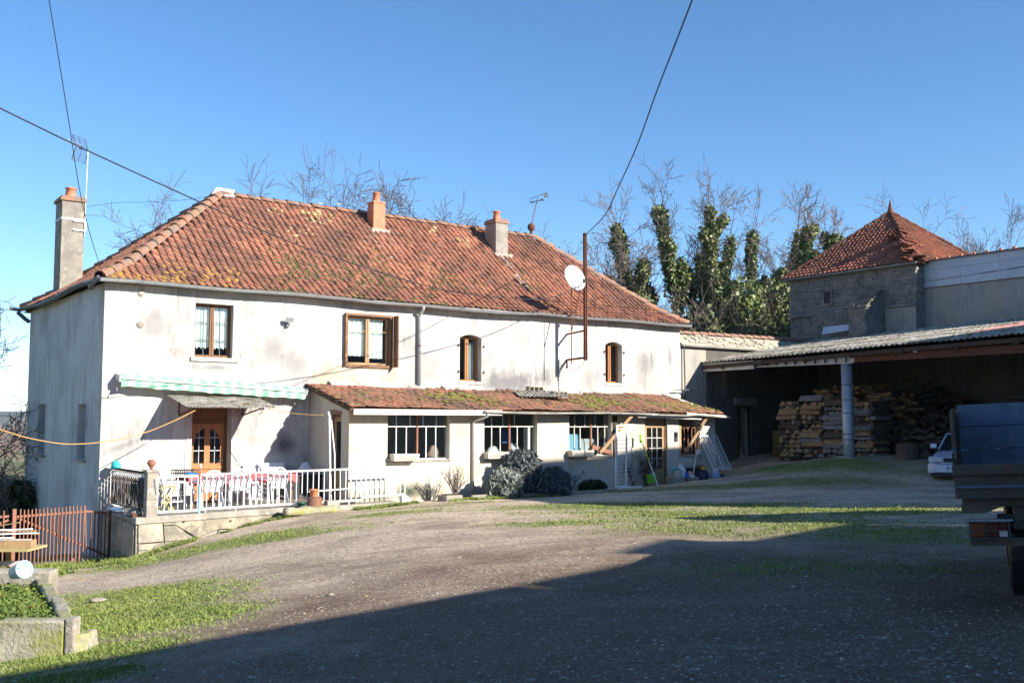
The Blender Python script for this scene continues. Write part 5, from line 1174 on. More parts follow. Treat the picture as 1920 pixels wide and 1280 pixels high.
MB().box(-.5,.5,-.25,.25,0,.58).build('body', MT['dark'], bb_, bevel=.02); MB().box(-.52,.52,-.27,.27,.581,.63).build('lid', MT['black'], bb_, bevel=.015)
lump('plastic_bag', 'white bag with dark print on the end of the dark storage box', 'bag', sx_(577,.7), .55, .36, .17,.12,.3, 'white_plastic')
solid('cardboard_sheet', MB().box(-.35,.35,-.01,.01,0,.34), MT['curtain'], 'pale panel leaning on the wall beside the fifth chair', 'panel', sx_(508,.1), .1, .32)
# far left corner: deckchair frame, green mat
solid('folding_stool', MB().bar((-.15,0,0),(.15,0,.55),.02,.03).bar((.15,0,0),(-.15,0,.55),.02,.03).bar((-.15,.3,0),(.15,.3,.55),.02,.03).bar((.15,.3,0),(-.15,.3,.55),.02,.03).box(-.17,.17,0,.3,.55,.57), MT['lichen_pale'], 'pale green folding stool right behind the corner pillar', 'stool', .85, 2.3, -.29)
# pots, stone bench, blocks at the right end
def potm(r, h): return MB().lathe([(r*.72,0),(r*.9,h*.85),(r*1.04,h*.86),(r*1.04,h),(r*.9,h),(r*.82,h*.8),(.01,h*.78)],16,cap=False)
s_, z_ = fx(565,955,2.85); pt = thing('flower_pot', 'dark green flower pot with dead stems on the terrace kerb', 'flower pot', s_, 2.85, z_)
MT['pot_green'] = plain('pot_green', (.03,.13,.07), .4); potm(.11,.17).build('pot', MT['pot_green'], pt, smooth=True)
st_ = MB()
for i in range(22): a = random.random()*6.3; r = random.uniform(.02,.10); st_.tube([(0+r*.3*math.cos(a),r*.3*math.sin(a),.12),(r*math.cos(a),r*math.sin(a),.22),(r*1.5*math.cos(a),r*1.5*math.sin(a),random.uniform(.25,.36))],.004,3)
st_.build('stems', MT['bark_pale'], pt)
s_, z_ = fx(590,955,2.95); MT['pot_brown'] = mat('pot_brown', (.22,.11,.065), (.15,.08,.05), 6, .8, bmp=.2)
solid('clay_pot', MB().lathe([(.20,0),(.205,.04),(.185,.05),(.17,.24),(.13,.30),(.0,.30)],18,cap=False), MT['pot_brown'], 'large brown clay pot standing upside down beside the white post', 'pot', s_, 2.95, z_, smooth=True)
solid('clay_pot', MB().lathe([(.085,0),(.10,.13),(.112,.135),(.112,.165),(.09,.165),(.085,.05),(0,.04)],16,cap=False), MT['terracotta'], 'small clay pot on top of the large upturned one', 'pot', s_-.02, 2.95, z_+.302, smooth=True)
s_, z_ = fx(622,950,2.9); solid('concrete_block', MB().box(-.16,.16,-.1,.1,0,.15), MT['concrete'], 'grey concrete block right of the large clay pot', 'block', s_, 2.9, z_, bevel=.012)
a, za = fx(532,972,3.15); b, zb_ = fx(627,965,3.15)
mb = MB(); npt = 14; prof_ = [(-.02,.0),(.04,-.05),(.14,-.04),(.2,.02),(.19,.10),(.10,.15),(.0,.12)]
for i in range(npt+1):
    x = (b-a)*i/npt; k = 1+.10*math.sin(i*1.3)-(.4 if i == 0 else 0)
    for yy, zz in prof_: mb.v.append((x, -.15+(yy+.02)*k*1.6, .06+(zz*k)*.95))
m_ = len(prof_)
for i in range(npt):
    for j in range(m_): p = i*m_+j; q = i*m_+(j+1)%m_; mb.f.append((p,p+m_,q+m_,q)); mb.mi.append(0)
mb.f.append(tuple(range(m_))); mb.mi.append(0); mb.f.append(tuple(range(npt*m_,(npt+1)*m_))[::-1]); mb.mi.append(0)
o = solid('stone_bench', mb, MT['stone_moss'], 'rough stone slab bench below the clay pots', 'bench', a, 3.15, za+.04, smooth=True); wobble(o.data, .02, 6)
for i,(px,py,w,h,lb) in enumerate(((597,980,.2,.08,'white brick supporting the left of the stone bench end'),(613,980,.38,.06,'long white brick lowest under the right end of the stone bench'),(613,973,.3,.05,'white brick laid on top under the right end of the stone bench'))):
    s_, z_ = fx(px,py,3.12); solid('brick', MB().box(-w/2,w/2,-.09,.09,0,h), MT['gutter_white'], lb, 'brick', s_, 3.12, z_, bevel=.008)
for i in range(30):
    pass
# ================================================================ GATE
gate = thing('iron_gate', 'rusty pink iron gate leaf with vertical bars and a diagonal brace, left of the terrace', 'gate', -2.0, 1.25, -1.36)
def G_(px, py): s_, z = fx(px, py, 1.25); return s_+2.0, z+1.36
xa, za = G_(32,968); xb, zb_ = G_(165,958); xe, ze = G_(206,961)
MB().bar((xa,0,za),(xb,0,zb_),.03,.045).bar((xb,0,zb_),(xe,0,ze-.02),.03,.045).build('top_rail', MT['rust_bright'], gate)
x1_, z1_ = G_(58,1065); x2_, z2_ = G_(128,1056); MB().bar((xa,0,z1_-.01),(x2_,0,z2_),.03,.04).bar((x2_,0,z2_),(x2_+.12,0,z2_+.10),.03,.04).build('bottom_rail', MT['rust_bright'], gate)
xc, zc = G_(205,1043); MB().bar((xa,.02,za-.02),(xc,.02,zc),.02,.045).build('brace', MT['rust_bright'], gate)
n = 25
for i in range(n):
    x = xa+.06+(xe-xa-.08)*i/(n-1); f = (x-xa)/(xe-xa); ztop = (za+.14 if x < xb+.02 else za-.02)+f*.05; tilt = 0
    if xb-.03 < x < xb+.05: tilt = -.06
    MB().bar((x,-.02,.04+random.uniform(-.03,.02)+f*.05),(x+tilt,-.02,ztop+random.uniform(-.015,.015)),.040,.020).build('bar', MT['rust_bright' if x < xb+.03 else 'rust'], gate)  # bars past the bend take the darker rust to paint the shade on them
MB().box(xa-.09,xa-.02,-.04,.04,-.1,za+.16).build('hinge_post', MT['rust_bright'], gate)
MB().box(xe-.02,xe+.03,-.03,.03,-.1,ze+.06).build('latch_post', MT['rust'], gate)
ch_ = MB()
for i in range(22): ch_.lathe([(.012,0),(.018,.012),(.012,.024)],5,(xa+.83,-.05,za-.02-i*.028))
for i in range(16): ch_.lathe([(.012,0),(.018,.012),(.012,.024)],5,(xa+.70,-.05,za-.02-i*.028))
ch_.build('chain', MT['rust'], gate)
gate2 = thing('iron_gate', 'left leaf of the rusty pink iron gate, running out of the picture', 'gate', -2.1, 1.3, -1.36)
MB().bar((-.02,0,za+.02),(-2.2,.1,za-.06),.03,.045).build('top_rail', MT['rust_bright'], gate2); MB().bar((-.02,0,.12),(-2.2,.1,.08),.03,.04).build('bottom_rail', MT['rust_bright'], gate2); MB().bar((-.02,.02,za-.06),(-2.2,.12,.2),.02,.045).build('brace', MT['rust_bright'], gate2)
for i in range(19): x = -.12-i*.115; MB().bar((x,-.02,.02),(x,-.02,za+.13+random.uniform(-.02,.02)),.040,.020).build('bar', MT['rust_bright'], gate2)
# ================================================================ WINDOW BOXES
for (px0,px1,py1,lb) in ((735,790,862,'cream ribbed window box on the left lean-to window sill'),(912,966,858,'cream ribbed window box on the middle lean-to window sill'),(1070,1117,855,'cream ribbed window box on the right lean-to window sill')):
    a, z_ = fx(px0,py1,LT+.25); b, _ = fx(px1,py1,LT+.25); w = (b-a)-.1; z_ = .715
    wb = thing('window_box', lb, 'window box', (a+b)/2, LT+.14, z_, 'cream window boxes of the lean-to')
    mb = MB(); h = .17; i_ = .03
    mb.add([(-w/2+i_,-.10,0),(w/2-i_,-.10,0),(w/2-i_,.09,0),(-w/2+i_,.09,0),(-w/2,-.12,h),(w/2,-.12,h),(w/2,.11,h),(-w/2,.11,h),(-w/2+.03,-.09,h),(w/2-.03,-.09,h),(w/2-.03,.08,h),(-w/2+.03,.08,h),(-w/2+.03,-.09,h-.05),(w/2-.03,-.09,h-.05),(w/2-.03,.08,h-.05),(-w/2+.03,.08,h-.05)],
      [(0,3,2,1),(0,1,5,4),(1,2,6,5),(2,3,7,6),(3,0,4,7),(4,5,9,8),(5,6,10,9),(6,7,11,10),(7,4,8,11),(8,9,13,12),(9,10,14,13),(10,11,15,14),(11,8,12,15)])
    mb.build('box', MT['cream_wall'], wb); MB().box(-w/2+.035,w/2-.035,-.085,.075,h-.09,h-.045).build('soil', MT['soil'], wb)
    rb_ = MB()
    for i in range(14): x = -w*.35+i*w*.7/13; rb_.box(x-.008,x+.008,-.124,-.108,.03,h-.03)
    rb_.build('ribs', MT['cream_wall'], wb)
# ================================================================ RACK, BROOM, BUCKET, DOOR CLUTTER
s0_, zb0 = fx(1155,915,3.3); s1_, _ = fx(1174,915,3.3); _, zt0 = fx(1155,797,3.3)
rk = thing('metal_rack', 'upright white metal rack with rungs standing in front of the lean-to door', 'rack', s0_, 3.3, zb0)
hh_ = zt0-zb0; ww = s1_-s0_
MB().bar((0,0,.05),(.04,0,hh_),.04,.04).bar((ww,0,.05),(ww+.04,0,hh_),.04,.04).bar((.04,0,hh_),(ww+.04,0,hh_),.04,.04).bar((0,0,.05),(ww,0,.05),.04,.04).build('frame', MT['white_paint'], rk)
for i in range(15): z = .15+i*(hh_-.25)/14; MB().bar((.0+.002*i,0,z),(ww,0,z),.016,.016).build('rung', MT['white_paint'], rk)
for i in range(12): z = .38+i*(hh_-.45)/12; MB().bar((ww+.02,0,z),(ww+.30,-.02,z+random.uniform(-.02,.01)),.010,.010).build('prong', MT['white_paint'], rk)
MB().prism([(0,.02,0),(ww+.05,.08,0),(ww+.5,-.1,0),(ww+.4,-.25,0),(0,-.25,0)],(0,0,.035)).build('foot_plate', MT['white_paint'], rk)
s0_, z0_ = fx(1234,911,3.2); s1_, z1_ = fx(1200,818,2.35)
br = thing('squeegee_broom', 'green and white broom leaning head up beside the lean-to door', 'broom', s0_, 3.2, z0_)
e = Vector((s1_-s0_, 3.2-2.35, z1_-z0_)); MB().tube([(0,0,0),e*.5],.016,6).build('white_handle', MT['white_paint'], br); MB().tube([e*.5,e*.93],.018,6).build('green_handle', MT['lime'], br)
MB().obox(e*.96,(.06,.05,.26)).build('head', MT['lime'], br)
s0_, z0_ = fx(1221,905,2.6); MT['bucket_green'] = plain('bucket_green', (.16,.55,.05), .35)
mb = MB().lathe([(.12,0),(.165,.24),(.175,.245),(.17,.255),(.155,.24),(.115,.02),(.0,.02)],18,cap=False); mb.xf(Matrix.Diagonal((1.15,.8,1,1))); solid('bucket', mb, MT['bucket_green'], 'bright green bucket on the ground by the lean-to door', 'bucket', s0_, 2.6, z0_, smooth=True)
lump('cloth', 'pale blue cloth hanging out of the green bucket', 'cloth', s0_+.08, 2.6, z0_+.2, .08,.06,.1, 'sky_blue')
for i,(px,lb) in enumerate(((1268,'left hollow grey block under the bottles'),(1296,'right hollow grey block under the bottles'))):
    s_, z_ = fx(px,906,2.65); solid('concrete_block', MB().box(-.23,.23,-.18,.18,0,.19), MT['concrete'], lb, 'block', s_, 2.6, z_, bevel=.012); ztop_ = z_+.19
def jar(name, lb, cat, px, t, r, h, m, z=None, neck=.5, capm=None):
    s_, z_ = fx(px, 892, t); return solid(name, MB().lathe([(r*.9,0),(r,.02),(r,h*.7),(r*neck,h*.88),(r*neck,h)],12), MT[m], lb, cat, s_, t, z if z is not None else ztop_, smooth=False)
jar('tin', 'small grey tin at the left end of the blocks', 'tin', 1266, 2.6, .05,.14,'zinc', neck=.95)
solid('carton', MB().box(-.09,.09,-.06,.06,0,.22), MT['cream_wall'], 'beige printed carton among the bottles', 'carton', fx(1271,892,2.65)[0], 2.65, ztop_)
jar('jug', 'white plastic jug, tallest on the blocks', 'jug', 1281, 2.6, .085,.36,'white_plastic', neck=.35)
jar('bottle', 'small blue plastic bottle on the blocks', 'bottle', 1287, 2.7, .055,.17,'blue', neck=.5)
jar('tin', 'beige tin at the right end of the blocks', 'tin', 1294, 2.7, .055,.18,'cream_wall', neck=.95)
jar('jug', 'brownish square can behind the bottles', 'can', 1312, 2.35, .14,.34,'pot_brown', neck=.8)
jar('tub', 'yellow tub behind the dark blue gas bottle', 'tub', 1319, 2.5, .08,.30,'yellow', z=ztop_-.0, neck=.9)
lump('cloth', 'turquoise cloth on top of the carton among the bottles', 'cloth', fx(1266,870,2.5)[0], 2.5, ztop_+.22, .14,.08,.09, 'teal')
lump('plastic_bag', 'white bag behind the jug', 'bag', fx(1276,870,2.4)[0], 2.4, ztop_+.2, .10,.08,.2, 'white_plastic')
solid('crate', MB().box(-.2,.2,-.14,.14,0,.24).box(-.22,.22,-.16,.16,.241,.27), MT['dark'], 'dark crate against the wall behind the bottles', 'crate', fx(1296,880,2.35)[0], 2.4, ztop_)
def gasb(lb, px, py, t, r, h, m, bands):
    s_, z_ = fx(px,py,t); g_ = thing('gas_bottle', lb, 'gas bottle', s_, t, z_)
    MB().lathe([(r*.85,0),(r*.87,.03),(r,.06),(r,h*.78),(r*.86,h*.9),(r*.4,h*.97)],20).build('body', MT[m], g_, smooth=True)
    MB().lathe([(r*.6,h*.92),(r*.62,h*1.08),(r*.57,h*1.08),(r*.55,h*.92)],14,cap=False).build('collar', MT[bands], g_); MB().lathe([(.03,h*.96),(.03,h*1.04)],8).build('valve', MT['zinc'], g_)
    MB().lathe([(r+.002,h*.40),(r+.006,h*.42),(r+.002,h*.44)],20,cap=False).build('seam', MT[m], g_); return g_
MT['navy'] = plain('navy', (.012,.018,.07), .35); MT['gas_blue'] = mat('gas_blue', (.30,.42,.60), (.22,.33,.52), 4, .35, bmp=.05)
gasb('dark navy gas bottle right of the bottles', 1320, 909, 2.85, .155,.42,'navy','navy'); gasb('pale blue gas bottle in front of the leaning gates', 1342, 908, 2.85, .135,.44,'gas_blue','white_paint')
gasb('navy gas bottle half hidden behind the pale blue one', 1351, 905, 2.7, .12,.30,'navy','yellow')
s0_, z0_ = fx(1299,894,2.9); s1_, z1_ = fx(1306,849,2.5)
solid('scrubbing_brush', MB().tube([(0,0,0),(s1_-s0_,.4,z1_-z0_)],.013,6).obox((0,0,.02),(.12,.06,.07)), MT['white_paint'], 'white handled brush leaning in front of the right lean-to window', 'brush', s0_, 2.9, z0_)
solid('paint_tub', MB().lathe([(.085,0),(.095,.13),(.1,.13),(.1,.15)],14), MT['white_plastic'], 'white tub on the sill of the far right lean-to window', 'tub', fx(1314,850,2.3)[0], 2.2, .675)
solid('hanging_lantern', MB().lathe([(.03,0),(.075,.04),(.08,.16),(.04,.22),(.02,.25)],12).tube([(0,0,.25),(0,0,.40)],.005,4), MT['glass_dusty'], 'glass lantern hanging under the eave by the right window', 'lantern', fx(1311,800,2.45)[0], 2.45, 1.42)
# white gates leaning against the end of the lean-to
def leangate(lb, pxT, pyT, pxB, pyB, w, dt_):
    sT, zT = fx(pxT,pyT,2.25+dt_); sB, zB = fx(pxB,pyB,2.75+dt_); g_ = thing('leaning_gate', lb, 'gate', sB, 2.75+dt_, zB, 'white metal gates leaning on the lean-to end')
    a = Vector((sT-sB,.5,zT-zB)); x = Vector((w,0,.0)); MB().bar((0,0,0),a,.028,.028).bar(x,a+x,.028,.028).bar(a,a+x,.028,.028).bar((0,0,0),x,.028,.028).build('frame', MT['white_paint'], g_)
    for i in range(1,4): MB().bar(x*i/4,a+x*i/4,.014,.014).build('bar', MT['white_paint'], g_)
leangate('nearest white metal gate frame leaning beyond the gas bottles', 1311,817,1338,878,.42,.05); leangate('middle white metal gate frame of the leaning group', 1318,816,1347,880,.42,-.06); leangate('farthest white metal gate frame, its foot furthest right', 1328,814,1357,879,.35,-.14)
# ================================================================ PLANTERS BY THE LEAN-TO
bed = thing('flower_bed', 'low concrete edged flower bed along the lean-to wall', 'flower bed', 8, 2.9, -.36)
s_, z_ = fx(838,942,3.0)
MB().box(s_-8-.24,s_-8+.24,-.45,-.02,-.05,.24).build('planter', MT['concrete'], bed, bevel=.015)
MB().box(s_-8-.17,s_-8+.17,-.38,-.09,.235,.26).build('soil', MT['soil'], bed)
MB().bar((.28,-.15,.07),(1.75,-.22,.08),.09,.26).build('edging', MT['concrete'], bed, bevel=.01); MB().bar((1.77,-.22,.06),(5.3,-.05,.07),.09,.2).build('edging', MT['concrete'], bed, bevel=.01)
MB().prism([(.2,-.15,-.02),(1.75,-.2,-.02),(5.3,-.05,-.02),(5.3,.7,-.02),(.2,.7,-.02)],(0,0,.13)).build('soil', MT['soil'], bed)
def leaves(name, pts, size, mat_, parent, kind='stuff', flat=0, nrm=None, asp=1.6):
    """many small folded leaf faces at the given points"""
    P_ = np.asarray(pts, float); n = len(P_); sz = np.asarray(size if hasattr(size,'__len__') else np.full(n, size))*np.random.uniform(.6,1.35,n)
    d = np.random.normal(size=(n,3)); d[:,2] *= (1-flat); d /= np.linalg.norm(d,axis=1)[:,None]
    e = np.random.normal(size=(n,3)); e -= d*(e*d).sum(1)[:,None]; e /= np.linalg.norm(e,axis=1)[:,None]
    L_ = d*(sz*asp*.5)[:,None]; W_ = e*(sz*.5)[:,None]
    V = np.stack([P_-L_, P_+W_, P_+L_, P_-W_],1).reshape(-1,3); F = np.arange(4*n).reshape(-1,4)
    me = bpy.data.meshes.new(name); me.vertices.add(4*n); me.vertices.foreach_set('co', V.ravel()); me.loops.add(4*n); me.loops.foreach_set('vertex_index', F.ravel().astype(np.int32))
    me.polygons.add(n); me.polygons.foreach_set('loop_start', (np.arange(n)*4).astype(np.int32)); me.polygons.foreach_set('loop_total', np.full(n,4,dtype=np.int32)); me.update(calc_edges=True); me.materials.append(mat_)
    o = bpy.data.objects.new(name, me); C.objects.link(o)
    if parent: o.parent = parent
    if kind: o['kind'] = kind
    return o
def shell(n, c, r, lumpy=.25, seed=1, low=-.2):
    d = np.random.normal(size=(n*2,3)); d /= np.linalg.norm(d,axis=1)[:,None]; d = d[d[:,2] > low][:n]
    k = .82+lumpy*(vnoise(d[:,0]*3+seed+d[:,2]*2, d[:,1]*3+d[:,2], 1.3, seed)-.5)*2; k = k*np.random.uniform(.72,1.0,len(d))
    return np.array(c)+d*k[:,None]*np.array(r)
MT['lav'] = mat('lavender', (.27,.29,.25), (.19,.21,.19), 3, .8, bmp=0, c3=(.12,.13,.12), sc3=4, var=.35, bsc=12)
MT['lav_dark'] = mat('lavender_dark', (.14,.155,.16), (.09,.10,.10), 3, .8, bmp=0, var=.35, bsc=12)
def spiky(name, label, cat, s_, t, z, r, n, m, seed, parent=None):
    e = thing(name, label, cat, s_, t, z); P_ = shell(n, (0,0,r[2]*.45), (r[0],r[1],r[2]*.75), .3, seed, -.55)
    sp = MB()
    leaves('foliage', P_, .055, MT[m], e, asp=3.0)
    for i in range(26): a = random.random()*6.3; sp.tube([(0,0,0),(math.cos(a)*r[0]*.6,math.sin(a)*r[1]*.6,r[2]*.7)],.012,4)
    sp.build('stems', MT['bark'], e); return e
s1_ = fx(945,900,3.0)[0]; s2_ = fx(1000,900,2.9)[0]
spiky('lavender_bush', 'pale grey lavender bush in the sun, left of the pair', 'bush', s1_-.02, 3.1, -.30, (.62,.45,.72), 5200, 'lav', 3)
spiky('lavender_bush', 'taller dark lavender bush rising behind the pale one', 'bush', s1_+.75, 2.75, -.30, (.72,.45,1.15), 6500, 'lav_dark', 8)
spiky('lavender_bush', 'low dark lavender bush at the right of the group', 'bush', s2_+.55, 3.05, -.33, (.66,.5,.72), 5200, 'lav_dark', 13)
def twigbush(name, label, cat, s_, t, z, h, sp_, n, m, r0_=.012, leafn=0, dark=False, world=None):
    e = thing(name, label, cat, s_, t, z, world=world); mb = MB(); tips = []
    for i in range(n):
        a = random.random()*2*PI; p = Vector((random.uniform(-.05,.05),random.uniform(-.05,.05),0)); d = Vector((math.cos(a)*sp_,math.sin(a)*sp_,1)).normalized(); L_ = h*random.uniform(.6,1.05); pts = [p]
        for k in range(5): d = (d+Vector((random.gauss(0,.18),random.gauss(0,.18),random.gauss(.06,.1)))).normalized(); pts.append(pts[-1]+d*L_/5)
        mb.tube(pts,[r0_,r0_*.9,r0_*.75,r0_*.6,r0_*.45,r0_*.3],4); tips.append(pts[-1])
        for k in (2,3,4):
            for q in range(2): dd = (d+Vector((random.gauss(0,.7),random.gauss(0,.7),random.gauss(.2,.3)))).normalized(); l_ = h*random.uniform(.12,.25); mb.tube([pts[k],pts[k]+dd*l_*.5,pts[k]+dd*l_+Vector((0,0,.03))],[r0_*.5,r0_*.4,r0_*.25],3); tips.append(pts[k]+dd*l_)
    mb.build('stems', MT[m], e)
    if leafn: ps = np.array([tips[random.randrange(len(tips))] for _ in range(leafn)])+np.random.normal(scale=.03,size=(leafn,3)); leaves('leaf_tufts', ps, .03, MT['leaf_dark'], e)
    return e
twigbush('rose_bush', 'bare pruned rose bush growing in the concrete planter', 'rose bush', fx(852,918,2.8)[0], 2.85, -.12, .80, .55, 26, 'bark_pale', .013)
twigbush('rose_bush', 'few dark bare rose stems right of the lavender', 'rose bush', fx(1068,900,2.5)[0], 2.5, -.24, .75, .7, 7, 'bark', .013, 40)
spiky('low_shrub', 'low dark green shrub in the shade under the right lean-to window', 'shrub', fx(1075,900,2.5)[0]+.6, 2.6, -.28, (.62,.25,.30), 1100, 'leaf_dark', 21)
twigbush('rose_bush', 'leafy rose stems behind the white rack', 'rose bush', fx(1188,905,2.4)[0], 2.4, -.22, 1.05, .25, 9, 'bark', .012, 90)
twigbush('climbing_rose', 'dark twisted climber beside the lean-to door', 'climber', fx(1211,905,2.3)[0], 2.3, -.2, 1.2, .12, 12, 'bark', .02, 160)
# ================================================================ MAST AND DISH ON THE FRONT
mst = thing('mast', 'rusty steel mast bracketed to the front wall carrying cables', 'mast', 13.94, .9, 3.62)
MB().box(-.045,-.02,-.045,.045,-.05,3.87).box(.02,.045,-.045,.045,-.05,3.87).build('post', MT['rust'], mst)
lad = MB()
for i in range(38): lad.box(-.02,.02,-.012,.012,i*.1,i*.1+.022)
lad.build('lacing', MT['rust'], mst)
MB().bar((0,.02,.03),(0,.9,.0),.06,.06).bar((0,.9,0),(.0,.86,-.25),.03,.03).build('lower_bracket', MT['rust'], mst); MB().bar((0,.02,.86),(0,.9,.80),.05,.05).build('upper_bracket', MT['rust'], mst)
MB().tube([(0,.0,-.05),(-.1,.3,-.35),(-.25,.75,-.22),(-.28,.88,-.12),(-.28,.88,-.9)],.008,4).build('loose_wire', MT['cable'], mst)
MB().box(-.33,-.30,.86,.89,-.95,.0).build('conduit', MT['gutter_white'], mst)
for z in (3.35,3.5,2.05,1.75,1.5): MB().lathe([(.03,0),(.05,.03),(.03,.07)],8,(.09,0,z)).tube([(0,0,z+.03),(.09,0,z+.03)],.01,4).build('insulator', MT['zinc_dark'], mst)
dsh = thing('satellite_dish', 'white satellite dish on thin rusty rods beside the mast', 'satellite dish', 13.42, .85, 3.55)
nv = Vector((-.05,-.93,.36)).normalized(); xv = Vector((0,0,1)).cross(nv).normalized(); yv = nv.cross(xv); M3 = Matrix((xv, yv, nv)).transposed()
dc = Vector((0,-.12,2.47)); pr_ = [(.02,0.0),(.16,.012),(.30,.045),(.40,.085),(.405,.08),(.30,.035),(.02,-.012)]
mb = MB().lathe(pr_, 28, (0,0,0), None, cap=False); mb.v = [tuple(dc+M3@Vector((p[0]*.92,p[1]*1.04,p[2]))) for p in mb.v]; mb.build('reflector', MT['white_plastic'], dsh, smooth=True)
lnb = dc+M3@Vector((.05,-.28,.40)); MB().tube([dc+M3@Vector((0,-.36,.05)),lnb],.012,5).build('feed_arm', MT['zinc_dark'], dsh); MB().obox(lnb,(.07,.07,.12)).build('feed_horn', MT['dark'], dsh)
MB().tube([dc+nv*-.06,(0,0,1.9),(0,0,.0)],.018,6).tube([(.02,0,.9),(.48,-.02,2.6)],.018,6).tube([(0,0,.0),(0,.02,-.12)],.02,6).build('support_rods', MT['rust'], dsh)
# ================================================================ TV AERIAL ON THE GABLE CHIMNEY
s_, zt_ = fx(165,283,-6.2); _, zb2 = fx(163,445,-6.2)
ant = thing('tv_aerial', 'tv aerial with grid reflectors strapped to the tall gable chimney', 'aerial', s_, -6.2, zb2)
ht = zt_-zb2; MB().tube([(-.03,0,0),(.0,0,ht)],.016,6).build('pole', MT['zinc'], ant)
MB().box(-.35,-.0,-.02,.02,.42,.46).box(-.02,.02,-.02,.02,.16,.46).box(-.35,.0,-.02,.02,.16,.20).build('bracket', MT['white_paint'], ant)
MB().tube([(.03,0,ht-.02),(-.62,-.2,ht+.16)],.013,5).build('boom', MT['zinc'], ant)
for sgn in (1,-1):
    g_ = MB(); o_ = Vector((-.02,0,ht+.0)); up2 = Vector((-.10,.0,.36*sgn)); 
    for i in range(7): p = o_+up2*(i/6); g_.tube([p+Vector((-.34,-.1,.02)),p+Vector((.04,.06,-.02))],.008,3)
    g_.tube([o_+Vector((-.34,-.1,.02)),o_+up2+Vector((-.34,-.1,.02))],.018,4).tube([o_+Vector((.04,.06,-.02)),o_+up2+Vector((.04,.06,-.02))],.012,4).tube([o_+Vector((-.15,0,0)),o_+up2+Vector((-.15,0,0))],.008,4)
    g_.build('grid_reflector', MT['zinc_dark'], ant)
for i in range(5): p = Vector((.03,0,ht-.02)).lerp(Vector((-.62,-.2,ht+.16)), .45+i*.13); MB().tube([p+Vector((-.05,-.03,-.07)),p+Vector((.04,.03,.08))],.006,4).build('element', MT['zinc'], ant)
MB().obox((-.22,-.06,ht+.05),(.12,.05,.06)).build('junction_box', MT['black'], ant)
# ================================================================ STONE TROUGH, BUCKET, TABLE  (world axes)
tr = thing('stone_trough', 'long mossy stone trough planter full of weeds at the lower left', 'trough', 0, 0, 0, world=Vector((-4.05,9.8,-.50)))
T = Vector((-1.87,3.5,0)); zt_ = .33
def slab(pts, h, m='stone_moss', nm='stone_slab', bev=.02): o = MB().prism(pts, (0,0,h)).build(nm, MT[m], tr, bevel=bev); wobble(o.data, .008, 5); return o
slab([(-.72,-.02,-.2),(-.10,-.02,-.2),(-.10,.16,-.2),(-.72,.16,-.2)], zt_+.2); slab([(-.095,-.03,-.2),(.0,-.03,-.2),(.0,.13,-.2),(-.095,.13,-.2)], zt_+.22,'stone'); 
MB().prism([(.005,.02,-.15),(.11,.10,-.15),(.10,.34,-.15),(.004,.30,-.15)],(-.03,.0,.34)).build('leaning_stone', MT['stone_moss'], tr, bevel=.02)
slab([(-1.6,-.02,-.2),(-.80,-.02,-.2),(-.80,.16,-.2),(-1.6,.16,-.2)], zt_+.24,'stone')
segs = [0.04,.22,.42,.60,.80,.96]
for i in range(5):
    p = T*segs[i]; q = T*(segs[i+1]-.004); jx = random.uniform(-.025,.025)
    slab([(p.x+jx,p.y+.08,-.35),(q.x+jx,q.y+.08,-.35),(q.x-.15+jx,q.y+.08,-.35),(p.x-.15+jx,p.y+.08,-.35)], zt_+.33+random.uniform(-.02,.02)-.03*i)
    slab([(p.x-.72+jx,p.y+.08,-.45),(q.x-.72+jx,q.y+.08,-.45),(q.x-.87+jx,q.y+.08,-.45),(p.x-.87+jx,p.y+.08,-.45)], zt_+.42+random.uniform(-.02,.02)-.03*i)
q = T*.97; slab([(q.x-.9,q.y+.02,-.5),(q.x+.06,q.y+.02,-.5),(q.x+.02,q.y+.36,-.5),(q.x-.95,q.y+.36,-.5)], zt_+.46, 'stone')
q = T*.96; MB().prism([(-.14,.10,.16),(-.74,.10,.16),(q.x-.72,q.y,.02),(q.x-.14,q.y,.02)][::-1],(0,0,.03)).build('soil', MT['soil'], tr)
MT['weed'] = mat('weed', (.13,.19,.035), (.08,.12,.03), 1.6, .65, bmp=0, c3=(.24,.22,.06), sc3=3, var=.3, bsc=14)
n = 9000; f = np.random.random(n); w_ = np.random.random(n); P_ = np.c_[-.15-.58*w_+T.x*f*.96, .12+T.y*f*.94, .19-.14*f+np.abs(np.random.normal(size=n))*.035+.05*vnoise(f*4*2, w_*3, 1.5, 4)]
leaves('weeds', P_, .030, MT['weed'], tr, asp=1.2)
bk_ = Vector((-.41*0,0,0)); r = ray(36,1070); B_ = CAMP+r*(12.6/r.y)
bu = thing('bucket', 'pale blue translucent bucket lying on its side on the stone trough', 'bucket', 0, 0, 0, world=B_)
MT['bucket_blue'] = mat('bucket_blue', (.36,.52,.57), (.32,.48,.53), 3, .3, bmp=.02); Mb = Matrix.Rotation(rad(62),3,'Y') @ Matrix.Rotation(.1,3,'X'); Mb = Matrix.Rotation(rad(-35),3,'Z') @ Matrix.Rotation(rad(75),3,'Y') @ Matrix.Diagonal((.8,.8,.8)).to_3x3()
MB().lathe([(.0,-.14),(.095,-.14),(.13,.13),(.138,.13),(.138,.15),(.122,.15),(.088,-.125),(0,-.125)],24,(0,0,0),Mb,cap=False).build('bucket_body', MT['bucket_blue'], bu, smooth=True)
MB().tube([Mb@Vector((.13*math.cos(a),.13*math.sin(a)*.9,.13+.1*math.sin(a)) if 0 else Vector((.135*math.cos(a),.02+.12*math.sin(a),.12))) for a in [PI*i/8 for i in range(9)]],.004,4).build('handle', MT['zinc'], bu)
r = ray(30,1018); B_ = CAMP+r*(14.4/r.y); zg = gh(B_.x, B_.y)
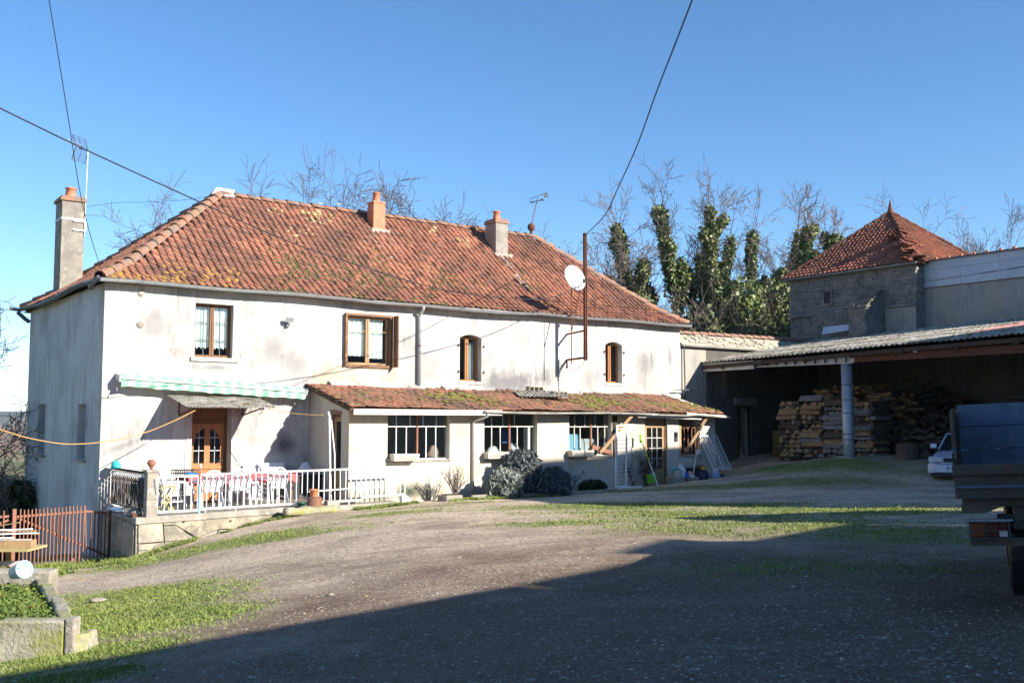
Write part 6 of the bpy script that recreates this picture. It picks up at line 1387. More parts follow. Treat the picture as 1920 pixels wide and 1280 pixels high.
tt = thing('trestle_table', 'makeshift green topped table with pale legs at the left edge', 'table', 0, 0, 0, world=Vector((B_.x,B_.y,zg))); hgt = B_.z-zg-.05
MB().box(-1.3,.30,-.3,.3,hgt-.03,hgt).build('tabletop', MT['lichen_pale'], tt); 
for x in (-1.2,-.16): MB().bar((x,-.25,0),(x-.06,-.1,hgt-.03),.05,.05).bar((x+.06,.25,0),(x,.1,hgt-.03),.05,.05).build('leg', MT['wood_pale'], tt)
MB().bar((-1.2,0,hgt-.22),(.1,0,hgt-.22),.04,.06).build('stretcher', MT['gutter_white'], tt)
solid('timber_beam', MB().box(-.95,.30,-.08,.08,0,.11), MT['wood_pale'], 'square tan beam lying on the left edge table', 'beam', 0,0,0, world=Vector((B_.x,B_.y-.12,zg+hgt+.002)))
solid('red_board', MB().box(-.55,.0,-.1,.1,0,.09), MT['rust_bright'], 'red board beside the tan beam on the left edge table', 'board', 0,0,0, world=Vector((B_.x-.25,B_.y-.31,zg+hgt+.002)))
for i in range(9):
    a = random.uniform(-.12,.18); L_ = random.uniform(.7,1.1); zz = zg+hgt+.12+.014*i
    solid('wood_strip', MB().bar((-L_,0,0),(0,0,L_*(.12 if i == 8 else .0)+.004*i),.035,.014), MT[['gutter_white','curtain','wood_pale'][i % 3]], ['longest grey strip at the bottom of the pile on the left edge table','white strip low in the pile on the left edge table','tan strip low in the pile on the left edge table','grey strip in the middle of the pile on the left edge table','white strip in the middle of the pile on the left edge table','tan strip in the middle of the pile on the left edge table','grey strip near the top of the pile on the left edge table','white strip near the top of the pile on the left edge table','tan strip sticking up from the top of the pile on the left edge table'][i], 'wood strip', 0,0,0, 'pale strips piled on the table', rot=a, world=Vector((B_.x+random.uniform(.0,.28),B_.y+random.uniform(-.2,.2),zz)))
# ================================================================ TRAILER   (x to the right along the tailgate, y away)
TW = Vector((4.27,10.0,.0)); trl = thing('farm_trailer', 'tipping farm trailer with grey blue boards at the right edge', 'trailer', 0,0,0, world=Vector((3.73,8.7,1.65-1.62*.87)), rot=rad(-23.5)); trl.scale = (.87,.87,.87); trl.rotation_euler = (0, rad(-2.6), rad(-23.5))
z0_ = 1.22
MT['trailer_brown'] = mat('trailer_brown', (.13,.105,.085), (.08,.065,.052), 3, .7, bmp=.2, c3=(.20,.10,.06), sc3=5, lo3=.6, hi3=.75)
MT['trailer_blue'] = mat('trailer_blue', (.12,.17,.24), (.085,.12,.17), 2.5, .45, bmp=.1, c3=(.20,.23,.27), sc3=6)
tg = MB().box(0,2.3,0,.04,.90,z0_-.10).build('tailgate', MT['trailer_brown'], trl, bevel=.005); MB().box(-.01,2.31,-.03,.05,z0_-.099,z0_).build('rail', MT['trailer_brown'], tg, bevel=.006); MB().box(0,2.3,-.025,-.001,1.0,1.025).build('blue_rib', MT['trailer_blue'], tg); MB().box(.02,2.28,-.022,-.001,.90,.925).build('rib', MT['trailer_brown'], tg)
MB().prism([(.06,.05,.90),(2.2,.05,.90),(2.2,.05,.86),(.40,.05,.82),(.24,.05,.755),(.04,.05,.76)],(0,.06,0)).build('skirt', MT['trailer_brown'], trl)
MB().box(0,2.3,.05,4.4,.90,.96).build('bed', MT['trailer_brown'], trl)
for k in range(3): MB().box(.06,2.24,4.35,4.39,.97+k*.30,1.262+k*.30).build('head_board', MT['trailer_blue'], trl, bevel=.006)
for k in range(2): MB().box(.0,.035,.45,4.3,1.0+k*.38,1.37+k*.38).build('side_board', MT['trailer_brown' if k else 'trailer_blue'], trl, bevel=.005)
for y in (.06,1.5,3.0,4.3): MB().box(.0,.06,y,y+.06,.9,1.30 if y < .1 else 1.78).build('stake', MT['trailer_brown'], trl)
MB().box(.0,.07,.05,.09,1.23,1.33).lathe([(.03,1.28),(.03,1.34)],8,(.05,-.03,0)).build('latch', MT['black'], trl)
for x in (.50,1.5): MB().box(x,x+.1,.1,4.3,.60,.89).build('chassis_beam', MT['trailer_brown'], trl)
MB().box(.35,1.7,.12,.22,.66,.74).build('cross_member', MT['dark'], trl)
for x in (.56,1.70):
    w = MB().lathe([(.2,-.13),(.40,-.13),(.45,-.09),(.455,.09),(.40,.13),(.2,.13)],28,(x,.75,.36),Matrix.Rotation(PI/2,3,'Y'),cap=False).build('wheel', MT['black'], trl, smooth=True)
    MB().lathe([(.0,-.05),(.2,-.09),(.2,.09),(0,.05)],16,(x,.75,.36),Matrix.Rotation(PI/2,3,'Y'),cap=False).build('rim', MT['rust'], w)
    tr_ = MB()
    for i in range(26): a = 2*PI*i/26; tr_.obox((x,.75+math.cos(a)*.455,.36+math.sin(a)*.455),(.22,.05,.02),Matrix.Rotation(a+PI/2,3,'X'))
    tr_.build('tread', MT['black'], w)
MB().box(.6,2.0,.70,.80,.32,.40).build('axle', MT['dark'], trl)
_n0 = len(trl.children)
lp = MB().box(.46,.80,-.06,.05,.535,.69).build('light_housing', MT['black'], trl, bevel=.008)
def emm(n, c): return plain(n, c, .2)
MT['amber'] = emm('amber', (.20,.05,.012)); MT['redlens'] = emm('redlens', (.13,.015,.012))
MB().box(.475,.59,-.085,-.061,.55,.675).build('amber_lens', MT['amber'], lp, bevel=.006); MB().box(.60,.71,-.085,-.061,.55,.675).build('red_lens', MT['redlens'], lp, bevel=.006); MB().box(.715,.785,-.085,-.061,.55,.61).build('white_lens', MT['gutter_white'], lp, bevel=.005); MB().box(.715,.785,-.085,-.061,.615,.675).build('red_lens', MT['redlens'], lp, bevel=.005)
gr_ = MB()
for z in (.54,.61,.69): gr_.bar((.45,-.10,z),(.80,-.10,z),.008,.008)
for x in (.45,.60,.80): gr_.bar((x,-.10,.54),(x,-.10,.69),.008,.008)
gr_.build('light_guard', MT['zinc_dark'], lp); MB().box(.44,.84,-.07,.06,.692,.705).build('light_shelf', MT['zinc'], lp); MB().box(.46,1.7,-.02,.06,.46,.53).build('bumper_beam', MT['trailer_brown'], trl)
for _c in list(trl.children):
    if _c.name.startswith(('light_housing','bumper_beam')): _c.location.x -= .36
lump('straw', 'small tuft of straw on the skirt of the trailer tailgate', 'straw', 0,0,0, .14,.03,.025, 'lichen_pale'); 
_o = C.objects[-1] if False else [o for o in C.objects if o.name.startswith('straw')][0]; _o.location = Vector((4.4,8.42,1.02)); _o.rotation_euler = (0,0,rad(-22))
# ================================================================ CAR   (front at x=0, runs to +x)
r = ray(1793,884); K = CAMP+r*(27.5/r.y); zc = gh(K.x+.6, K.y)
zc = 1.65-(905-793)/1943*27.8
car = thing('parked_car', 'silver blue saloon car parked by the barn, half hidden by the trailer', 'car', 0,0,0, world=Vector((K.x,K.y,zc)), rot=rad(56)); car.scale = (.86,.86,.98)
MT['lens'] = plain('lens', (.55,.56,.54), .15)
MT['car_paint'] = mat('car_paint', (.50,.57,.70), (.48,.55,.68), 2, .25, .15, 0, var=.01, spec=.6)
hw = .86
sec = [(0,.80,.30,.46,.52),(.06,.86*hw/.86,.20,.52,.62),(.35,hw,.18,.68,.74),(.9,hw,.18,.78,.85),(1.35,hw,.18,.84,.93),(2.2,hw,.18,.88,.94),(3.4,hw,.2,.90,.95),(4.2,.84,.22,.86,.93),(4.4,.76,.32,.70,.80)]
mb = MB(); m_ = 9
for x, w, zb, zs, zt in sec:
    pr_ = [(-w*.92,zb),(-w,zb+.12),(-w*1.0,zs-.12),(-w*.95,zs),(0,zt),(w*.95,zs),(w*1.0,zs-.12),(w,zb+.12),(w*.92,zb)]
    for y, z in pr_: mb.v.append((x+ (abs(y)/w)**2*.16*(1 if x < .3 else 0), y, z))
for i in range(len(sec)-1):
    for j in range(m_-1): a = i*m_+j; mb.f.append((a,a+1,a+m_+1,a+m_)); mb.mi.append(0)
    mb.f.append((i*m_+m_-1,i*m_,(i+1)*m_,(i+1)*m_+m_-1)); mb.mi.append(0)
mb.f.append(tuple(range(m_))[::-1]); mb.mi.append(0); mb.f.append(tuple(range((len(sec)-1)*m_,len(sec)*m_))); mb.mi.append(0)
body = mb.build('body', MT['car_paint'], car, smooth=False, bevel=.03)
cab = MB(); cs = [(1.30,.74,.90),(1.95,.60,1.33),(2.9,.60,1.36),(3.75,.72,.93)]
for x, w, z in cs: cab.v += [(x,-w,z),(x,w,z)]
for i in range(3): cab.f.append((2*i,2*i+1,2*i+3,2*i+2)); cab.mi.append(0)
cab.f += [(0,2,4,6),(7,5,3,1),(0,6,7,1)]; cab.mi += [0,0,0]; cab.build('glasshouse', MT['black'], car)
MB().prism([(1.93,-.61,1.325),(2.92,-.61,1.355),(2.92,-.61,1.385),(1.93,-.61,1.355)],(0,1.22,0)).build('roof_panel', MT['car_paint'], car, bevel=.01)
for sy in (-1,1):
    MB().bar((1.32,sy*.75,.92),(1.95,sy*.61,1.34),.05,.05).build('pillar', MT['car_paint'], car); MB().bar((3.73,sy*.72,.94),(2.9,sy*.61,1.37),.06,.05).build('pillar', MT['car_paint'], car)
    MB().obox((1.5,sy*.95,1.0),(.12,.2,.13)).build('mirror', MT['car_paint'], car, bevel=.03)
    hl = MB().prism([(-.05,sy*.42,.60),(.06,sy*.82,.60),(.12,sy*.82,.73),(.0,sy*.40,.725)],(.08,0,.0)).build('headlight', MT['lens'], car); MB().prism([(.035,sy*.43,.61),(.14,sy*.79,.61),(.21,sy*.79,.725),(.085,sy*.41,.715)],(.02,0,0)).build('reflector', MT['white_paint'], hl)
    for x in (.85,3.5):
        w = MB().lathe([(.17,-.1),(.30,-.1),(.315,.0),(.30,.1),(.17,.1)],24,(x,sy*.76,.315),Matrix.Rotation(PI/2,3,'X'),cap=False).build('wheel', MT['black'], car, smooth=True); MB().lathe([(.0,.085),(.17,.10),(.19,.08)],16,(x,sy*(.76),.315),Matrix.Rotation(PI/2*sy,3,'X'),cap=False).build('rim', MT['zinc'], w)
MB().box(-.035,.05,-.36,.36,.585,.705).build('grille', MT['black'], car, bevel=.01)
gf_ = MB().box(-.045,.05,-.39,.39,.706,.725).box(-.045,.05,-.39,.39,.565,.584).box(-.045,.05,-.39,-.361,.584,.706).box(-.045,.05,.361,.39,.584,.706).build('grille_frame', MT['car_paint'], car)
bp = MB().box(-.06,.10,-.62,.62,.30,.53).build('bumper', MT['car_paint'], car, bevel=.04); MB().prism([(-.02,.60,.30),(.16,.86,.30),(.20,.86,.53),(0,.62,.53)],(.06,0,0)).prism([(-.02,-.60,.30),(.16,-.86,.30),(.20,-.86,.53),(0,-.62,.53)],(.06,0,0)).build('bumper_corner', MT['car_paint'], bp); MB().box(-.055,.10,-.75,.75,.21,.295).build('lower_grille', MT['black'], bp)
pl_ = MB().box(-.075,-.061,-.26,.26,.385,.50).build('number_plate', MT['white_paint'], car); MB().box(-.078,-.0755,.205,.258,.388,.497).build('blue_band', MT['blue'], pl_)
tc_ = bpy.data.curves.new('plate_text', 'FONT'); tc_.body = 'AN-'; tc_.size = .12; tc_.extrude = .001; to = bpy.data.objects.new('tmp_text', tc_); C.objects.link(to)
dg = bpy.context.evaluated_depsgraph_get(); tm = bpy.data.meshes.new_from_object(to.evaluated_get(dg)); bpy.data.objects.remove(to); tm.materials.append(MT['black'])
to = bpy.data.objects.new('plate_lettering', tm); C.objects.link(to); to.parent = pl_; to.matrix_local = frame(Vector((-.077,.19,.40)), Vector((0,-1,0)), Vector((0,0,1)), Vector((-1,0,0)))
# ================================================================ TREES
class Tubes:
    """many thin branches gathered into arrays"""
    def __init__(s): s.V = []; s.F = []; s.n = 0
    def add(s, pts, rs, k=3):
        P_ = np.array([tuple(p) for p in pts]); m_ = len(P_); d = np.gradient(P_, axis=0); d /= np.linalg.norm(d,axis=1)[:,None]+1e-9
        r = np.array([.31,.77,.55]); x = np.cross(d, r); x /= np.linalg.norm(x,axis=1)[:,None]+1e-9; y = np.cross(d, x)
        a = np.arange(k)*2*PI/k; R_ = np.array(rs)[:,None,None]
        V = P_[:,None,:]+(x[:,None,:]*np.cos(a)[None,:,None]+y[:,None,:]*np.sin(a)[None,:,None])*R_
        s.V.append(V.reshape(-1,3)); i = np.arange(m_-1)[:,None]*k+s.n; j = np.arange(k)[None,:]; jn = (j+1)%k
        s.F.append(np.stack([i+j, i+jn, i+k+jn, i+k+j],-1).reshape(-1,4)); s.n += m_*k
    def build(s, name, mat_, parent):
        V = np.vstack(s.V); F = np.vstack(s.F).astype(np.int32); me = bpy.data.meshes.new(name); me.vertices.add(len(V)); me.vertices.foreach_set('co', V.ravel())
        me.loops.add(F.size); me.loops.foreach_set('vertex_index', F.ravel()); me.polygons.add(len(F)); me.polygons.foreach_set('loop_start', (np.arange(len(F))*4).astype(np.int32)); me.polygons.foreach_set('loop_total', np.full(len(F),4,dtype=np.int32))
        me.polygons.foreach_set('use_smooth', [True]*len(F)); me.update(calc_edges=True); me.materials.append(mat_); o = bpy.data.objects.new(name, me); C.objects.link(o)
        if parent: o.parent = parent
        return o
def rvec(): return Vector((random.gauss(0,1),random.gauss(0,1),random.gauss(0,1))).normalized()
DENSE = 2
def grow(tb, p, d, L_, r, lev, maxl, wig=.14, spread=.62, up=.10, nodes=None, minr=.010, kids=(2,3)):
    n = 5 if lev < 2 else 3; pts = [p]; rs = [r]
    for i in range(n):
        d = (d+rvec()*wig*(1+lev*.22)+Vector((0,0,up if lev < 4 else -.02))).normalized(); pts.append(pts[-1]+d*L_/n); rs.append(max(minr, r*(1-.40*(i+1)/n)))
    tb.add(pts, rs, 6 if lev == 0 else 5 if lev < 2 else 3)
    if nodes is not None and lev <= 2: nodes += [(q, rr, lev) for q, rr in zip(pts, rs)]
    if lev >= maxl: return
    big = True
    for k in range(random.randint(*kids)):
        ax = d.cross(rvec()).normalized(); a = random.uniform(.12,.45)*spread if big else random.uniform(.6,1.25)*spread
        nd_ = Matrix.Rotation(a,3,ax) @ d; q = .84 if big else random.uniform(.50,.72)
        grow(tb, pts[-1], nd_, L_*random.uniform(.72,.86)*(1 if big else .85), rs[-1]*q, lev+1, maxl, wig, spread, up, nodes, minr, kids); big = False
    for i in range(1, n):
        for _q in range(DENSE if lev >= 2 and random.random() < .6 else 1):
          if random.random() < (.65 if lev < 3 else .85):
            ax = d.cross(rvec()).normalized(); nd_ = Matrix.Rotation(random.uniform(.5,1.1),3,ax) @ d
            grow(tb, pts[i], nd_, L_*random.uniform(.36,.6), max(minr, rs[i]*random.uniform(.35,.5)), min(lev+2, maxl), maxl, wig, spread, up, None, minr, kids)
def leafcol(ps, path, r0_, r1_, n, lump_=.6):
    """leaf points wrapped round a stem"""
    P_ = [Vector(q) for q in path]; m_ = len(P_)-1; ph = random.random()*20
    for i in range(n):
        f = random.random()**1.0; j = min(m_-1, int(f*m_)); q = P_[j].lerp(P_[j+1], f*m_-j); w = (r0_+(r1_-r0_)*f)*(1+lump_*math.sin(f*17+ph)*.5+lump_*math.sin(f*41+ph*2)*.35)
        v = rvec(); ps.append((q.x+v.x*w*random.uniform(.5,1.25), q.y+v.y*w*random.uniform(.5,1.25), q.z+v.z*.25))
def tree(name, label, px, ptop, Y, group=None, seed=0, trunk_h=.34, lean=(0,0), maxl=6, mat_='bark', wig=.14, spread=.62, up=.10, ivy=0, ivymat='leaf', base=None, r0=.018, kids=(2,3), stems=1, itop=.84):
    random.seed(seed); np.random.seed(seed)
    r = ray(px, 700); X_0 = r.x*(Y/r.y); zg = gh(X_0, Y); rt = ray(px, ptop); Ht = EYE+rt.z*(Y/rt.y)-zg
    e = thing(name, label, 'tree', 0,0,0, group, world=Vector((X_0, Y, zg)), rot=0)
    tk = Tubes(); cr = Tubes(); paths = []
    for q in range(stems):
        h = Ht*trunk_h*random.uniform(.85,1.1); a = random.random()*6.3; ln = .0 if stems == 1 else .16; d = Vector((lean[0]+math.cos(a)*ln+(q-(stems-1)/2)*.10, lean[1]+math.sin(a)*ln*.4, 1)).normalized(); pts = [Vector(((q-(stems-1)/2)*.5,0,-.3))]
        for i in range(8): d = (d+rvec()*.07+Vector((0,0,.04))).normalized(); pts.append(pts[-1]+d*(h+.3)/8)
        rr = Ht*r0*(1 if stems == 1 else .72); rs = [rr*1.25]+[rr*(1-.055*i) for i in range(8)]; tk.add(pts, rs, 8); nodes = []
        for k in range(3 if ivy else 6):
            ax = d.cross(rvec()).normalized(); nd_ = Matrix.Rotation((.12 if k == 0 else random.uniform(.35,.8))*spread/.6,3,ax) @ d
            grow(cr, pts[-1] if k == 0 else pts[-1-k % 5], nd_, Ht*(1-trunk_h)*(.27 if ivy else .30)*(1 if k == 0 else .8), rs[-1]*(.85 if k == 0 else .55), 1, maxl, wig, spread, up, nodes, kids=kids)
        paths.append((pts, nodes))
    V = np.vstack(cr.V); top = V[:,2].max(); k_ = min(1.6, max(.8, Ht/top))
    for T_ in (tk, cr): T_.V = [v*k_ for v in T_.V]
    tk.build('trunk', MT[mat_], e); cr.build('crown', MT[mat_], e)
    if ivy:
        ps = []
        for pts, nodes in paths:
            P_ = [q*k_ for q in pts]; leafcol(ps, P_, .62, .34, int(ivy*1.3)//stems)
            nn = [(q*k_,l) for q, a_, l in nodes]; segs = [(a_[0],b_[0]) for a_, b_ in zip(nn[:-1],nn[1:]) if (a_[0]-b_[0]).length < 1.6 and max(a_[0].z,b_[0].z) < Ht*itop]
            for a_, b_ in segs: leafcol(ps, [a_, b_], .30, .24, int(ivy*.085/stems)+10, .3)
        leaves('ivy', np.array(ps), .14, MT[ivymat], e, asp=1.1)
    return e
MT['ivy'] = mat('ivy', (.15,.19,.06), (.08,.11,.035), 1.0, .5, bmp=0, c3=(.26,.26,.10), sc3=.7, lo3=.5, hi3=.7, spec=.5, var=.35, bsc=7)
MT['twig'] = mat('twig', (.26,.20,.17), (.16,.12,.105), .8, .9, bmp=0)
DENSE = 4
gb = 'bare trees behind the farmhouse roof'
tree('bare_tree', 'small bare tree showing left of the roof peak', 372, 312, 46, gb, 3, maxl=6, spread=.6)
tree('bare_tree', 'slender bare tree rising just right of the roof peak', 452, 272, 48, gb, 14, maxl=6, spread=.42, kids=(2,2))
tree('bare_tree', 'tallest wide bare tree behind the roof, left of the orange chimney', 590, 252, 47, gb, 25, maxl=6, spread=.70, kids=(2,3))
tree('bare_tree', 'bare tree directly behind the orange chimney', 702, 312, 46, gb, 36, maxl=6, spread=.6)
tree('oak_tree', 'twisted bare oak between the two ridge chimneys', 822, 322, 44, gb, 47, maxl=6, wig=.26, spread=.85, up=.04)
tree('oak_tree', 'low bare oak behind the grey stone chimney', 935, 366, 45, gb, 58, maxl=6, wig=.24, spread=.8, up=.05, mat_='twig')
tree('oak_tree', 'low bare tree behind the satellite dish and mast', 1052, 398, 46, gb, 69, maxl=6, wig=.22, spread=.8, up=.05)
tree('bare_tree', 'bare tree low behind the right hip of the roof', 1120, 420, 48, gb, 70, maxl=6, wig=.2, spread=.7, mat_='twig')
DENSE = 2
gi = 'ivy clad trees between the farmhouse and the tower'
tree('ivy_tree', 'ivy clad tree leaning left nearest the farmhouse roof end', 1215, 322, 50, gi, 81, trunk_h=.55, lean=(-.12,0), maxl=5, spread=.75, ivy=2600, ivymat='ivy', up=.05, mat_='twig')
tree('ivy_tree', 'tall ivy clad tree with high bare crown, second from the farmhouse', 1290, 292, 51, gi, 92, trunk_h=.55, lean=(-.05,0), maxl=5, spread=.65, ivy=4200, ivymat='ivy', mat_='twig', stems=2)
tree('ivy_tree', 'ivy clad tree with several leafy stems in the middle of the group', 1352, 300, 50, gi, 103, trunk_h=.56, maxl=5, spread=.66, ivy=6000, ivymat='ivy', stems=3)
tree('ivy_tree', 'dark ivy clad tree right of the middle of the group', 1428, 330, 52, gi, 114, trunk_h=.50, maxl=5, spread=.66, ivy=4600, ivymat='ivy', mat_='twig', stems=2)
tree('ivy_tree', 'bushy ivy clad tree leaning right towards the tower', 1478, 352, 50, gi, 125, trunk_h=.62, lean=(.14,0), maxl=5, spread=.6, ivy=8500, ivymat='ivy', mat_='twig', stems=3)
tree('bare_tree', 'pale bare tree just left of the tower roof', 1555, 372, 54, None, 136, maxl=6, spread=.6, mat_='twig')
tree('bare_tree', 'bare tree rising behind the tower roof peak', 1715, 352, 60, None, 147, maxl=6, spread=.85, mat_='twig', wig=.2)
tree('bare_tree', 'bare tree with upright branches behind the metal cladding', 1868, 368, 58, None, 158, maxl=6, spread=.42, up=.2, mat_='twig')
# evergreen understorey between house and tower
def evergreen(label, px, ptop, Y, rx, n, seed, m='ivy', name='evergreen_shrub'):
    np.random.seed(seed); random.seed(seed); r = ray(px, 700); X_0 = r.x*Y/r.y; zg = gh(X_0, Y); rt = ray(px, ptop); h = EYE+rt.z*Y/rt.y-zg
    e = thing(name, label, 'shrub', 0,0,0, world=Vector((X_0,Y,zg)))
    ps = []
    for k in range(11):
        c = np.array([random.uniform(-.65,.65)*rx, random.uniform(-.5,.5)*rx, random.uniform(.12,.78)*h]); ps.append(shell(n//11, c, (rx*.48, rx*.48, h*.24), .5, seed+k, -.9))
    leaves('foliage', np.vstack(ps), .17, MT[m], e, asp=1.2)
    st = Tubes()
    for i in range(24):
        a = random.random()*6.3; q = Vector((math.cos(a)*rx*.3,math.sin(a)*rx*.3,0)); d = Vector((math.cos(a)*.25,math.sin(a)*.25,1)).normalized(); grow(st, q, d, h*.42, .035, 2, 4, .2, .7, .05)
    st.build('branches', MT['twig'], e)
    return e
for a in ((1180,530,46,1.8,5200,201,'leaf_dark'),(1245,535,46,1.9,5600,202,'ivy'),(1310,520,47,2.0,6000,203,'leaf_dark'),(1375,520,47,2.1,6800,204,'ivy'),(1445,520,47,2.1,6500,205,'ivy'),(1500,560,49,1.7,4200,206,'leaf_dark'),(1410,600,44,1.6,4500,207,'ivy'),(1335,612,43,1.4,3600,208,'ivy'),(1470,605,44,1.4,3600,209,'ivy')):
    evergreen(f'{dict(ivy="light green",leaf_dark="dark green")[a[6]]} shrub ' + {201:'close behind the right end of the farmhouse roof',202:'between the roof end and the yard wall, low',203:'behind the left part of the yard wall',204:'behind the middle of the yard wall',205:'tallest of the shrubs, next to the tower',206:'pressed against the left side of the tower',207:'in front of the others over the middle of the tiled wall',208:'lowest in front over the left part of the tiled wall',209:'low in front where the wall meets the tower'}[a[5]], *a[:6], a[6])
# left edge
tree('bare_tree', 'bare tree reaching in from the left edge beside the gable', -150, 470, 30, None, 301, trunk_h=.25, lean=(.10,0), maxl=6, spread=.9, wig=.18, up=.02, mat_='bark')
tree('bare_tree', 'low bare bush-like tree below the hills at the left edge', -20, 835, 34, None, 312, trunk_h=.2, maxl=5, spread=.95, up=.0, mat_='bark')
evergreen('dark evergreen bush behind the iron gate at the gable foot', 22, 892, 29, 1.0, 4500, 320, 'leaf_dark')
random.seed(5)
vt = Tubes()
for i in range(34):      # hedgerow trees down in the valley
    Y = random.uniform(150,420); px = random.uniform(-260,70); r = ray(px,800); X_0 = r.x*Y/r.y; zg = gh(X_0,Y); h = random.uniform(4,9)
    for k in range(9): a = random.random()*6.3; d = Vector((math.cos(a)*.5,math.sin(a)*.5,1)).normalized(); grow(vt, Vector((X_0,Y,zg)), d, h*.4, .12, 2, 4, .2, .7, .05, minr=.04)
_v = vt.build('valley_hedgerow', MT['twig'], None); _v['kind'] = 'stuff'; _v['label'] = 'distant bare hedgerow trees in the fields beyond the gate'; _v['category'] = 'hedgerow'
# ================================================================ CABLES
def cable(name, label, A, B, pix, r, ext=0, m='cable'):
    """a cable hanging in the vertical plane through A and B, passing the measured picture points"""
    A = Vector(A); B = Vector(B); n = (B-A).cross(Vector((0,0,1))).normalized(); P_ = [hitp(x, y, A, n) for x, y in pix]; P_ = [A]+P_
    pts = []
    for i in range(len(P_)-1):
        p0 = P_[max(i-1,0)]; p1 = P_[i]; p2 = P_[i+1]; p3 = P_[min(i+2,len(P_)-1)]
        for k in range(8):
            t = k/8; pts.append(.5*((2*p1)+(p2-p0)*t+(2*p0-5*p1+4*p2-p3)*t*t+(3*p1-p0-3*p2+p3)*t**3))
    pts.append(P_[-1]); b = pts[0]; mb = MB().tube([p-b for p in pts], r, 5)
    return solid(name, mb, MT[m], label, 'cable', 0,0,0, world=b, smooth=True)
r = ray(-40,180); Lp = CAMP+r*(15/r.y)
cable('power_cable', 'thick cable sagging from the mast across the roof to the upper left', H(13.94,.95,5.95), Lp, [(1040,556),(975,560),(882,552),(800,536),(690,503),(560,460),(450,414),(375,379),(250,322),(140,271),(0,203),(-40,183)], .013)
r = ray(90,-30); cable('telephone_cable', 'thin cable dropping from the top edge to the house corner', H(-.05,.12,5.0), CAMP+r*(16/r.y), [(172,450),(150,360),(130,235),(110,110),(92,0),(90,-30)], .008)
r = ray(1302,-20); cable('power_cable', 'twisted black cable rising from the mast top to the top edge', H(13.96,.95,7.45), CAMP+r*(15/r.y), [(1135,402),(1160,350),(1195,272),(1232,170),(1268,78),(1298,0),(1304,-20)], .014)
cable('thin_wire', 'thin wire from the gable chimney to the roof peak', H(1.0,-6.4,7.9), H(4.1,-3.9,8.35), [(220,380),(280,379),(345,375),(385,369)], .006)
r = ray(1960,495); cable('telephone_cable', 'long thin black cable from the mast past the tower to the right edge', H(13.96,.95,6.0), CAMP+r*(26/r.y), [(1200,541),(1300,549),(1480,548),(1600,541),(1700,532),(1820,516),(1920,499),(1960,492)], .008)
mb = MB(); p0 = H(15.2,.1,6.6)
a = CAMP+ray(-120,790)*(18.0/ray(-120,790).y); b = H(1.75,1.3,1.95); n_ = (b-a).cross(Vector((0,0,1))).normalized()
cable('clothes_line', 'orange clothes line from the left edge to the door canopy', b, a, [(330,787),(280,808),(230,822),(187,829),(150,832),(110,831),(50,820),(0,805),(-120,770)], .010, m='rope')
cable('clothes_line', 'orange clothes line from the canopy to the white clothes post', H(3.5,1.35,2.0), H(4.56,2.5,1.95), [(545,774),(575,777),(606,778)], .009, m='rope')
# ================================================================ GRAVEL AND GRASS
random.seed(2); np.random.seed(2)
def yardpts(n, near=6.2, far=36, pw=1.6):
    """points in the view wedge, denser near the camera"""
    u_ = np.random.random(n); Yp = near*(far/near)**u_ if pw == 1.6 else near+(far-near)*u_**pw
    Xp = Yp*np.random.uniform(-.56,.56,n); return Xp, Yp
def clearof(Xp, Yp):
    s_ = (Xp-O.x)*U.x+(Yp-O.y)*U.y; t_ = (Xp-O.x)*Nn.x+(Yp-O.y)*Nn.y
    k = (t_ > 3.2) | (s_ > 19.5) & (s_ < 20.5) | (s_ > 6.8) & (t_ > 3.0); k |= (s_ < -.2) & (t_ > 1.5); k &= (s_ < 26) & (t_ > -.0)
    dx = Xp+4.05; dy = Yp-9.8; k &= ~((dy > -.05) & (dy < 3.9) & (dx+dy*.534 < .12) & (dx+dy*.534 > -1.2)); return k
def stones(name, n, smin, smax, m, gm, label=None, pw=1.6):
    Xp, Yp = yardpts(n, pw=pw); g_ = grassmask(Xp, Yp); k = clearof(Xp, Yp) & (np.random.random(n) < np.clip(gm[0]+gm[1]*g_, 0, 1)); Xp = Xp[k]; Yp = Yp[k]; n = len(Xp); Z = ghn(Xp, Yp)
    sz = smin+(smax-smin)*np.random.random(n)**3
    B0 = np.array([(1,0,0),(.3,.95,0),(-.8,.6,0),(-.8,-.6,0),(.3,-.95,0),(0,0,.8),(0,0,-.3)])
    a = np.random.random(n)*2*PI; ca, sa = np.cos(a), np.sin(a); V = B0[None]*np.random.uniform(.6,1.3,(n,7,3)); V = V*sz[:,None,None]*np.array([1,.8,.6])
    V = np.stack([V[:,:,0]*ca[:,None]-V[:,:,1]*sa[:,None], V[:,:,0]*sa[:,None]+V[:,:,1]*ca[:,None], V[:,:,2]],-1)+np.stack([Xp,Yp,Z],-1)[:,None,:]
    T_ = np.array([(0,1,5),(1,2,5),(2,3,5),(3,4,5),(4,0,5)]); F = (T_[None]+np.arange(n)[:,None,None]*7).reshape(-1,3).astype(np.int32)
    me = bpy.data.meshes.new(name); me.vertices.add(n*7); me.vertices.foreach_set('co', V.ravel()); me.loops.add(F.size); me.loops.foreach_set('vertex_index', F.ravel()); me.polygons.add(len(F))
    me.polygons.foreach_set('loop_start', (np.arange(len(F))*3).astype(np.int32)); me.polygons.foreach_set('loop_total', np.full(len(F),3,dtype=np.int32)); me.update(calc_edges=True); me.materials.append(m)
    o = bpy.data.objects.new(name, me); C.objects.link(o); o['kind'] = 'stuff'; o['label'] = label; o['category'] = 'gravel'
m, nt, bs = newmat('pebbles'); setp(bs, .9, 0, .2); v = wpos(nt)
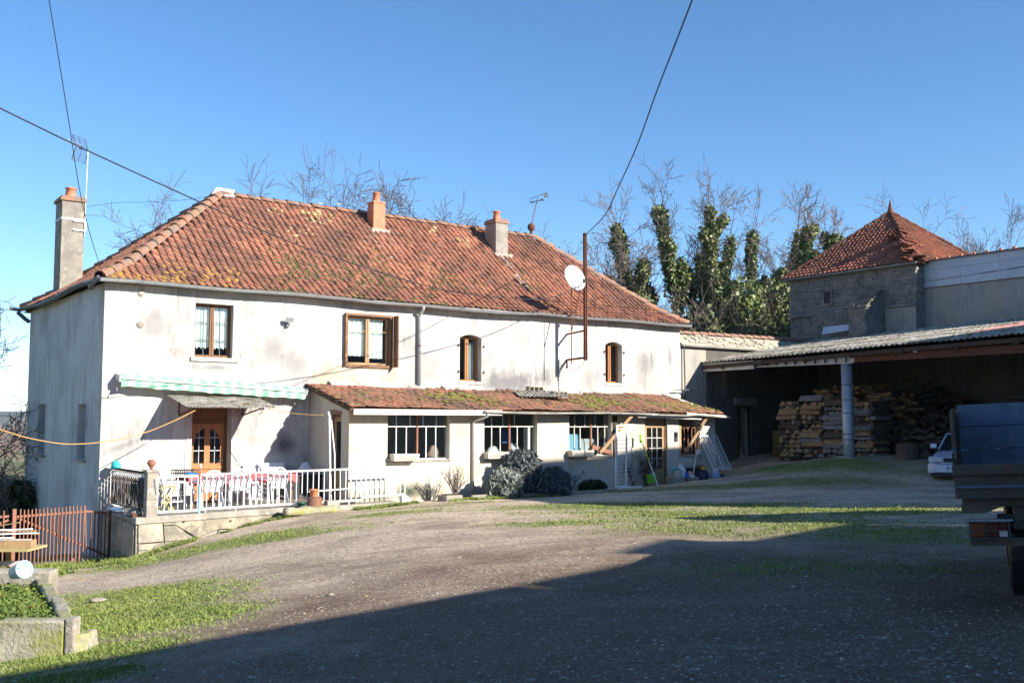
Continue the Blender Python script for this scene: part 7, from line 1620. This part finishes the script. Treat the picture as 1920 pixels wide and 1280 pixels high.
vo = nd(nt, 'ShaderNodeTexVoronoi'); vo.inputs['Scale'].default_value = 30; lk(nt, v, vo.inputs['Vector']); sp = nd(nt, 'ShaderNodeSeparateColor'); lk(nt, vo.outputs['Color'], sp.inputs[0])
c = mixc(nt, sp.outputs[0], (.36,.29,.21), (.20,.15,.11)); c = mixc(nt, rampf(nt, sp.outputs[1], .9, .97), c, (.50,.46,.39)); lk(nt, c, bs.inputs['Base Color'])
stones('gravel', 95000, .006, .022, m, (.75,-.75), 'fine pale gravel strewn over the yard'); stones('pebbles', 2600, .02, .045, m, (.55,-.2), 'larger loose stones lying on the gravel')
def blades(name, n, hmin, hmax, m, label, dens, pw=1.6, wid=.006, patch=None):
    Xp, Yp = yardpts(n, pw=pw) if patch is None else patch; g_ = grassmask(Xp, Yp) if dens else np.ones_like(Xp); k = (clearof(Xp, Yp) if dens else np.ones(len(Xp),bool)) & ((np.random.random(len(Xp)) < sstep(.12,.85,g_))); Xp = Xp[k]; Yp = Yp[k]; n = len(Xp); Z = ghn(Xp, Yp)
    h = np.random.uniform(hmin,hmax,n)*(.5+vnoise(Xp,Yp,2.2,61)); a = np.random.random(n)*2*PI; w = wid*(1+Yp/14); lx = np.random.normal(size=n)*h*.6; ly = np.random.normal(size=n)*h*.6
    P_ = np.stack([Xp,Yp,Z-.004],-1); dx = np.stack([np.cos(a)*w,np.sin(a)*w,np.zeros(n)],-1); V = np.stack([P_-dx,P_+dx,P_+np.stack([lx,ly,h],-1)],1).reshape(-1,3); F = np.arange(n*3,dtype=np.int32)
    me = bpy.data.meshes.new(name); me.vertices.add(n*3); me.vertices.foreach_set('co', V.ravel()); me.loops.add(n*3); me.loops.foreach_set('vertex_index', F); me.polygons.add(n)
    me.polygons.foreach_set('loop_start', (np.arange(n)*3).astype(np.int32)); me.polygons.foreach_set('loop_total', np.full(n,3,dtype=np.int32)); me.update(calc_edges=True); me.materials.append(m)
    o = bpy.data.objects.new(name, me); C.objects.link(o); o['kind'] = 'stuff'; o['label'] = label; o['category'] = 'grass'
blades('tall_grass', 26000, .03, .085, MT['grass'], 'scattered taller tufts in the grass bands', 1, wid=.004)
blades('grass', 620000, .006, .030, MT['grass'], 'short green grass growing in bands across the yard', 1)
def tuftband(s0, s1, t0, t1, n): s_ = np.random.uniform(s0,s1,n); t_ = t0+(t1-t0)*np.random.random(n); return (O.x+U.x*s_+Nn.x*t_, O.y+U.y*s_+Nn.y*t_)
pb = [tuftband(-.6,4.2,2.82,3.2,9000), tuftband(-2.6,0,1.35,1.9,5000), tuftband(4.9,6.6,3.0,3.4,1600), tuftband(7.4,10.8,3.05,3.5,4200), tuftband(-2.6,.2,1.9,3.4,7000)]
px_ = np.concatenate([q[0] for q in pb]); py_ = np.concatenate([q[1] for q in pb]); keepm = vnoise(px_,py_,2.6,77) > .42
blades('wall_foot_grass', 0, .03, .09, MT['grass'], 'longer grass along the foot of the terrace wall and beds', 0, patch=(px_[keepm],py_[keepm]), wid=.006)
for i,(px,py,w,lb) in enumerate(((183,1127,.12,'flat pale stone in the grass left of the yard'),(620,1116,.05,'small stone near the middle of the yard'),(150,1086,.30,'thin pale stick lying in the grass by the gate'))):
    p = Gd(px,py)
    if i < 2: o = lump('field_stone', lb, 'stone', 0,0,0, w,w*.7,w*.45,'stone'); o.location = p; 
    else: solid('stick', MB().bar((-.18,0,.01),(.18,.03,.02),.02,.015), MT['wood_pale'], lb, 'stick', 0,0,0, world=p)
# ================================================================ HAZE
hz_ = MB().box(-6400,6400,-6400,6400,-75,52).build('haze', [], None); hz_['kind'] = 'stuff'
m = bpy.data.materials.new('haze'); m.use_nodes = True; nt = m.node_tree; nt.nodes.remove(nt.nodes['Principled BSDF']); pv = nt.nodes.new('ShaderNodeVolumePrincipled'); pv.inputs['Density'].default_value = .00012; pv.inputs['Color'].default_value = (.60,.76,1,1); pv.inputs['Anisotropy'].default_value = .2
nt.links.new(pv.outputs[0], nt.nodes['Material Output'].inputs['Volume']); hz_.data.materials.append(m)
